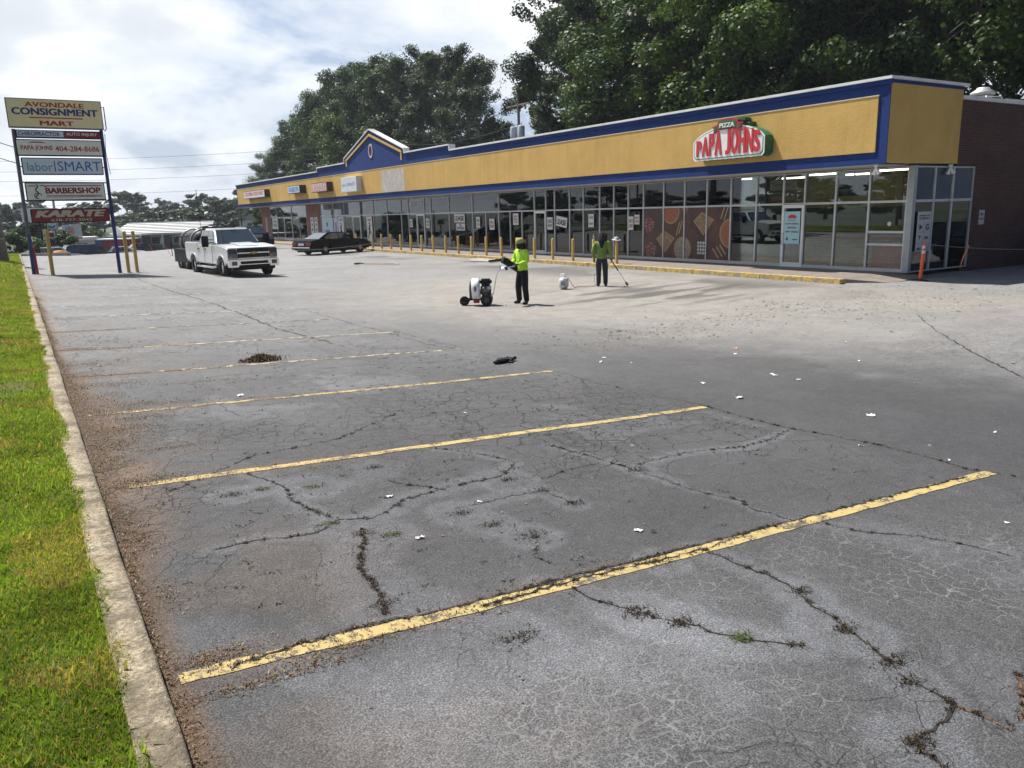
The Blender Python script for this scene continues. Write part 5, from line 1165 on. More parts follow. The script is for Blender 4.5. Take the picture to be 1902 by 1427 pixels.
MB().box(-.75, .75, -.4, 4.5, .34, .52).build('chassis', M_black, tk)
MB().tube([(-.60, .62, 1.3), (-.62, .72, 2.45)], .006, 5).build('aerial', M_black, tk)
MB().box(-.12, .12, 1.25, 1.34, 1.915, 1.93).build('roof_lamp', M_amber, tk)
MB().tube([(-.5, 3.2, 1.4), (.2, 3.6, 1.62), (.75, 3.3, 1.46)], .03, 6).build('bed_rail', M_black, tk)

tr = grp_empty('tank_trailer', (8.1, 40.2, zgf(8.1)), R(7), 'black twin axle trailer carrying a dark sealer tank behind the white truck', 'trailer')
mb = MB(); mb.box(-.75, .75, -1.9, 1.6, .45, .60); mb.prism([(-.5, -1.9), (.5, -1.9), (.05, -3.0), (-.05, -3.0)], .45, .56, 'z'); mb.build('frame', M_black, tr, .01)
mb = MB(); mb.box(-1.02, -.99, -1.0, 1.0, .35, .92); mb.box(.99, 1.02, -1.0, 1.0, .35, .92); mb.box(-1.05, 1.05, -1.0, 1.0, .92, .96); mb.build('mudguard', M_black, tr)
for s_ in (-1, 1):
    for y_ in (-.42, .42): wheel(tr, s_*.88, y_, .34, .20, s_, M_steel)
MB().lathe([(.001, -1.25), (.35, -1.22), (.58, -1.12), (.60, -.9), (.60, .9), (.58, 1.12), (.35, 1.22), (.001, 1.25)], 26, 0, Matrix.Translation((-.1, .15, 1.22)) @ Matrix.Rotation(R(90), 4, 'X')).build('tank', plain('tank_black', (.010, .010, .010), .5, 0, .5, 6), tr)
mb = MB()
for y_ in (-.6, .8): mb.tube([(-.1+.63*math.cos(a*.3), y_, 1.22+.63*math.sin(a*.3)) for a in range(22)], .03, 6)
mb.build('tank_strap', M_steel, tr)
MB().box(-.35, .75, -1.75, -1.2, 1.3, 1.95).build('engine_cover', M_black, tr, .05)
mb = MB(); mb.tube([(-1.0, 1.4, .6), (-1.0, 1.4, 1.5)], .02, 6); mb.tube([(-1.0, 1.4, 1.5), (-.6, 0, 1.55), (-.2, -1.3, 1.9)], .025, 6); mb.tube([(.1, -1.5, 1.9), (.5, -1.3, 2.1), (.8, -1.8, 1.9), (.9, -2.0, 1.5)], .035, 7); mb.tube([(.2, -1.9, 1.3), (.9, -2.1, 2.05)], .025, 6); mb.tube([(-.5, -1.2, 1.9), (.3, -1.6, 2.08), (1.0, -1.2, 1.95)], .03, 6)
mb.build('hose', M_black, tr)
MB().box(.1, .5, -2.3, -1.95, .6, 1.15).build('toolbox', M_black, tr, .02)
MB().tube([(-.55, -1.8, .6), (-.62, -1.8, 3.6)], .012, 6).build('flag_pole', M_black, tr)

def sedan(name, loc, rz, label, cat, mat, L=5.0, hw=.92, zt=1.40, low=.30, group=None, suv=False, rimmat=None):
    e = grp_empty(name, loc, rz, label, cat, group); f = -.95; r_ = L+f; wb = L-2.15; wr = .33 if not suv else .37
    zb = .95 if not suv else 1.12; hz = .86 if not suv else 1.05
    A = lambda cy: [(cy+(wr+.07)*math.cos(math.pi-math.pi*i/9), wr-.03+(wr+.07)*math.sin(math.pi-math.pi*i/9)) for i in range(10)]
    prof = [(f+.10, low-.04)]+A(0)+A(wb)+[(r_-.14, low-.02), (r_, low+.16), (r_-.02, zb-.16), (r_-.12, zb-.02), (r_-.9 if not suv else r_-.3, zb), (.55, zb-.005), (-.1, hz+.02), (f+.25, hz-.10), (f+.02, hz-.28), (f, low+.14)]
    MB().prism(prof, -hw, hw, 'x').build('body', mat, e, .07 if suv else .10)
    if suv: cabin(e, 'cabin', mat, .45, 1.05, r_-.45, r_-.12, zb-.01, zt, hw-.06, hw-.2, (.36, .68), bev=.07)
    else: cabin(e, 'cabin', mat, .30, 1.22, 2.42, r_-.72, zb-.02, zt, hw-.05, hw-.27, (.47, .76), bev=.13, pil=.14)
    for s_ in (-1, 1):
        for y_ in (0, wb): wheel(e, s_*(hw-.11), y_, wr, .20, s_, rimmat or M_steel, ns=8)
        x0, x1 = sorted((s_*(hw-.42), s_*(hw-.04)))
        MB().box(x0, x1, f-.005, f+.1, hz-.32, hz-.16).build('headlight', M_lens, e, .015); MB().box(x0, x1, r_-.06, r_+.006, zb-.34, zb-.16).build('tail_light', M_redl, e, .015)
        MB().box(*sorted((s_*hw, s_*(hw+.14))), .72, .84, zb-.02, zb+.12).build('side_mirror', mat, e, .02)
        for y_ in (1.55, 2.45): MB().box(s_*hw-.012, s_*hw+.012, y_, y_+.16, zb-.14, zb-.11).build('door_handle', M_black, e)
        for y_ in (.72, 1.72, 2.66): MB().box(s_*hw-.003, s_*hw+.002, y_, y_+.012, low+.05, zb-.03).build('door_gap', M_dark, e)
    MB().box(-hw+.02, hw-.02, f-.06, f+.05, low+.05, low+.24).build('bumper', mat, e, .03); MB().box(-hw+.02, hw-.02, r_-.05, r_+.06, low+.06, low+.26).build('bumper', mat, e, .03)
    MB().box(-.35, .35, f-.012, f+.02, hz-.30, hz-.18).build('grille', M_black, e); MB().box(-.26, .26, r_+.0005, r_+.012, zb-.33, zb-.2).build('number_plate', M_white, e)
    MB().box(-hw+.15, hw-.15, f+.3, r_-.3, low-.12, low+.02).build('underbody', M_black, e); return e
cs = sedan('black_sedan', (19.75, 51.05, 0), R(-90-21+180)+0, 'black four door sedan parked nose in towards the kerb bollards', 'car', M_paintk, 5.1, .93, 1.38)
cs.rotation_euler.z = math.atan2(1.0, -.0)+0
# heading (.93,.36): local forward is -Y
cs.rotation_euler.z = math.atan2(.93, -.36)
tl = MB().box(-.93, -.50, 4.12, 4.16, .64, .80).build('light_bar', M_redl, cs); MB().box(-.88, .88, 4.19, 4.23, .46, .52).build('bumper_strip', M_chrome, cs)
sv = sedan('black_suv', (17.3, 64.5, 0), R(4), 'black car parked behind the white truck near the brick pier', 'car', M_paintk, 4.7, .93, 1.75, suv=True)
cr = sedan('parked_black_car', (31.1, 12.9, 0), R(-97), 'black car in deep shade beside the brick side wall at the right edge', 'car', M_paintk, 4.8, .92, 1.42)

# ------------------------------------------------------------------ people
def skinned(name, chains, mat, parent, sub=2, smooth=True):
    """chains: list of lists of ((x,y,z), radius); identical points are merged into one joint"""
    idx = {}; vs = []; rs = []; es = []
    for ch in chains:
        prev = None
        for p, r_ in ch:
            key = tuple(round(c, 4) for c in p)
            if key not in idx: idx[key] = len(vs); vs.append(p); rs.append(r_)
            i = idx[key]
            if prev is not None and prev != i: es.append((prev, i))
            prev = i
    me = bpy.data.meshes.new(name); me.from_pydata(vs, es, []); me.materials.append(mat)
    o = bpy.data.objects.new(name, me); COL.objects.link(o); o.parent = parent
    md = o.modifiers.new('skin', 'SKIN'); md.use_smooth_shade = True; md.branch_smoothing = .6
    for v, r_ in zip(me.skin_vertices[0].data, rs): v.radius = r_ if isinstance(r_, tuple) else (r_, r_); v.use_root = False
    me.skin_vertices[0].data[0].use_root = True
    s_ = o.modifiers.new('sub', 'SUBSURF'); s_.levels = sub; s_.render_levels = sub
    dg = bpy.context.evaluated_depsgraph_get(); dg.update(); m2 = bpy.data.meshes.new_from_object(o.evaluated_get(dg))
    o.modifiers.clear(); old = o.data; o.data = m2; bpy.data.meshes.remove(old)
    if not m2.materials: m2.materials.append(mat)
    return o
M_skin = plain('brown_skin', (.075, .038, .024), .55, 0, .12, 12); M_hair = plain('black_dreadlocks', (.010, .008, .008), .85, 0, .4, 60, .8, 80)
M_trous = plain('black_trousers', (.009, .009, .011), .9, 0, .35, 9, .5, 14); M_jean = plain('dark_jeans', (.022, .028, .034), .9, 0, .35, 9, .5, 14)
M_shoe = plain('dark_shoes', (.018, .012, .012), .7)
def hivis(name, col):
    k = NT(name); w_ = k.noise(7, 3, .55, 1.2, k.scaled((1, 1, .55))); 
    k.set(Base_Color=k.mix(k.ramp(w_, [(.3, 0.0), (.7, 1.0)]), tuple(c*.8 for c in col), tuple(min(1, c*1.1) for c in col)), Roughness=.8)
    k.bump(w_, 1.0, .05); return k.mat
M_hv1 = hivis('yellow_green_hi_vis_cloth', (.47, .80, .05)); M_hv2 = hivis('olive_green_hi_vis_cloth', (.19, .29, .05))
def hand(chs, wrist, d, side, curl, up_):
    """palm and five fingers: d pointing along the hand, side towards the thumb, curl direction of the fingers"""
    w_ = Vector(wrist); d = Vector(d).normalized(); s_ = Vector(side).normalized(); c_ = Vector(curl).normalized()
    palm = w_+d*.075
    chs.append([(tuple(w_), .026), (tuple(palm), .030)])
    for i, (off, L) in enumerate(((.030, .070), (.010, .080), (-.010, .074), (-.030, .058))):
        a = palm+s_*off+d*.012; b = a+(d*.55+c_*.55)*L*.5; e_ = b+(d*-.05+c_)*L*.42
        chs.append([(tuple(palm), .030), (tuple(a), .0105), (tuple(b), .0095), (tuple(e_), .0080)])
    a = w_+d*.03+s_*.026; b = a+(s_*.6+d*.6+c_*.3).normalized()*.035; e_ = b+(d*.6+c_*.7).normalized()*.028
    chs.append([(tuple(w_), .026), (tuple(a), .013), (tuple(b), .0110), (tuple(e_), .0090)])
def person(loc, rz, label, pose, top, bottom, hv):
    """local frame: facing -Y, x to the person's left hand side as seen from the front is +x"""
    e = empty('person', loc, rz, label, 'person'); P = pose
    hip = P['hip']; chest = P['chest']; neck = P['neck']; head = P['head']
    V_ = lambda *a: tuple(a)
    body = [[(hip, (.125, .10)), ((hip[0]*.5+chest[0]*.5, hip[1]*.5+chest[1]*.5, (hip[2]+chest[2])/2), (.115, .095)), (chest, (.135, .105)), (neck, .052), ((neck[0]*.5+head[0]*.5, neck[1]*.5+head[1]*.5, neck[2]*.5+head[2]*.5), .055), (head, (.078, .095)), ((head[0], head[1]+.005, head[2]+.09), (.060, .070))]]
    for s_ in ('L', 'R'):
        body.append([(chest, (.135, .105)), (P['sh'+s_], .058), (P['el'+s_], .043), (P['wr'+s_], .028)])
        body.append([(hip, (.125, .10)), (P['th'+s_], .085), (P['kn'+s_], .058), (P['an'+s_], .038), (P['to'+s_], .032)])
        hand(body, P['wr'+s_], P['hd'+s_], P['hs'+s_], P['hc'+s_], None)
    skinned('body', body, M_skin, e, 2)
    # face
    hx, hy, hz = head; fd = Vector(P['face']).normalized(); sd = Vector((-fd.y, fd.x, 0)).normalized()
    def fp(a, b, c): v = Vector(head)+sd*a+fd*b+Vector((0, 0, c)); return tuple(v)
    MB().lathe([(.001, .045), (.008, .03), (.017, 0), (.001, -.012)], 10, 0, Matrix.Translation(fp(0, .090, -.005))).build('nose', M_skin, e)
    for s_ in (-1, 1):
        MB().lathe([(.001, .011), (.009, .006), (.012, 0), (.009, -.006), (.001, -.011)], 10, 0, Matrix.Translation(fp(s_*.030, .077, .03))).build('eye', plain('eye_white', (.5, .48, .45), .3), e)
        MB().lathe([(.001, .032), (.014, .018), (.017, 0), (.012, -.02), (.001, -.03)], 10, 0, Matrix.Translation(fp(s_*.082, .0, .005))).build('ear', M_skin, e)
    MB().tube([fp(-.025, .078, -.045), fp(0, .086, -.042), fp(.025, .078, -.045)], .007, 6).build('mouth', plain('lips', (.10, .04, .035), .5), e)
    # shirt and trousers follow the body
    z0 = hip[2]-.10; mid = (hip[0]*.5+chest[0]*.5, hip[1]*.5+chest[1]*.5, (hip[2]+chest[2])/2)
    sh = [[((hip[0], hip[1], z0), (.185, .145)), ((hip[0], hip[1], hip[2]+.03), (.180, .145)), (mid, (.175, .14)), (chest, (.185, .14)), ((chest[0]*.4+neck[0]*.6, chest[1]*.4+neck[1]*.6, chest[2]*.35+neck[2]*.65), (.10, .085)), (neck, .072)]]
    for s_ in ('L', 'R'):
        w_ = Vector(P['wr'+s_]); el = Vector(P['el'+s_]); sp = Vector(P['sh'+s_]); m1 = sp.lerp(el, .55)
        sh.append([(chest, (.185, .14)), (P['sh'+s_], .088), (tuple(m1), .075), (P['el'+s_], .068), (tuple(el.lerp(w_, .5)), .058), (tuple(el.lerp(w_, .93)), .050)])
    skinned('shirt', sh, top, e, 2)
    tr_ = [[((hip[0], hip[1], hip[2]+.06), (.150, .12)), ((hip[0], hip[1], hip[2]-.03), (.16, .13))]]
    for s_ in ('L', 'R'):
        kn = Vector(P['kn'+s_]); th = Vector(P['th'+s_]); an = Vector(P['an'+s_])
        tr_.append([((hip[0], hip[1], hip[2]-.03), (.16, .13)), (P['th'+s_], .115), (tuple(th.lerp(kn, .6)), .100), (P['kn'+s_], .086), (tuple(kn.lerp(an, .5)), .082), (tuple(kn.lerp(an, .9)), .076), (tuple(an+Vector((0, .0, -.03))), .074)])
    skinned('trousers', tr_, bottom, e, 2)
    for s_ in ('L', 'R'):
        an = Vector(P['an'+s_]); to = Vector(P['to'+s_]); back = an+(an-to)*Vector((1, 1, 0)).length*.0
        hl = Vector((an.x, an.y, .045))-(Vector((to.x, to.y, 0))-Vector((an.x, an.y, 0))).normalized()*.035
        skinned('shoe', [[(tuple(hl), (.042, .045)), ((an.x*.5+to.x*.5, an.y*.5+to.y*.5, .045), (.048, .042)), ((to.x, to.y, .035), (.045, .033))]], M_shoe, e, 2)
    return e
# worker one: faces image-left, a long case held slantwise at the waist
PO = dict(hip=(0, 0, .93), chest=(0, -.02, 1.26), neck=(0, -.04, 1.46), head=(0, -.075, 1.58), face=(0, -1, -.35),
    shL=(.19, -.02, 1.39), elL=(.25, -.02, 1.12), wrL=(.10, -.22, 1.03), hdL=(-.6, -.7, -.1), hsL=(0, -.2, 1), hcL=(-.5, .3, -.4),
    shR=(-.19, -.02, 1.39), elR=(-.26, -.06, 1.13), wrR=(-.12, -.28, 1.05), hdR=(.5, -.8, -.1), hsR=(0, -.2, 1), hcR=(.5, .3, -.4),
    thL=(.10, 0, .80), knL=(.11, -.01, .46), anL=(.12, .03, .09), toL=(.17, -.13, .04), thR=(-.10, 0, .80), knR=(-.13, -.05, .46), anR=(-.16, 0, .09), toR=(-.20, -.16, .04))
RZ1 = math.atan2(.85, .53)+R(180)   # local -Y -> towards image left
p1 = person((11.33, 17.32, zgf(11.3)), 0, 'worker in bright yellow green shirt and black trousers holding a long black case', PO, M_hv1, M_trous, None)
p1.rotation_euler.z = math.atan2(-.80, -.60)+R(0); 
d_ = Vector((-.93, -.05, 0)).normalized(); p1.rotation_euler.z = math.atan2(d_.x, -d_.y)
ch = []
for i in range(11):
    a = R(20+i*32); r0 = .085; x, y = r0*math.cos(a), r0*math.sin(a)*.9-.03
    if y < -.075: continue
    ch.append([((x*.6, y*.6+.0, 1.66), .02), ((x*1.05, y+.01, 1.58), .02), ((x*1.25, y+.045, 1.46), .018), ((x*1.35, y+.055, 1.33), .015), ((x*1.3, y+.06, 1.22), .008)])
for j, c in enumerate(ch): skinned('dreadlock', [c], M_hair, p1, 1)
MB().lathe([(.108, -.02), (.112, .03), (.100, .075), (.07, .105), (.001, .118)], 20, 0, Matrix.Translation((0, -.055, 1.60)) @ Matrix.Rotation(R(8), 4, 'X')).build('headwrap', plain('olive_headwrap', (.36, .34, .12), .9, 0, .2, 14, .5, 30), p1)
MB().lathe([(.075, .02), (.088, -.03), (.078, -.10), (.05, -.13)], 16, 0, Matrix.Translation((0, -.085, 1.56))).build('face_shade', M_hair, p1)  # black shell over the lower face stands in for the shadow on it
cz = empty('tool_case', (11.33, 17.32, zgf(11.3)), 0, 'long black slatted case with pale stripes held across the first worker waist', 'case')
cz.rotation_euler = p1.rotation_euler
vdir = (Vector((math.cos(0), 0, 0)))
# case runs image-left-high to image-right-low: along local y with a drop
Mx = Matrix.Translation((-.09, -.22, 1.00)) @ Matrix.Rotation(R(10), 4, 'Z') @ Matrix.Rotation(R(-27), 4, 'X')
MB().box(-.09, .05, -.42, .44, -.075, .075, 0, Mx).build('shell', M_black, cz, .02)
mb = MB()
for i in range(9): mb.box(-.096, -.091, -.37+i*.088, -.32+i*.088, -.045, .03, 0, Mx)
mb.build('pale_stripes', plain('case_stripe', (.35, .35, .33), .6), cz)
mb = MB(); mb.tube([Mx @ Vector((-.02, .40, .07)), (.0, .14, 1.2), (.08, .15, 1.36)], .012, 6); mb.build('strap', M_black, cz)

# worker two: seen from behind, torch in the right hand
PT = dict(hip=(0, 0, .92), chest=(.0, -.04, 1.25), neck=(.0, -.07, 1.44), head=(.02, -.12, 1.54), face=(.5, -.8, -.5),
    shR=(-.20, -.04, 1.37), elR=(-.27, .0, 1.08), wrR=(-.30, -.16, .84), hdR=(-.1, -.4, -.8), hsR=(0, -1, .2), hcR=(.6, -.1, -.3),
    shL=(.20, -.04, 1.37), elL=(.27, .03, 1.10), wrL=(.24, -.08, .86), hdL=(.0, -.2, -1), hsL=(0, -1, 0), hcL=(-.6, -.1, -.3),
    thL=(.10, 0, .79), knL=(.10, -.03, .46), anL=(.10, .02, .09), toL=(.16, -.13, .04), thR=(-.10, 0, .79), knR=(-.11, -.01, .46), anR=(-.12, .05, .09), toR=(-.13, -.12, .04))
p2 = person((15.83, 19.64, 0), 0, 'worker with long black hair in olive green shirt aiming a torch at the ground', PT, M_hv2, M_jean, None)
d2 = Vector((.55, .62, 0)).normalized(); p2.rotation_euler.z = math.atan2(d2.x, -d2.y)
ch = []
for i in range(14):
    a = R(-25+i*17); x, y = .085*math.cos(a), .085*math.sin(a)
    ch.append([((x*.55+.02, y*.6-.10, 1.63), .028), ((x+.02, y-.09, 1.56), .024), ((x*1.1+.01, y-.03, 1.44), .021), ((x*.9, y*.8+.0, 1.32), .018), ((x*.7, y*.6+.03, 1.20), .010)])
for c in ch: skinned('hair_lock', [c], M_hair, p2, 1)
MB().lathe([(.10, -.06), (.106, 0), (.09, .06), (.05, .095), (.001, .10)], 18, 0, Matrix.Translation((.02, -.115, 1.58))).build('hair', M_hair, p2)
# propane torch, hose, cylinder
tq = empty('propane_torch', (15.83, 19.64, 0), 0, 'long propane weed torch wand held by the second worker', 'torch'); tq.rotation_euler = p2.rotation_euler
hw_ = Vector((-.31, -.21, .765)); inv = Matrix.Rotation(-p2.rotation_euler.z, 4, 'Z'); tip = inv @ Vector((16.45-15.83, 19.20-19.64, .10))
MB().tube([hw_+(hw_-tip)*.12, hw_, hw_.lerp(tip, .45)], .018, 8).build('handle', M_black, tq)
MB().tube([hw_.lerp(tip, .42), tip], .008, 6).build('wand', M_steel, tq)
dd = (tip-hw_).normalized(); MB().tube([tip-dd*.03, tip-dd*.02, tip+dd*.10], [.012, .032, .036], 12).build('burner_bell', plain('burnt_steel', (.04, .03, .028), .6, .5), tq)
pc_ = empty('propane_cylinder', (14.49, 19.84, .005), 0, 'white propane cylinder standing on the sandy asphalt between the workers', 'gas cylinder')
MB().lathe([(.001, .03), (.09, .032), (.135, .06), (.152, .10), (.152, .26), (.135, .31), (.09, .345), (.03, .36), (.001, .362)], 26).build('tank', plain('dirty_white_tank', (.58, .58, .60), .45, 0, .15, 9), pc_)
MB().lathe([(.10, 0), (.11, 0), (.105, .045), (.10, .045)], 20).build('foot_ring', M_steel, pc_)
mb = MB(); mb.lathe([(.02, .36), (.022, .40), (.03, .42), (.001, .43)], 10)
for a0 in (20, 200): mb.tube([(.09*math.cos(R(a0+t)), .09*math.sin(R(a0+t)), z) for t, z in ((0, .34), (5, .45), (40, .465), (90, .465), (120, .45), (125, .34))], .010, 6)
mb.build('collar', M_white, pc_)
MB().box(-.09, .05, -.158, -.153, .12, .24, 0, Matrix.Rotation(R(-35), 4, 'Z')).build('label_patch', plain('grey_label', (.32, .33, .36), .6), pc_)
mb = MB(); a = Vector((14.49, 19.84, .40)); pts = [a, Vector((14.66, 19.80, .30)), Vector((14.8, 19.75, .05))]
hp_ = [(15.0, 19.9), (15.2, 20.05), (15.35, 19.8), (15.5, 19.95), (15.6, 19.72), (15.7, 19.8)]
pts += [Vector((x, y, .012)) for x, y in hp_]+[Vector((15.72, 19.9, .35)), p2.matrix_basis @ hw_]
o = MB().tube(pts, .009, 6).build('gas_hose', plain('red_brown_hose', (.22, .07, .04), .6)); tag(o, 'red brown gas hose snaking from the white cylinder to the worker', 'hose')

# walk-behind leaf blower
bw = empty('walk_behind_blower', (10.27, 17.86, zgf(10.3)), 0, 'white and black walk behind leaf blower on three wheels with chrome handle', 'leaf blower')
ax = Vector((.846, -.533, 0)); bw.rotation_euler.z = math.atan2(ax.y, ax.x)     # local +x is image right
def wh(x, y, r_, w_):
    e = bpy.data.objects.new('wheel', None); COL.objects.link(e); e.parent = bw; e.location = (x, y, r_); Mx = Matrix.Rotation(R(90), 4, 'X')
    MB().lathe([(r_*.5, -w_/2), (r_*.88, -w_/2), (r_, -w_*.3), (r_, w_*.3), (r_*.88, w_/2), (r_*.5, w_/2)], 24, 0, Mx).build('tyre', M_rubber, e)
    MB().lathe([(.001, -w_*.35), (r_*.5, -w_*.4), (r_*.5, w_*.4), (.001, w_*.35)], 18, 0, Mx).build('hub', plain('blower_hub', (.10, .09, .08), .6), e)
wh(-.34, -.05, .125, .07); wh(.24, -.22, .155, .09); wh(.24, .25, .155, .09)
Mx = Matrix.Translation((-.04, 0, .42)) @ Matrix.Rotation(R(90), 4, 'Y')
MB().lathe([(.001, -.10), (.25, -.10), (.28, -.07), (.28, .07), (.25, .10), (.001, .10)], 28, 0, Mx).build('fan_housing', M_white, bw)
MB().box(-.10, .08, -.20, .16, .16, .42).build('housing_foot', M_white, bw, .02)
MB().lathe([(.001, -.03), (.22, -.03), (.23, .0), (.17, .03), (.001, .04)], 24, 0, Matrix.Translation((-.17, 0, .40)) @ Matrix.Rotation(R(90), 4, 'Y')).build('intake_guard', plain('intake_grey', (.07, .07, .075), .5), bw)
en = MB().box(.09, .36, -.17, .17, .26, .52).build('engine', plain('engine_black', (.018, .018, .02), .45, 0, .4, 30), bw, .03); MB().box(.07, .38, -.14, .15, .53, .68).build('fuel_tank', M_black, en, .04)
MB().lathe([(.001, -.03), (.10, -.03), (.11, 0), (.001, .01)], 18, 0, Matrix.Translation((.22, -.18, .40)) @ Matrix.Rotation(R(90), 4, 'X')).build('recoil_starter', plain('dull_alloy', (.16, .16, .16), .5, .4), en); MB().box(.26, .36, -.2, -.12, .42, .50).build('exhaust', M_steel, en, .01)
mb = MB(); mb.box(-.36, .30, -.12, .14, .14, .19); mb.box(-.40, -.2, -.09, -.02, .10, .18); mb.build('chassis', M_black, bw, .01); MB().box(-.10, .06, -.22, -.135, .08, .19).build('red_plate', M_darkred, bw, .01)
mb = MB()
for y_ in (-.16, .16): mb.tube([(.33, y_, .20), (.42, y_, .30), (.50, y_, .72), (.55, y_, .88), (.66, y_, .95), (.98, y_, 1.0)], .014, 8)
mb.tube([(.98, -.16, 1.0), (1.0, 0, 1.0), (.98, .16, 1.0)], .014, 8); mb.tube([(.47, -.16, .60), (.47, .16, .60)], .010, 6); mb.build('handlebar', M_chrome, bw)
mb = MB(); mb.tube([(.62, -.16, .95), (.60, -.16, 1.03)], .008, 5); mb.box(.74, .80, -.18, -.14, .90, .98); mb.build('control_lever', M_black, bw)
text_obj('lettering', 'B', .05, .12, M_blackp, bw, M=frame((-.04, -.285, .45), (1, 0, 0), (0, 0, 1)), bold=.05)

# ------------------------------------------------------------------ small things on the lot
e = empty('long_rake', (15.4, 36.45, .02), math.atan2(35.65-37.19, 16.0-14.87), 'long wooden handled asphalt rake lying on the lot', 'rake')
MB().tube([(-.75, 0, .03), (.95, 0, .03)], .022, 8).build('handle', plain('rake_wood', (.45, .24, .10), .7), e); MB().tube([(.95, 0, .03), (1.2, 0, .03)], .024, 8).build('grip', plain('pale_blue_grip', (.35, .5, .6), .5), e)
mb = MB(); mb.tube([(-.75, 0, .03), (-.88, .05, .05), (-1.0, -.06, .05), (-1.12, .02, .06)], .025, 6); mb.box(-1.2, -1.08, -.22, .22, .01, .08); mb.build('head', M_black, e)
M_or = plain('safety_orange', (.75, .12, .02), .5, 0, .08); M_orp = plain('orange_pink_ribbon', (.9, .22, .12), .6)
e = empty('delineator_post', (23.45, 13.75, .0), 0, 'tall orange delineator post on black base at the corner of the pizza shop', 'delineator post')
Mx = Matrix.Rotation(R(4), 4, 'Y')
MB().lathe([(.001, .04), (.055, .045), (.055, .12), (.05, .5), (.048, 1.05), (.035, 1.09), (.04, 1.13), (.02, 1.15), (.001, 1.15)], 18, 0, Mx).build('post', M_or, e)
MB().lathe([(.001, 0), (.24, 0), (.24, .02), (.08, .045), (.001, .045)], 10).build('base', M_rubber, e)
for z in (.82, .96): MB().lathe([(.0525, 0), (.0525, .09)], 18, 0, Mx @ Matrix.Translation((0, 0, z))).build('reflective_band', plain('reflective_white', (.6, .6, .55), .4), e)
def cord(name, a, b, sag, r_, mat, label, cat='rope', n_=24, group=None):
    a, b = Vector(a), Vector(b); pts = [a.lerp(b, i/n_)-Vector((0, 0, sag*4*(i/n_)*(1-i/n_))) for i in range(n_+1)]
    o = MB().tube(pts, r_, 5).build(name, mat); tag(o, label, cat, group); return o
M_rope = plain('dull_rope', (.30, .30, .30), .8)
cord('barrier_rope', (23.5, 13.75, 1.10), (30.6, 11.9, .78), .14, .008, M_rope, 'thin rope strung from the orange post past the side windows')
def streamer(pts, label, group=None, w_=.03):
    mb = MB(); P_ = [Vector(p) for p in pts]; vs = []
    for i, p in enumerate(P_):
        t = (P_[min(i+1, len(P_)-1)]-P_[max(i-1, 0)]).normalized(); n_ = Vector((t.y, -t.x, .3)).normalized(); vs += [p+n_*w_*.5, p-n_*w_*.5]
    vs += [v+Vector((.002, .004, 0)) for v in vs]; m_ = 2*len(P_)
    fs = [(2*j, 2*j+1, 2*j+3, 2*j+2) for j in range(len(P_)-1)]+[(m_+2*j+2, m_+2*j+3, m_+2*j+1, m_+2*j) for j in range(len(P_)-1)]
    o = mb.add(vs, fs).build('orange_ribbon', M_orp); tag(o, label, 'ribbon', group); return o
streamer([(25.2, 13.3, 1.0), (25.12, 13.32, .85), (24.95, 13.3, .7), (24.85, 13.3, .5), (24.83, 13.3, .36)], 'orange ribbon hanging from the rope in front of the side window')
streamer([(29.7, 12.05, .80), (29.35, 12.0, .62), (28.95, 12.0, .36), (28.75, 12.0, .12)], 'long orange ribbon hanging from the rope beside the shaded black car', w_=.05)
streamer([(17.3, 47.6, .45), (17.5, 47.4, .28), (17.75, 47.1, .02)], 'orange ribbon trailing in front of the black sedan rear door', w_=.06)
streamer([(18.6, 48.0, .42), (19.0, 47.9, .46), (19.3, 47.8, .36), (19.6, 47.6, .2)], 'orange ribbon draped below the black sedan front door', w_=.06)
streamer([(20.4, 48.6, .55), (20.75, 48.3, .45), (21.0, 48.1, .22)], 'orange ribbon in front of the black sedan front wheel', w_=.06)
streamer([(21.3, 48.2, .95), (21.2, 47.9, .5), (21.15, 47.6, .05)], 'orange ribbon leaning on a yellow bollard right of the sedan', w_=.06)
cord('barrier_rope', (14.8, 47.9, .40), (21.4, 48.2, .75), .12, .008, M_rope, 'thin rope strung low in front of the black sedan')
for (x, y, lab) in ((2.22, 57.0, 'orange flag on the end kerb left of the tall bollard'), (6.7, 62.5, 'orange ribbon at the lot edge before the dark parked car'), (9.3, 57.0, 'orange ribbon just right of the blue sign post'), (10.3, 71.0, 'orange ribbon at the lot edge before the white roofed building'), (13.5, 51.5, 'orange ribbon on the open asphalt between truck and sedan')):
    z0 = zgf(x)-(1.6*float(sstep(0, 9, y-(59.4+min(max(x-3.7, 0), 9)*1.55)))); z0 = max(z0, -.2)
    streamer([(x-.15, y, z0+.6), (x-.05, y, z0+.5), (x+.02, y, z0+.3), (x+.15, y, z0+.05)], lab, w_=.08)
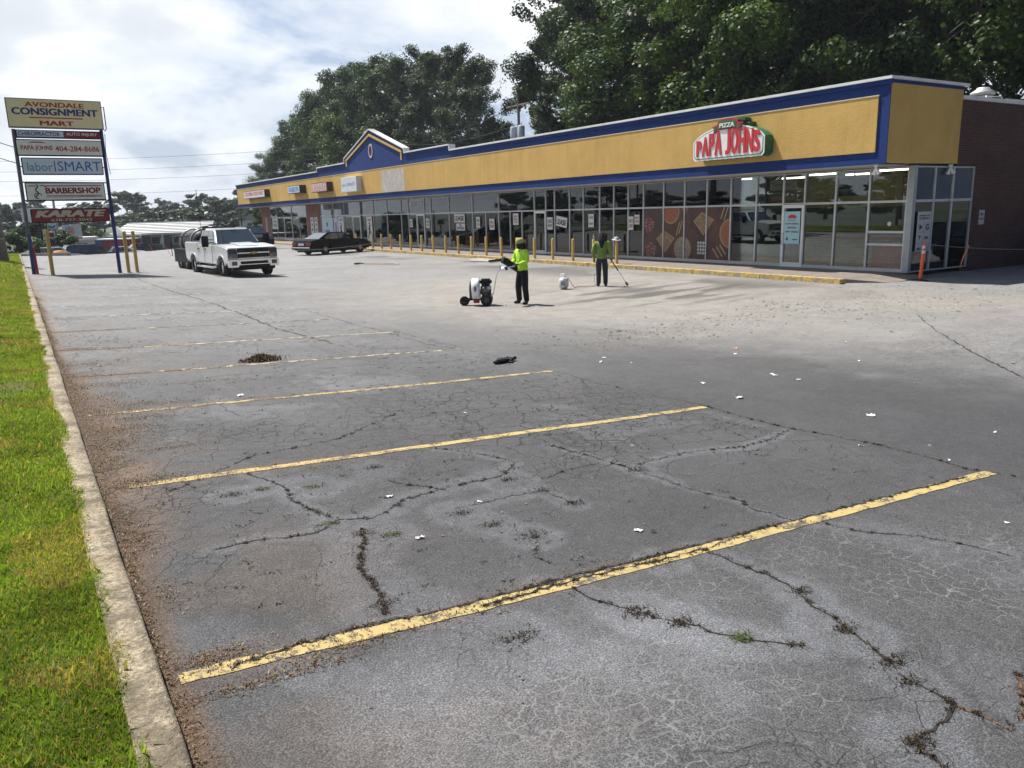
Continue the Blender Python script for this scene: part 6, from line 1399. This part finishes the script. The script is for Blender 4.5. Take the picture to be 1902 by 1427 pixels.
# ------------------------------------------------------------------ trees
M_bark = plain('grey_brown_bark', (.10, .085, .07), .95, 0, .4, 4, .8, 20)
M_leaf = leafmat('tree_leaf', .26); M_leaf.node_tree.nodes['Principled BSDF'].inputs['Roughness'].default_value = .5; M_leaf.node_tree.nodes['Principled BSDF'].inputs['Specular IOR Level'].default_value = .28
def tree_proto(seed, H, Rc, nclump, nleaf, leaf, base=.28, col=((.020, .045, .010), (.055, .105, .020)), trunk_r=.32, gaps=.5, cone=0):
    """returns trunk mesh builder and crown arrays; unit tree standing at the origin"""
    rn = random.Random(seed); g = np.random.default_rng(seed); mb = MB()
    top = Vector((rn.uniform(-.6, .6), rn.uniform(-.6, .6), H*.80)); bend = Vector((rn.uniform(-.5, .5), rn.uniform(-.5, .5), 0))
    tp = [Vector((0, 0, -.4)), Vector((0, 0, H*.15)), Vector((0, 0, H*.35))+bend*.6, Vector((0, 0, H*.58))+bend, top]
    mb.tube(tp, [trunk_r*1.25, trunk_r, trunk_r*.8, trunk_r*.5, trunk_r*.12], 9)
    cl = []
    nl = max(8, nclump//5)
    for i in range(nl):
        f = (i+.5)/nl; t = base+.08+f*(.95-base-.08); p0 = Vector((0, 0, H*min(.78, t*.82)))+bend*min(1, t*1.6)
        a = i*2.4+rn.uniform(-.4, .4); prof = math.sin(math.pi*min(1, max(.08, (t-base)/(1.02-base)))**.72)
        if cone: prof = 1-(t-base)/(1.05-base)
        rr = Rc*prof*rn.uniform(.72, 1.08); end = Vector((math.cos(a)*rr, math.sin(a)*rr, H*t+rn.uniform(-.3, .6)))
        midp = p0.lerp(end, .5)+Vector((0, 0, -.05*H*rn.random())); r0 = trunk_r*.36*(1-.5*f)
        mb.tube([p0, midp, end], [r0, r0*.6, r0*.15], 6)
        cl.append((end, rn.uniform(.75, 1.2)))
        for j in range(3):
            q = p0.lerp(end, rn.uniform(.45, .9)); e2 = q+Vector((rn.uniform(-1, 1), rn.uniform(-1, 1), rn.uniform(-.1, .9)))*Rc*.34
            mb.tube([q, q.lerp(e2, .5)+Vector((0, 0, .1)), e2], [r0*.4, r0*.25, r0*.08], 5); cl.append((e2, rn.uniform(.55, 1.0)))
    while len(cl) < nclump:
        u = rn.random(); t = base+(1-base)*(.15+.85*rn.random()); prof = math.sin(math.pi*min(1, max(.08, (t-base)/(1.02-base)))**.72)
        if cone: prof = 1-(t-base)/(1.05-base)
        a = rn.uniform(0, 6.28); rr = Rc*prof*math.sqrt(.25+.75*u); cl.append((Vector((math.cos(a)*rr, math.sin(a)*rr, H*t)), rn.uniform(.5, 1.0)))
    cpos = np.array([c[0] for c in cl]); crad = np.array([c[1]*rn.uniform(.6, 1.15) for c in cl])*Rc*.27
    ci = g.choice(len(cl), nleaf, p=(crad**1.7)/(crad**1.7).sum()); d = g.normal(0, 1, (nleaf, 3)); d /= np.linalg.norm(d, axis=1)[:, None]
    rad = crad[ci]*g.random(nleaf)**.42; P = cpos[ci]+d*rad[:, None]*np.array([1, 1, .72])
    P += g.normal(0, .09*Rc/4, (nleaf, 3))*(g.random((nleaf, 1))**2*2)
    keep = fbm(P[:, 0]*.55+P[:, 2]*.31+seed, P[:, 1]*.55+P[:, 2]*.43, seed, 3) > .39+.10*gaps; P = P[keep]; ci = ci[keep]; d = d[keep]; n = len(P)
    nm = d*.9+g.normal(0, .48, (n, 3))+np.array([0, 0, .45]); nm /= np.linalg.norm(nm, axis=1)[:, None]
    t1 = np.cross(nm, g.normal(0, 1, (n, 3))); t1 /= np.linalg.norm(t1, axis=1)[:, None]; t2 = np.cross(nm, t1)
    s_ = leaf*g.uniform(.55, 1.25, n)[:, None]
    v = np.stack([P-t1*s_*.55, P+t2*s_*.42+nm*s_*.1, P+t1*s_*.62, P-t2*s_*.42-nm*s_*.05], 1).reshape(-1, 3)
    q = np.arange(4*n).reshape(-1, 4); c1, c2 = np.array(col[0]), np.array(col[1])
    u = np.clip(g.normal(.42, .25, n)+(g.random(len(cl))[ci]-.5)*1.1, 0, 1)[:, None]; tone = (c1*(1-u)+c2*u)
    tone[g.random(n) < .012] = (.11, .075, .02)
    return mb, v, q, np.repeat(tone, 4, 0)
def make_tree(name, proto, crown_mat=None):
    mb, v, q, tn = proto; e = bpy.data.objects.new(name, None); COL.objects.link(e)
    tr_ = mb.build('trunk', M_bark, e); cr_ = fast_mesh('crown', v, q, crown_mat or M_leaf, e, {'tone': tn}); return e
G1 = ((.016, .036, .010), (.068, .115, .024)); G2 = ((.022, .050, .009), (.082, .140, .026)); G3 = ((.018, .034, .014), (.062, .098, .030))
protos = [make_tree('broadleaf_tree', tree_proto(1, 20, 5.6, 130, 100000, .20, .22, G1, .34)),
          make_tree('broadleaf_tree', tree_proto(2, 20, 5.0, 110, 85000, .19, .20, G3, .30, gaps=.9)),
          make_tree('broadleaf_tree', tree_proto(3, 20, 6.2, 150, 112000, .205, .16, G2, .36)),
          make_tree('broadleaf_tree', tree_proto(4, 20, 4.6, 95, 76000, .19, .30, G3, .28, gaps=1.2))]
bush = make_tree('broadleaf_tree', tree_proto(5, 8, 3.6, 70, 40000, .25, .05, G2, .14, gaps=.2))
for p_ in protos+[bush]: p_['category'] = 'tree'
# (proto, x, y, height factor, spread factor, rotation, label)
TREES = [
 (2, 45, 151, .72, .85, .3, 'leftmost bright green tree over the far left end of the shop roof'),
 (0, 46, 141, .96, .95, 1.1, 'tree with a bulging left side above the low roof left of the gable'),
 (2, 46, 129, 1.10, 1.0, 2.2, 'green sunlit tree rising left of the tall round group'),
 (0, 47, 117, 1.19, 1.15, 4.0, 'tallest round tree above the gable, left half of the group'),
 (2, 46, 106, 1.15, 1.15, .8, 'round topped dark tree right above the gable'),
 (1, 46, 97, 1.1, 1.1, 5.2, 'tree just right of the gable with sky showing through its limbs'),
 (3, 47, 89, 1.07, 1.1, 2.9, 'open crowned tree left of the transformer pole, leafy at the top'),
 (1, 47, 81, .98, 1.0, 1.9, 'thin tree directly left of the transformer pole'),
 (3, 48, 64.5, 1.05, .95, 3.3, 'dark tree right of the sky gap by the transformer pole'),
 (1, 45, 58.5, 1.18, 1.2, 4.4, 'tall dark tree with curling left limbs right of the pole'),
 (0, 46, 54, 1.28, 1.2, .2, 'tall dark tree in the middle of the wall of trees'),
 (2, 42, 46.5, .93, 1.15, 2.6, 'bright green pointed tree in front of the taller dark trees'),
 (0, 47, 47, 1.35, 1.2, 5.0, 'tall dense tree behind the bright pointed one'),
 (2, 43, 38.5, 1.16, 1.2, 1.4, 'broad leafy tree behind the blank end of the ochre fascia'),
 (1, 47, 36, 1.36, 1.2, 3.9, 'high dark tree above the pizza sign'),
 (2, 43, 31.5, 1.12, 1.15, 5.9, 'dense tree behind the pizza sign, leaves reaching the roof edge'),
 (0, 46, 27.5, 1.25, 1.2, .9, 'dark tree over the near corner of the ochre fascia'),
 (3, 43, 24, 1.05, 1.25, 2.2, 'dark tree with a bright sky hole above the roof corner'),
 (0, 43, 20, 1.1, 1.2, 3.0, 'dark tree behind the white round roof vent'),
 (2, 44, 15.5, 1.1, 1.25, 4.1, 'rightmost tree at the photo edge above the brick side wall'),
 (1, 48, 11, 1.2, 1.2, 1.1, 'dark tree beyond the right edge of the brick side wall'),
 (3, 52, 22, 1.3, 1.3, .1, 'tall shaded tree standing behind the roof vent trees'),
 (1, 53, 33, 1.45, 1.35, 2.0, 'tall shaded tree behind the trees over the pizza sign'),
 (0, 54, 43, 1.5, 1.3, .6, 'tall shaded tree closing the gap behind the pointed green tree'),
 (0, 56, 104, 1.22, 1.25, 2.7, 'tree closing the gap behind the round group above the gable'),
 (1, 54, 54, 1.36, 1.2, 4.6, 'tree standing behind the tallest dark limbs right of the pole')]
used = set()
for (pi_, x, y, hf, sf, rz, lab) in TREES:
    src = protos[pi_]
    e = src if pi_ not in used else copy_tree(src); used.add(pi_)
    e.location = (x, y, .3); e.rotation_euler = (0, 0, rz); e.scale = (sf, sf, hf)
    e['label'] = lab; e['category'] = 'tree'; e['group'] = 'tall trees behind the shopping strip'
first = True
for j, (x, y, s_, rz, lab) in enumerate(((42, 134, 1.15, 0, 'low bright shrubby tree just above the far left roof'), (42, 112, 1.05, 1, 'low shrubby tree left of the gable foot'), (43.5, 86, 1.0, 2, 'low shrubby tree right of the gable'),
        (44, 72, .95, 3, 'low shrubby tree left below the transformers'), (43, 56.5, 1.1, 4, 'low leafy tree right below the transformers'), (42, 49, 1.1, 5, 'low leafy tree at the roof edge under the pointed tree'),
        (41, 34, 1.1, 1, 'low leafy tree peeping over the roof left of the pizza sign'), (41, 26, 1.12, 2, 'low leafy tree over the roof right of the pizza sign'), (41.5, 17.5, 1.1, 4, 'low shaded tree beside the roof vent'), (27.5, 96, .62, 0, 'green bush beyond the far brick pier at the shop end'))):
    e = bush if first else copy_tree(bush); first = False
    e.location = (x, y, -.3); e.rotation_euler = (0, 0, rz*1.3); e.scale = (s_, s_, s_*1.05); e['label'] = lab; e['category'] = 'tree'; e['group'] = 'low trees at the foot of the tall ones'

# far belt of trees beyond the road, and trees across the street (they mirror in the shop glass)
GF = ((.020, .042, .018), (.052, .085, .032))
farp = [make_tree('distant_tree', tree_proto(11+i, 12, 5.4, 46, 9000, .75, .08, GF, .3, gaps=.1)) for i in range(3)]
fpine = make_tree('pine_tree', tree_proto(21, 15, 3.6, 36, 7000, .60, .45, ((.018, .034, .016), (.040, .065, .028)), .22, gaps=1.2))
usedf = set(); rn = random.Random(3)
def put(src, x, y, z, s_, hz_, lab, grp, cat='tree'):
    global usedf
    e = src if src.name not in usedf else copy_tree(src); usedf.add(src.name)
    e.location = (x, y, z); e.rotation_euler = (0, 0, rn.uniform(0, 6.28)); e.scale = (s_, s_, hz_); e['label'] = lab; e['category'] = cat; e['group'] = grp
    return e
n_ = 0
for row, (D_, x0, x1, stp, hs) in enumerate(((215, -14, 74, 8.2, .62), (262, -22, 100, 10.5, .80), (170, 34, 66, 8, .50))):
    x = x0
    while x < x1:
        n_ += 1; h_ = hs*rn.uniform(.78, 1.12)
        put(farp[n_ % 3], x+rn.uniform(-2, 2), D_+rn.uniform(-9, 9)-x*.2, -1.5 if D_ < 240 else .2, rn.uniform(.95, 1.25)*(1 if D_ > 180 else .8), h_, 'distant rounded tree in the hazy belt behind the far street', 'distant trees along the horizon')
        x += stp
put(fpine, 31.5, 238, -1.0, 1.15, .78, 'pine tree with a taller pointed crown in the far belt', 'distant pines')
put(fpine, 22, 220, -1.0, 1.0, .60, 'smaller dark pine left of the tallest far pine', 'distant pines')
put(fpine, 56, 232, -.5, .9, .55, 'small far pine beside the end of the shop canopy', 'distant pines')
n_ = 0
for y in range(-6, 190, 12):
    n_ += 1; put(farp[n_ % 3], -72+rn.uniform(-5, 5), y+rn.uniform(-3, 3), -.25, 1.1*rn.uniform(.9, 1.2), rn.uniform(.38, .72), 'tree across the street from the shops', 'trees across the street')
# near bushes on the left edge beyond the end kerb
gb = make_tree('roadside_bush', tree_proto(31, 3.2, 2.0, 36, 12000, .16, .0, G2, .05, gaps=.1))
for j, (x, y, s_, lab) in enumerate(((1.0, 75, 1.0, 'dark green bush behind the left grass edge'), (-1.5, 68, 1.0, 'dark bush by the grey wooden pole'), (3.2, 100, 1.3, 'green bush behind the orange barrel'), (9.0, 119, 1.2, 'green hedge bush under the burger sign'), (10.6, 128, 1.0, 'green bush between burger sign and round blue sign'), (4.8, 92, 1.0, 'green bush beside the dark pole'), (19.5, 92, .55, 'low green bush on the bank before the white roofed building'))):
    e = gb if j == 0 else copy_tree(gb); e.location = (x, y, -1.2 if y > 72 else -.2); e.rotation_euler = (0, 0, j); e.scale = (s_, s_, s_); e['label'] = lab; e['category'] = 'bush'; e['group'] = 'bushes beyond the lot'

# ------------------------------------------------------------------ background buildings, signs, cars, poles
B = empty('white_roofed_building', (19.5, 120.5, -1.6), math.atan2(117.4-123.7, 24.3-14.3), 'low building with long white ribbed metal roof beyond the lot', 'building')
L2 = 6.4
MB().box(-L2+.6, L2-.5, 0, 6, 0, 2.5).build('wall', plain('grey_building_wall', (.16, .15, .14), .8, 0, .2, 2), B)
mb = MB(); mb.add([(-L2-.6, -1.2, 2.35), (L2+.4, -1.2, 2.35), (L2-.1, 1.8, 3.75), (-L2+.7, 1.8, 3.75), (-L2-.6, 6.5, 2.35), (L2+.4, 6.5, 2.35), (-L2-.6, -1.2, 2.25), (L2+.4, -1.2, 2.25), (L2+.4, 6.5, 2.25), (-L2-.6, 6.5, 2.25)],
    [(0, 1, 2, 3), (3, 2, 5, 4), (0, 3, 4), (1, 5, 2), (6, 7, 1, 0), (9, 8, 7, 6), (7, 8, 5, 1), (6, 0, 4, 9)])
rf = mb.build('roof', plain('white_metal_roof', (.66, .67, .68), .45, 0, .06, 1), B)
mb = MB()
for i in range(7):
    f = (i+.5)/7; y = -1.2+3.0*f; z = 2.35+1.4*f; w1 = L2+.35-.5*f; w0 = -L2-.5+1.25*f; mb.box(w0, w1, y-.05, y+.05, z+.005, z+.085)
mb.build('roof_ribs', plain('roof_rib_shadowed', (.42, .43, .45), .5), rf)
mb = MB(); mb.prism([(-L2-.3, 2.38), (-L2+1.3, 2.38), (-L2+.5, 3.3)], -1.55, -1.0, 'y'); mb.build('small_gable', M_signw, B)
MB().box(-L2-.4, L2+.2, -1.0, -.9, 2.05, 2.30).build('eave_board', M_signw, B)
for i in range(5): MB().box(-L2+.3+i*3.0, -L2+.5+i*3.0, -.95, -.75, 0, 2.1).build('porch_post', M_signw, B)
for i in range(4):
    f_ = MB().box(-L2+1.4+i*3, -L2+3.1+i*3, -.04, -.005, .7, 1.9).build('window', M_signw, B); MB().box(-L2+1.5+i*3, -L2+3.0+i*3, -.05, -.041, .78, 1.82).build('pane', M_tint, f_)
B = empty('red_shop', (12.6, 119, -1.9), -.5, 'low red fronted shop with white trim behind parked cars', 'building')
MB().box(-2.2, 2.2, 0, 4, 0, 1.9).build('wall', plain('red_wall', (.38, .04, .04), .7), B); MB().box(-2.5, 2.5, -.3, 4.2, 1.9, 2.05).build('roof', M_signw, B); MB().box(-2.35, -1.2, -.25, -.1, 1.3, 1.85).build('blue_panel', M_blue2, B); MB().box(-1, 2, -.05, -.01, .2, .9).build('shopfront', M_tint, B)
B = empty('pale_house', (43, 160, -.6), -.5, 'pale green roofed house seen beyond the canopy end', 'building')
MB().box(-3.5, 3.5, 0, 5, 0, 2.6).build('wall', M_signw, B); MB().prism([(-3.9, 2.6), (3.9, 2.6), (0, 4.2)], -.3, 5.3, 'y').build('roof', plain('grey_green_roof', (.28, .33, .30), .7), B)
for x in (-2, 1): MB().box(x, x+1, -.03, -.004, .8, 2.0).build('window', M_tint, B)
B = empty('service_station', (7.0, 112, -1.6), -.2, 'white canopied kiosk behind the parked white van', 'building')
MB().box(-1.5, 2.6, 0, 3, 0, 1.9).build('wall', M_signw, B); MB().box(-2, 3, -.6, 3.3, 1.9, 2.25).build('roof', M_white, B); MB().box(-1.0, .2, -.03, -.003, .5, 1.5).build('window', M_tint, B); MB().box(.9, 2.1, -.03, -.003, .5, 1.5).build('window', M_tint, B)
def polesign(name, x, y, zb, zc, w_, h_, label, mat, pr=.09, prm=M_black, rz=-.1):
    e = empty(name, (x, y, zb), rz, label, 'sign'); MB().tube([(0, .1, 0), (0, .1, zc-zb)], pr, 8).build('pole', prm, e)
    b = MB().box(-w_/2, w_/2, -.12, .12, -h_/2, h_/2).build('board', mat, e, .02); b.location = (0, 0, zc-zb); return e, b
e, b = polesign('burger_sign', 7.5, 110, -1.6, 1.45, 2.0, 1.45, 'white burger restaurant sign with red and blue round emblem', M_signw)
mb = MB(); mb.lathe([(.001, 0), (.50, 0), (.50, .01), (.001, .01)], 28, 0, frame((-.22, -.135, .02), (1, 0, 0), (0, 0, 1))); mb.build('blue_swoosh', M_blue2, b)
mb = MB(); mb.lathe([(.001, 0), (.45, 0), (.45, .01), (.001, .01)], 28, 0, frame((-.19, -.15, .05), (1, 0, 0), (0, 0, 1))); mb.build('emblem_ground', M_signw, b)
for z0, z1 in ((.20, .38), (-.30, -.14)): MB().prism([(-.19-.36, z0), (-.19+.36, z0), (-.19+.22, z1), (-.19-.22, z1)] if z0 > 0 else [(-.19-.22, z0), (-.19+.22, z0), (-.19+.36, z1), (-.19-.36, z1)], -.165, -.161, 'y').build('bun', plain('bun_orange', (.65, .30, .06), .5), b)
text_obj('lettering', 'BURGER', .72, .14, M_red, b, M=frame((-.19, -.166, .12), (1, 0, 0), (0, 0, 1)), bold=.05); text_obj('lettering', 'KING', .60, .16, M_red, b, M=frame((-.19, -.166, -.05), (1, 0, 0), (0, 0, 1)), bold=.05)
MB().box(-1.0, 1.0, -.14, .1, -.98, -.74).build('lower_strip', plain('pale_red_panel', (.5, .2, .2), .6), b)
e, b = polesign('fuel_sign', 4.9, 99.6, -1.6, 1.9, .85, .95, 'small white sign with blue and red chevrons above a blue price panel', M_signw)
for z, mt in ((.08, M_blue2), (-.26, M_red)): MB().prism([(-.34, z+.2), (0, z+.05), (.34, z+.2), (.34, z), (0, z-.15), (-.34, z)], -.135, -.125, 'y').build('chevron', mt, b)
MB().box(-.1, .5, -.11, .1, -1.6, -.6).build('price_panel', M_blue2, b)
e, b = polesign('small_store_sign', 3.9, 85.5, -1.3, 1.35, .95, .62, 'small white sign with dark red panel beside the yellow bollard', M_signw); MB().box(-.25, .42, -.135, -.122, -.22, .18).build('red_panel', M_darkred, b); mb = MB(); mb.tube([(-.35, -.13, .1), (-.42, -.13, -.05), (-.32, -.13, -.2)], .03, 5); mb.build('printed_curl', M_blackp, b)
e, b = polesign('round_logo_sign', 12.8, 136, -1.6, .5, 1.3, 1.1, 'white square sign with dark blue oval on a far pole', M_signw, .07); MB().lathe([(.001, 0), (.34, 0), (.34, .01)], 24, 0, frame((0, -.13, 0), (1.0, 0, 0), (0, 0, .7))).build('oval', M_navy, b); MB().box(-.65, .65, -.13, .12, -.85, -.62).build('lower_panel', M_navy, b); MB().box(.75, 1.2, -.1, .1, -.3, .3).build('side_panel', M_pw, b)
e, b = polesign('food_sign', 5.3, 118, -1.6, 3.8, 2.9, .95, 'large white Food sign partly hidden behind the red KARATE board', M_signw, .22, M_steel)
text_obj('lettering', 'Food', 1.5, .6, M_blackp, b, M=frame((.1, -.135, .02), (1, 0, 0), (0, 0, 1)), shear=.3); MB().box(-2.6, -1.46, -.1, .1, -1.3, .5).build('side_board', M_signw, b); MB().box(-.6, 1.2, -.11, .11, -2.35, -2.15).build('lower_bar', M_pw, b)
e = empty('orange_barrel', (3.55, 66.3, -.55), 0, 'orange and yellow barrel on the end kerb beside a parked white van', 'barrel'); MB().lathe([(.48, 0), (.42, .45), (.46, .5), (.40, 1.0), (.001, 1.02)], 18).build('drum', plain('barrel_orange', (.70, .28, .04), .6), e); MB().lathe([(.43, .5), (.41, .72)], 18, 0, Matrix.Scale(1.1, 4)).build('white_band', plain('barrel_yellow', (.75, .55, .15), .6), e)
def car(name, loc, rz, label, mat, suv=False, L=4.5, zt=1.4): return sedan(name, loc, rz, label, 'car', mat, L, .9, zt, suv=suv)
car('parked_car', (5.3, 77.0, -1.25), R(88), 'white car parked lowest at the lot edge beside the orange barrel', M_paintw, True, 4.6, 1.7)
car('parked_car', (8.0, 78.5, -1.25), R(100), 'dark parked four wheel drive left of the blue sign post', paint('dark_green_paint', (.02, .04, .045)), True, 4.8, 1.8)
car('parked_car', (11.4, 85, -1.35), R(80), 'white estate car showing right of the blue sign post', M_paintw, False, 4.5)
car('parked_car', (15.2, 100.5, -1.5), R(95), 'dark blue car parked before the white roofed building', paint('dark_blue_paint', (.015, .025, .05)), False, 4.6)
car('parked_van', (7.2, 93, -1.45), R(90), 'white van standing behind the dark parked cars', M_paintw, True, 5.0, 2.1)
def pole(x, y, zb, h_, label, arms=1, r_=.13, mat=M_wood, extra=None):
    e = empty('utility_pole', (x, y, zb), 0, label, 'utility pole', None); MB().tube([(0, 0, 0), (0, 0, h_)], [r_, r_*.75], 8).build('shaft', mat, e)
    for a in range(arms): MB().box(-1.1, 1.1, -.06, .06, h_-.5-a*.9, h_-.38-a*.9).build('crossarm', mat, e)
    return e
pole(3.4, 88.2, -1.5, 4.2, 'dark thin pole behind the red KARATE board', 0, .12, M_black)
pole(5.7, 105.5, -1.5, 7, 'pale grey pole left of the burger sign', 0, .16, M_steel)
pole(25.2, 142, -1.5, 5.2, 'far utility pole with crossarm over the white roof', 1, .13); pole(20.5, 150, -1.5, 5.2, 'far dark pole above the left end of the white roof', 1, .11); pole(37, 150, -1.4, 4.6, 'far pole between truck and canopy end', 1, .12)
e = empty('street_lamp', (24.8, 112, -1.5), 0, 'dark street lamp with flat head above the white roof', 'street lamp'); MB().tube([(0, 0, 0), (0, 0, 5.9), (.1, 0, 6.05), (1.0, 0, 6.1)], .05, 6).build('post', M_black, e); MB().box(.6, 1.5, -.15, .15, 6.02, 6.16).build('lamp_head', M_black, e, .02)
# pole with two transformers behind the roof
e = empty('transformer_pole', (40, 61.2, .3), 0, 'wooden pole carrying two pale grey transformers behind the roof', 'utility pole')
MB().tube([(0, 0, 0), (0, 0, 12.6)], [.17, .12], 10).build('shaft', M_wood, e)
MB().box(-.08, .08, -1.9, 1.9, 11.1, 11.24).build('crossarm', M_wood, e)
for y in (-.62, .62): 
    t_ = MB().lathe([(.001, 8.3), (.27, 8.32), (.30, 8.4), (.30, 9.3), (.27, 9.38), (.001, 9.42)], 18, 0, Matrix.Translation((-.15, y, 0))).build('transformer', plain('pale_grey_can', (.50, .55, .60), .45), e); MB().tube([(-.15, y, 9.4), (-.15, y, 9.62)], .04, 6).build('bushing', M_steel, t_)
# wires
M_wire = plain('wire_black', (.03, .03, .035), .6)
for j, (a, b_, sg) in enumerate((((40, 61.2, 11.4), (41, 130, 12.8), 2.2), ((40, 61.0, 9.9), (40, 92, 11.0), 1.0), ((40, 61.0, 11.3), (42, 20, 12.6), 1.2))):
    cord('overhead_wire', a, b_, sg, .022, M_wire, 'overhead wire slung from the transformer pole', 'wire', 26, 'wires at the transformer pole')
for j, (z0, z1) in enumerate(((12.4, 12.9), (10.9, 11.2), (9.6, 9.6), (7.4, 7.6), (6.0, 5.9))):
    cord('power_line', (-20, 158, z0), (48, 118, z1), 1.0, .022, M_wire, ['highest far power line across the sky left of the shops', 'second far power line from the top', 'third far power line from the top', 'second lowest far power line', 'lowest far power line just above the distant trees'][j], 'wire', 26)
for j in range(4): cord('street_wire', (-1.6, 40, 7.2-j*.55), (-2.2, 130, 4.6-j*.5), .4, .014, M_wire, 'thin street wire behind the left sign post', 'wire', 14, 'street wires at the left edge')
# poles and wires across the street, mirrored in the glass
for j, y in enumerate((8, 44, 80)): 
    e = pole(-22, y, -.25, 9.5, 'street utility pole opposite the shops', 2, .15); e['group'] = 'street poles opposite the shops'
for j in range(3): cord('street_line', (-22, -30, 8.6-j*.7), (-22, 150, 8.6-j*.7), .6, .03, M_wire, 'street power line opposite the shops', 'wire', 40, 'street power lines opposite the shops')
mb = MB(); mb.box(-30, -8, -200, 400, -.24, -.235); o = mb.build('road', plain('road_asphalt', (.075, .075, .078), .85, 0, .2, 2)); tag(o, kind='structure')

# ------------------------------------------------------------------ air
hz = MB().box(-800, 1000, -500, 1200, -4, 60).build('haze', M_dark); hz.data.materials.clear()
hm = bpy.data.materials.new('haze'); hm.use_nodes = True; hm.node_tree.nodes.clear()
vp = hm.node_tree.nodes.new('ShaderNodeVolumePrincipled'); vp.inputs['Color'].default_value = (.80, .88, 1, 1); vp.inputs['Density'].default_value = .0003; vp.inputs['Anisotropy'].default_value = .3
ho = hm.node_tree.nodes.new('ShaderNodeOutputMaterial'); hm.node_tree.links.new(vp.outputs[0], ho.inputs['Volume'])
hz.data.materials.append(hm); tag(hz, 'thin pale summer haze over the whole lot', 'haze', kind='stuff')
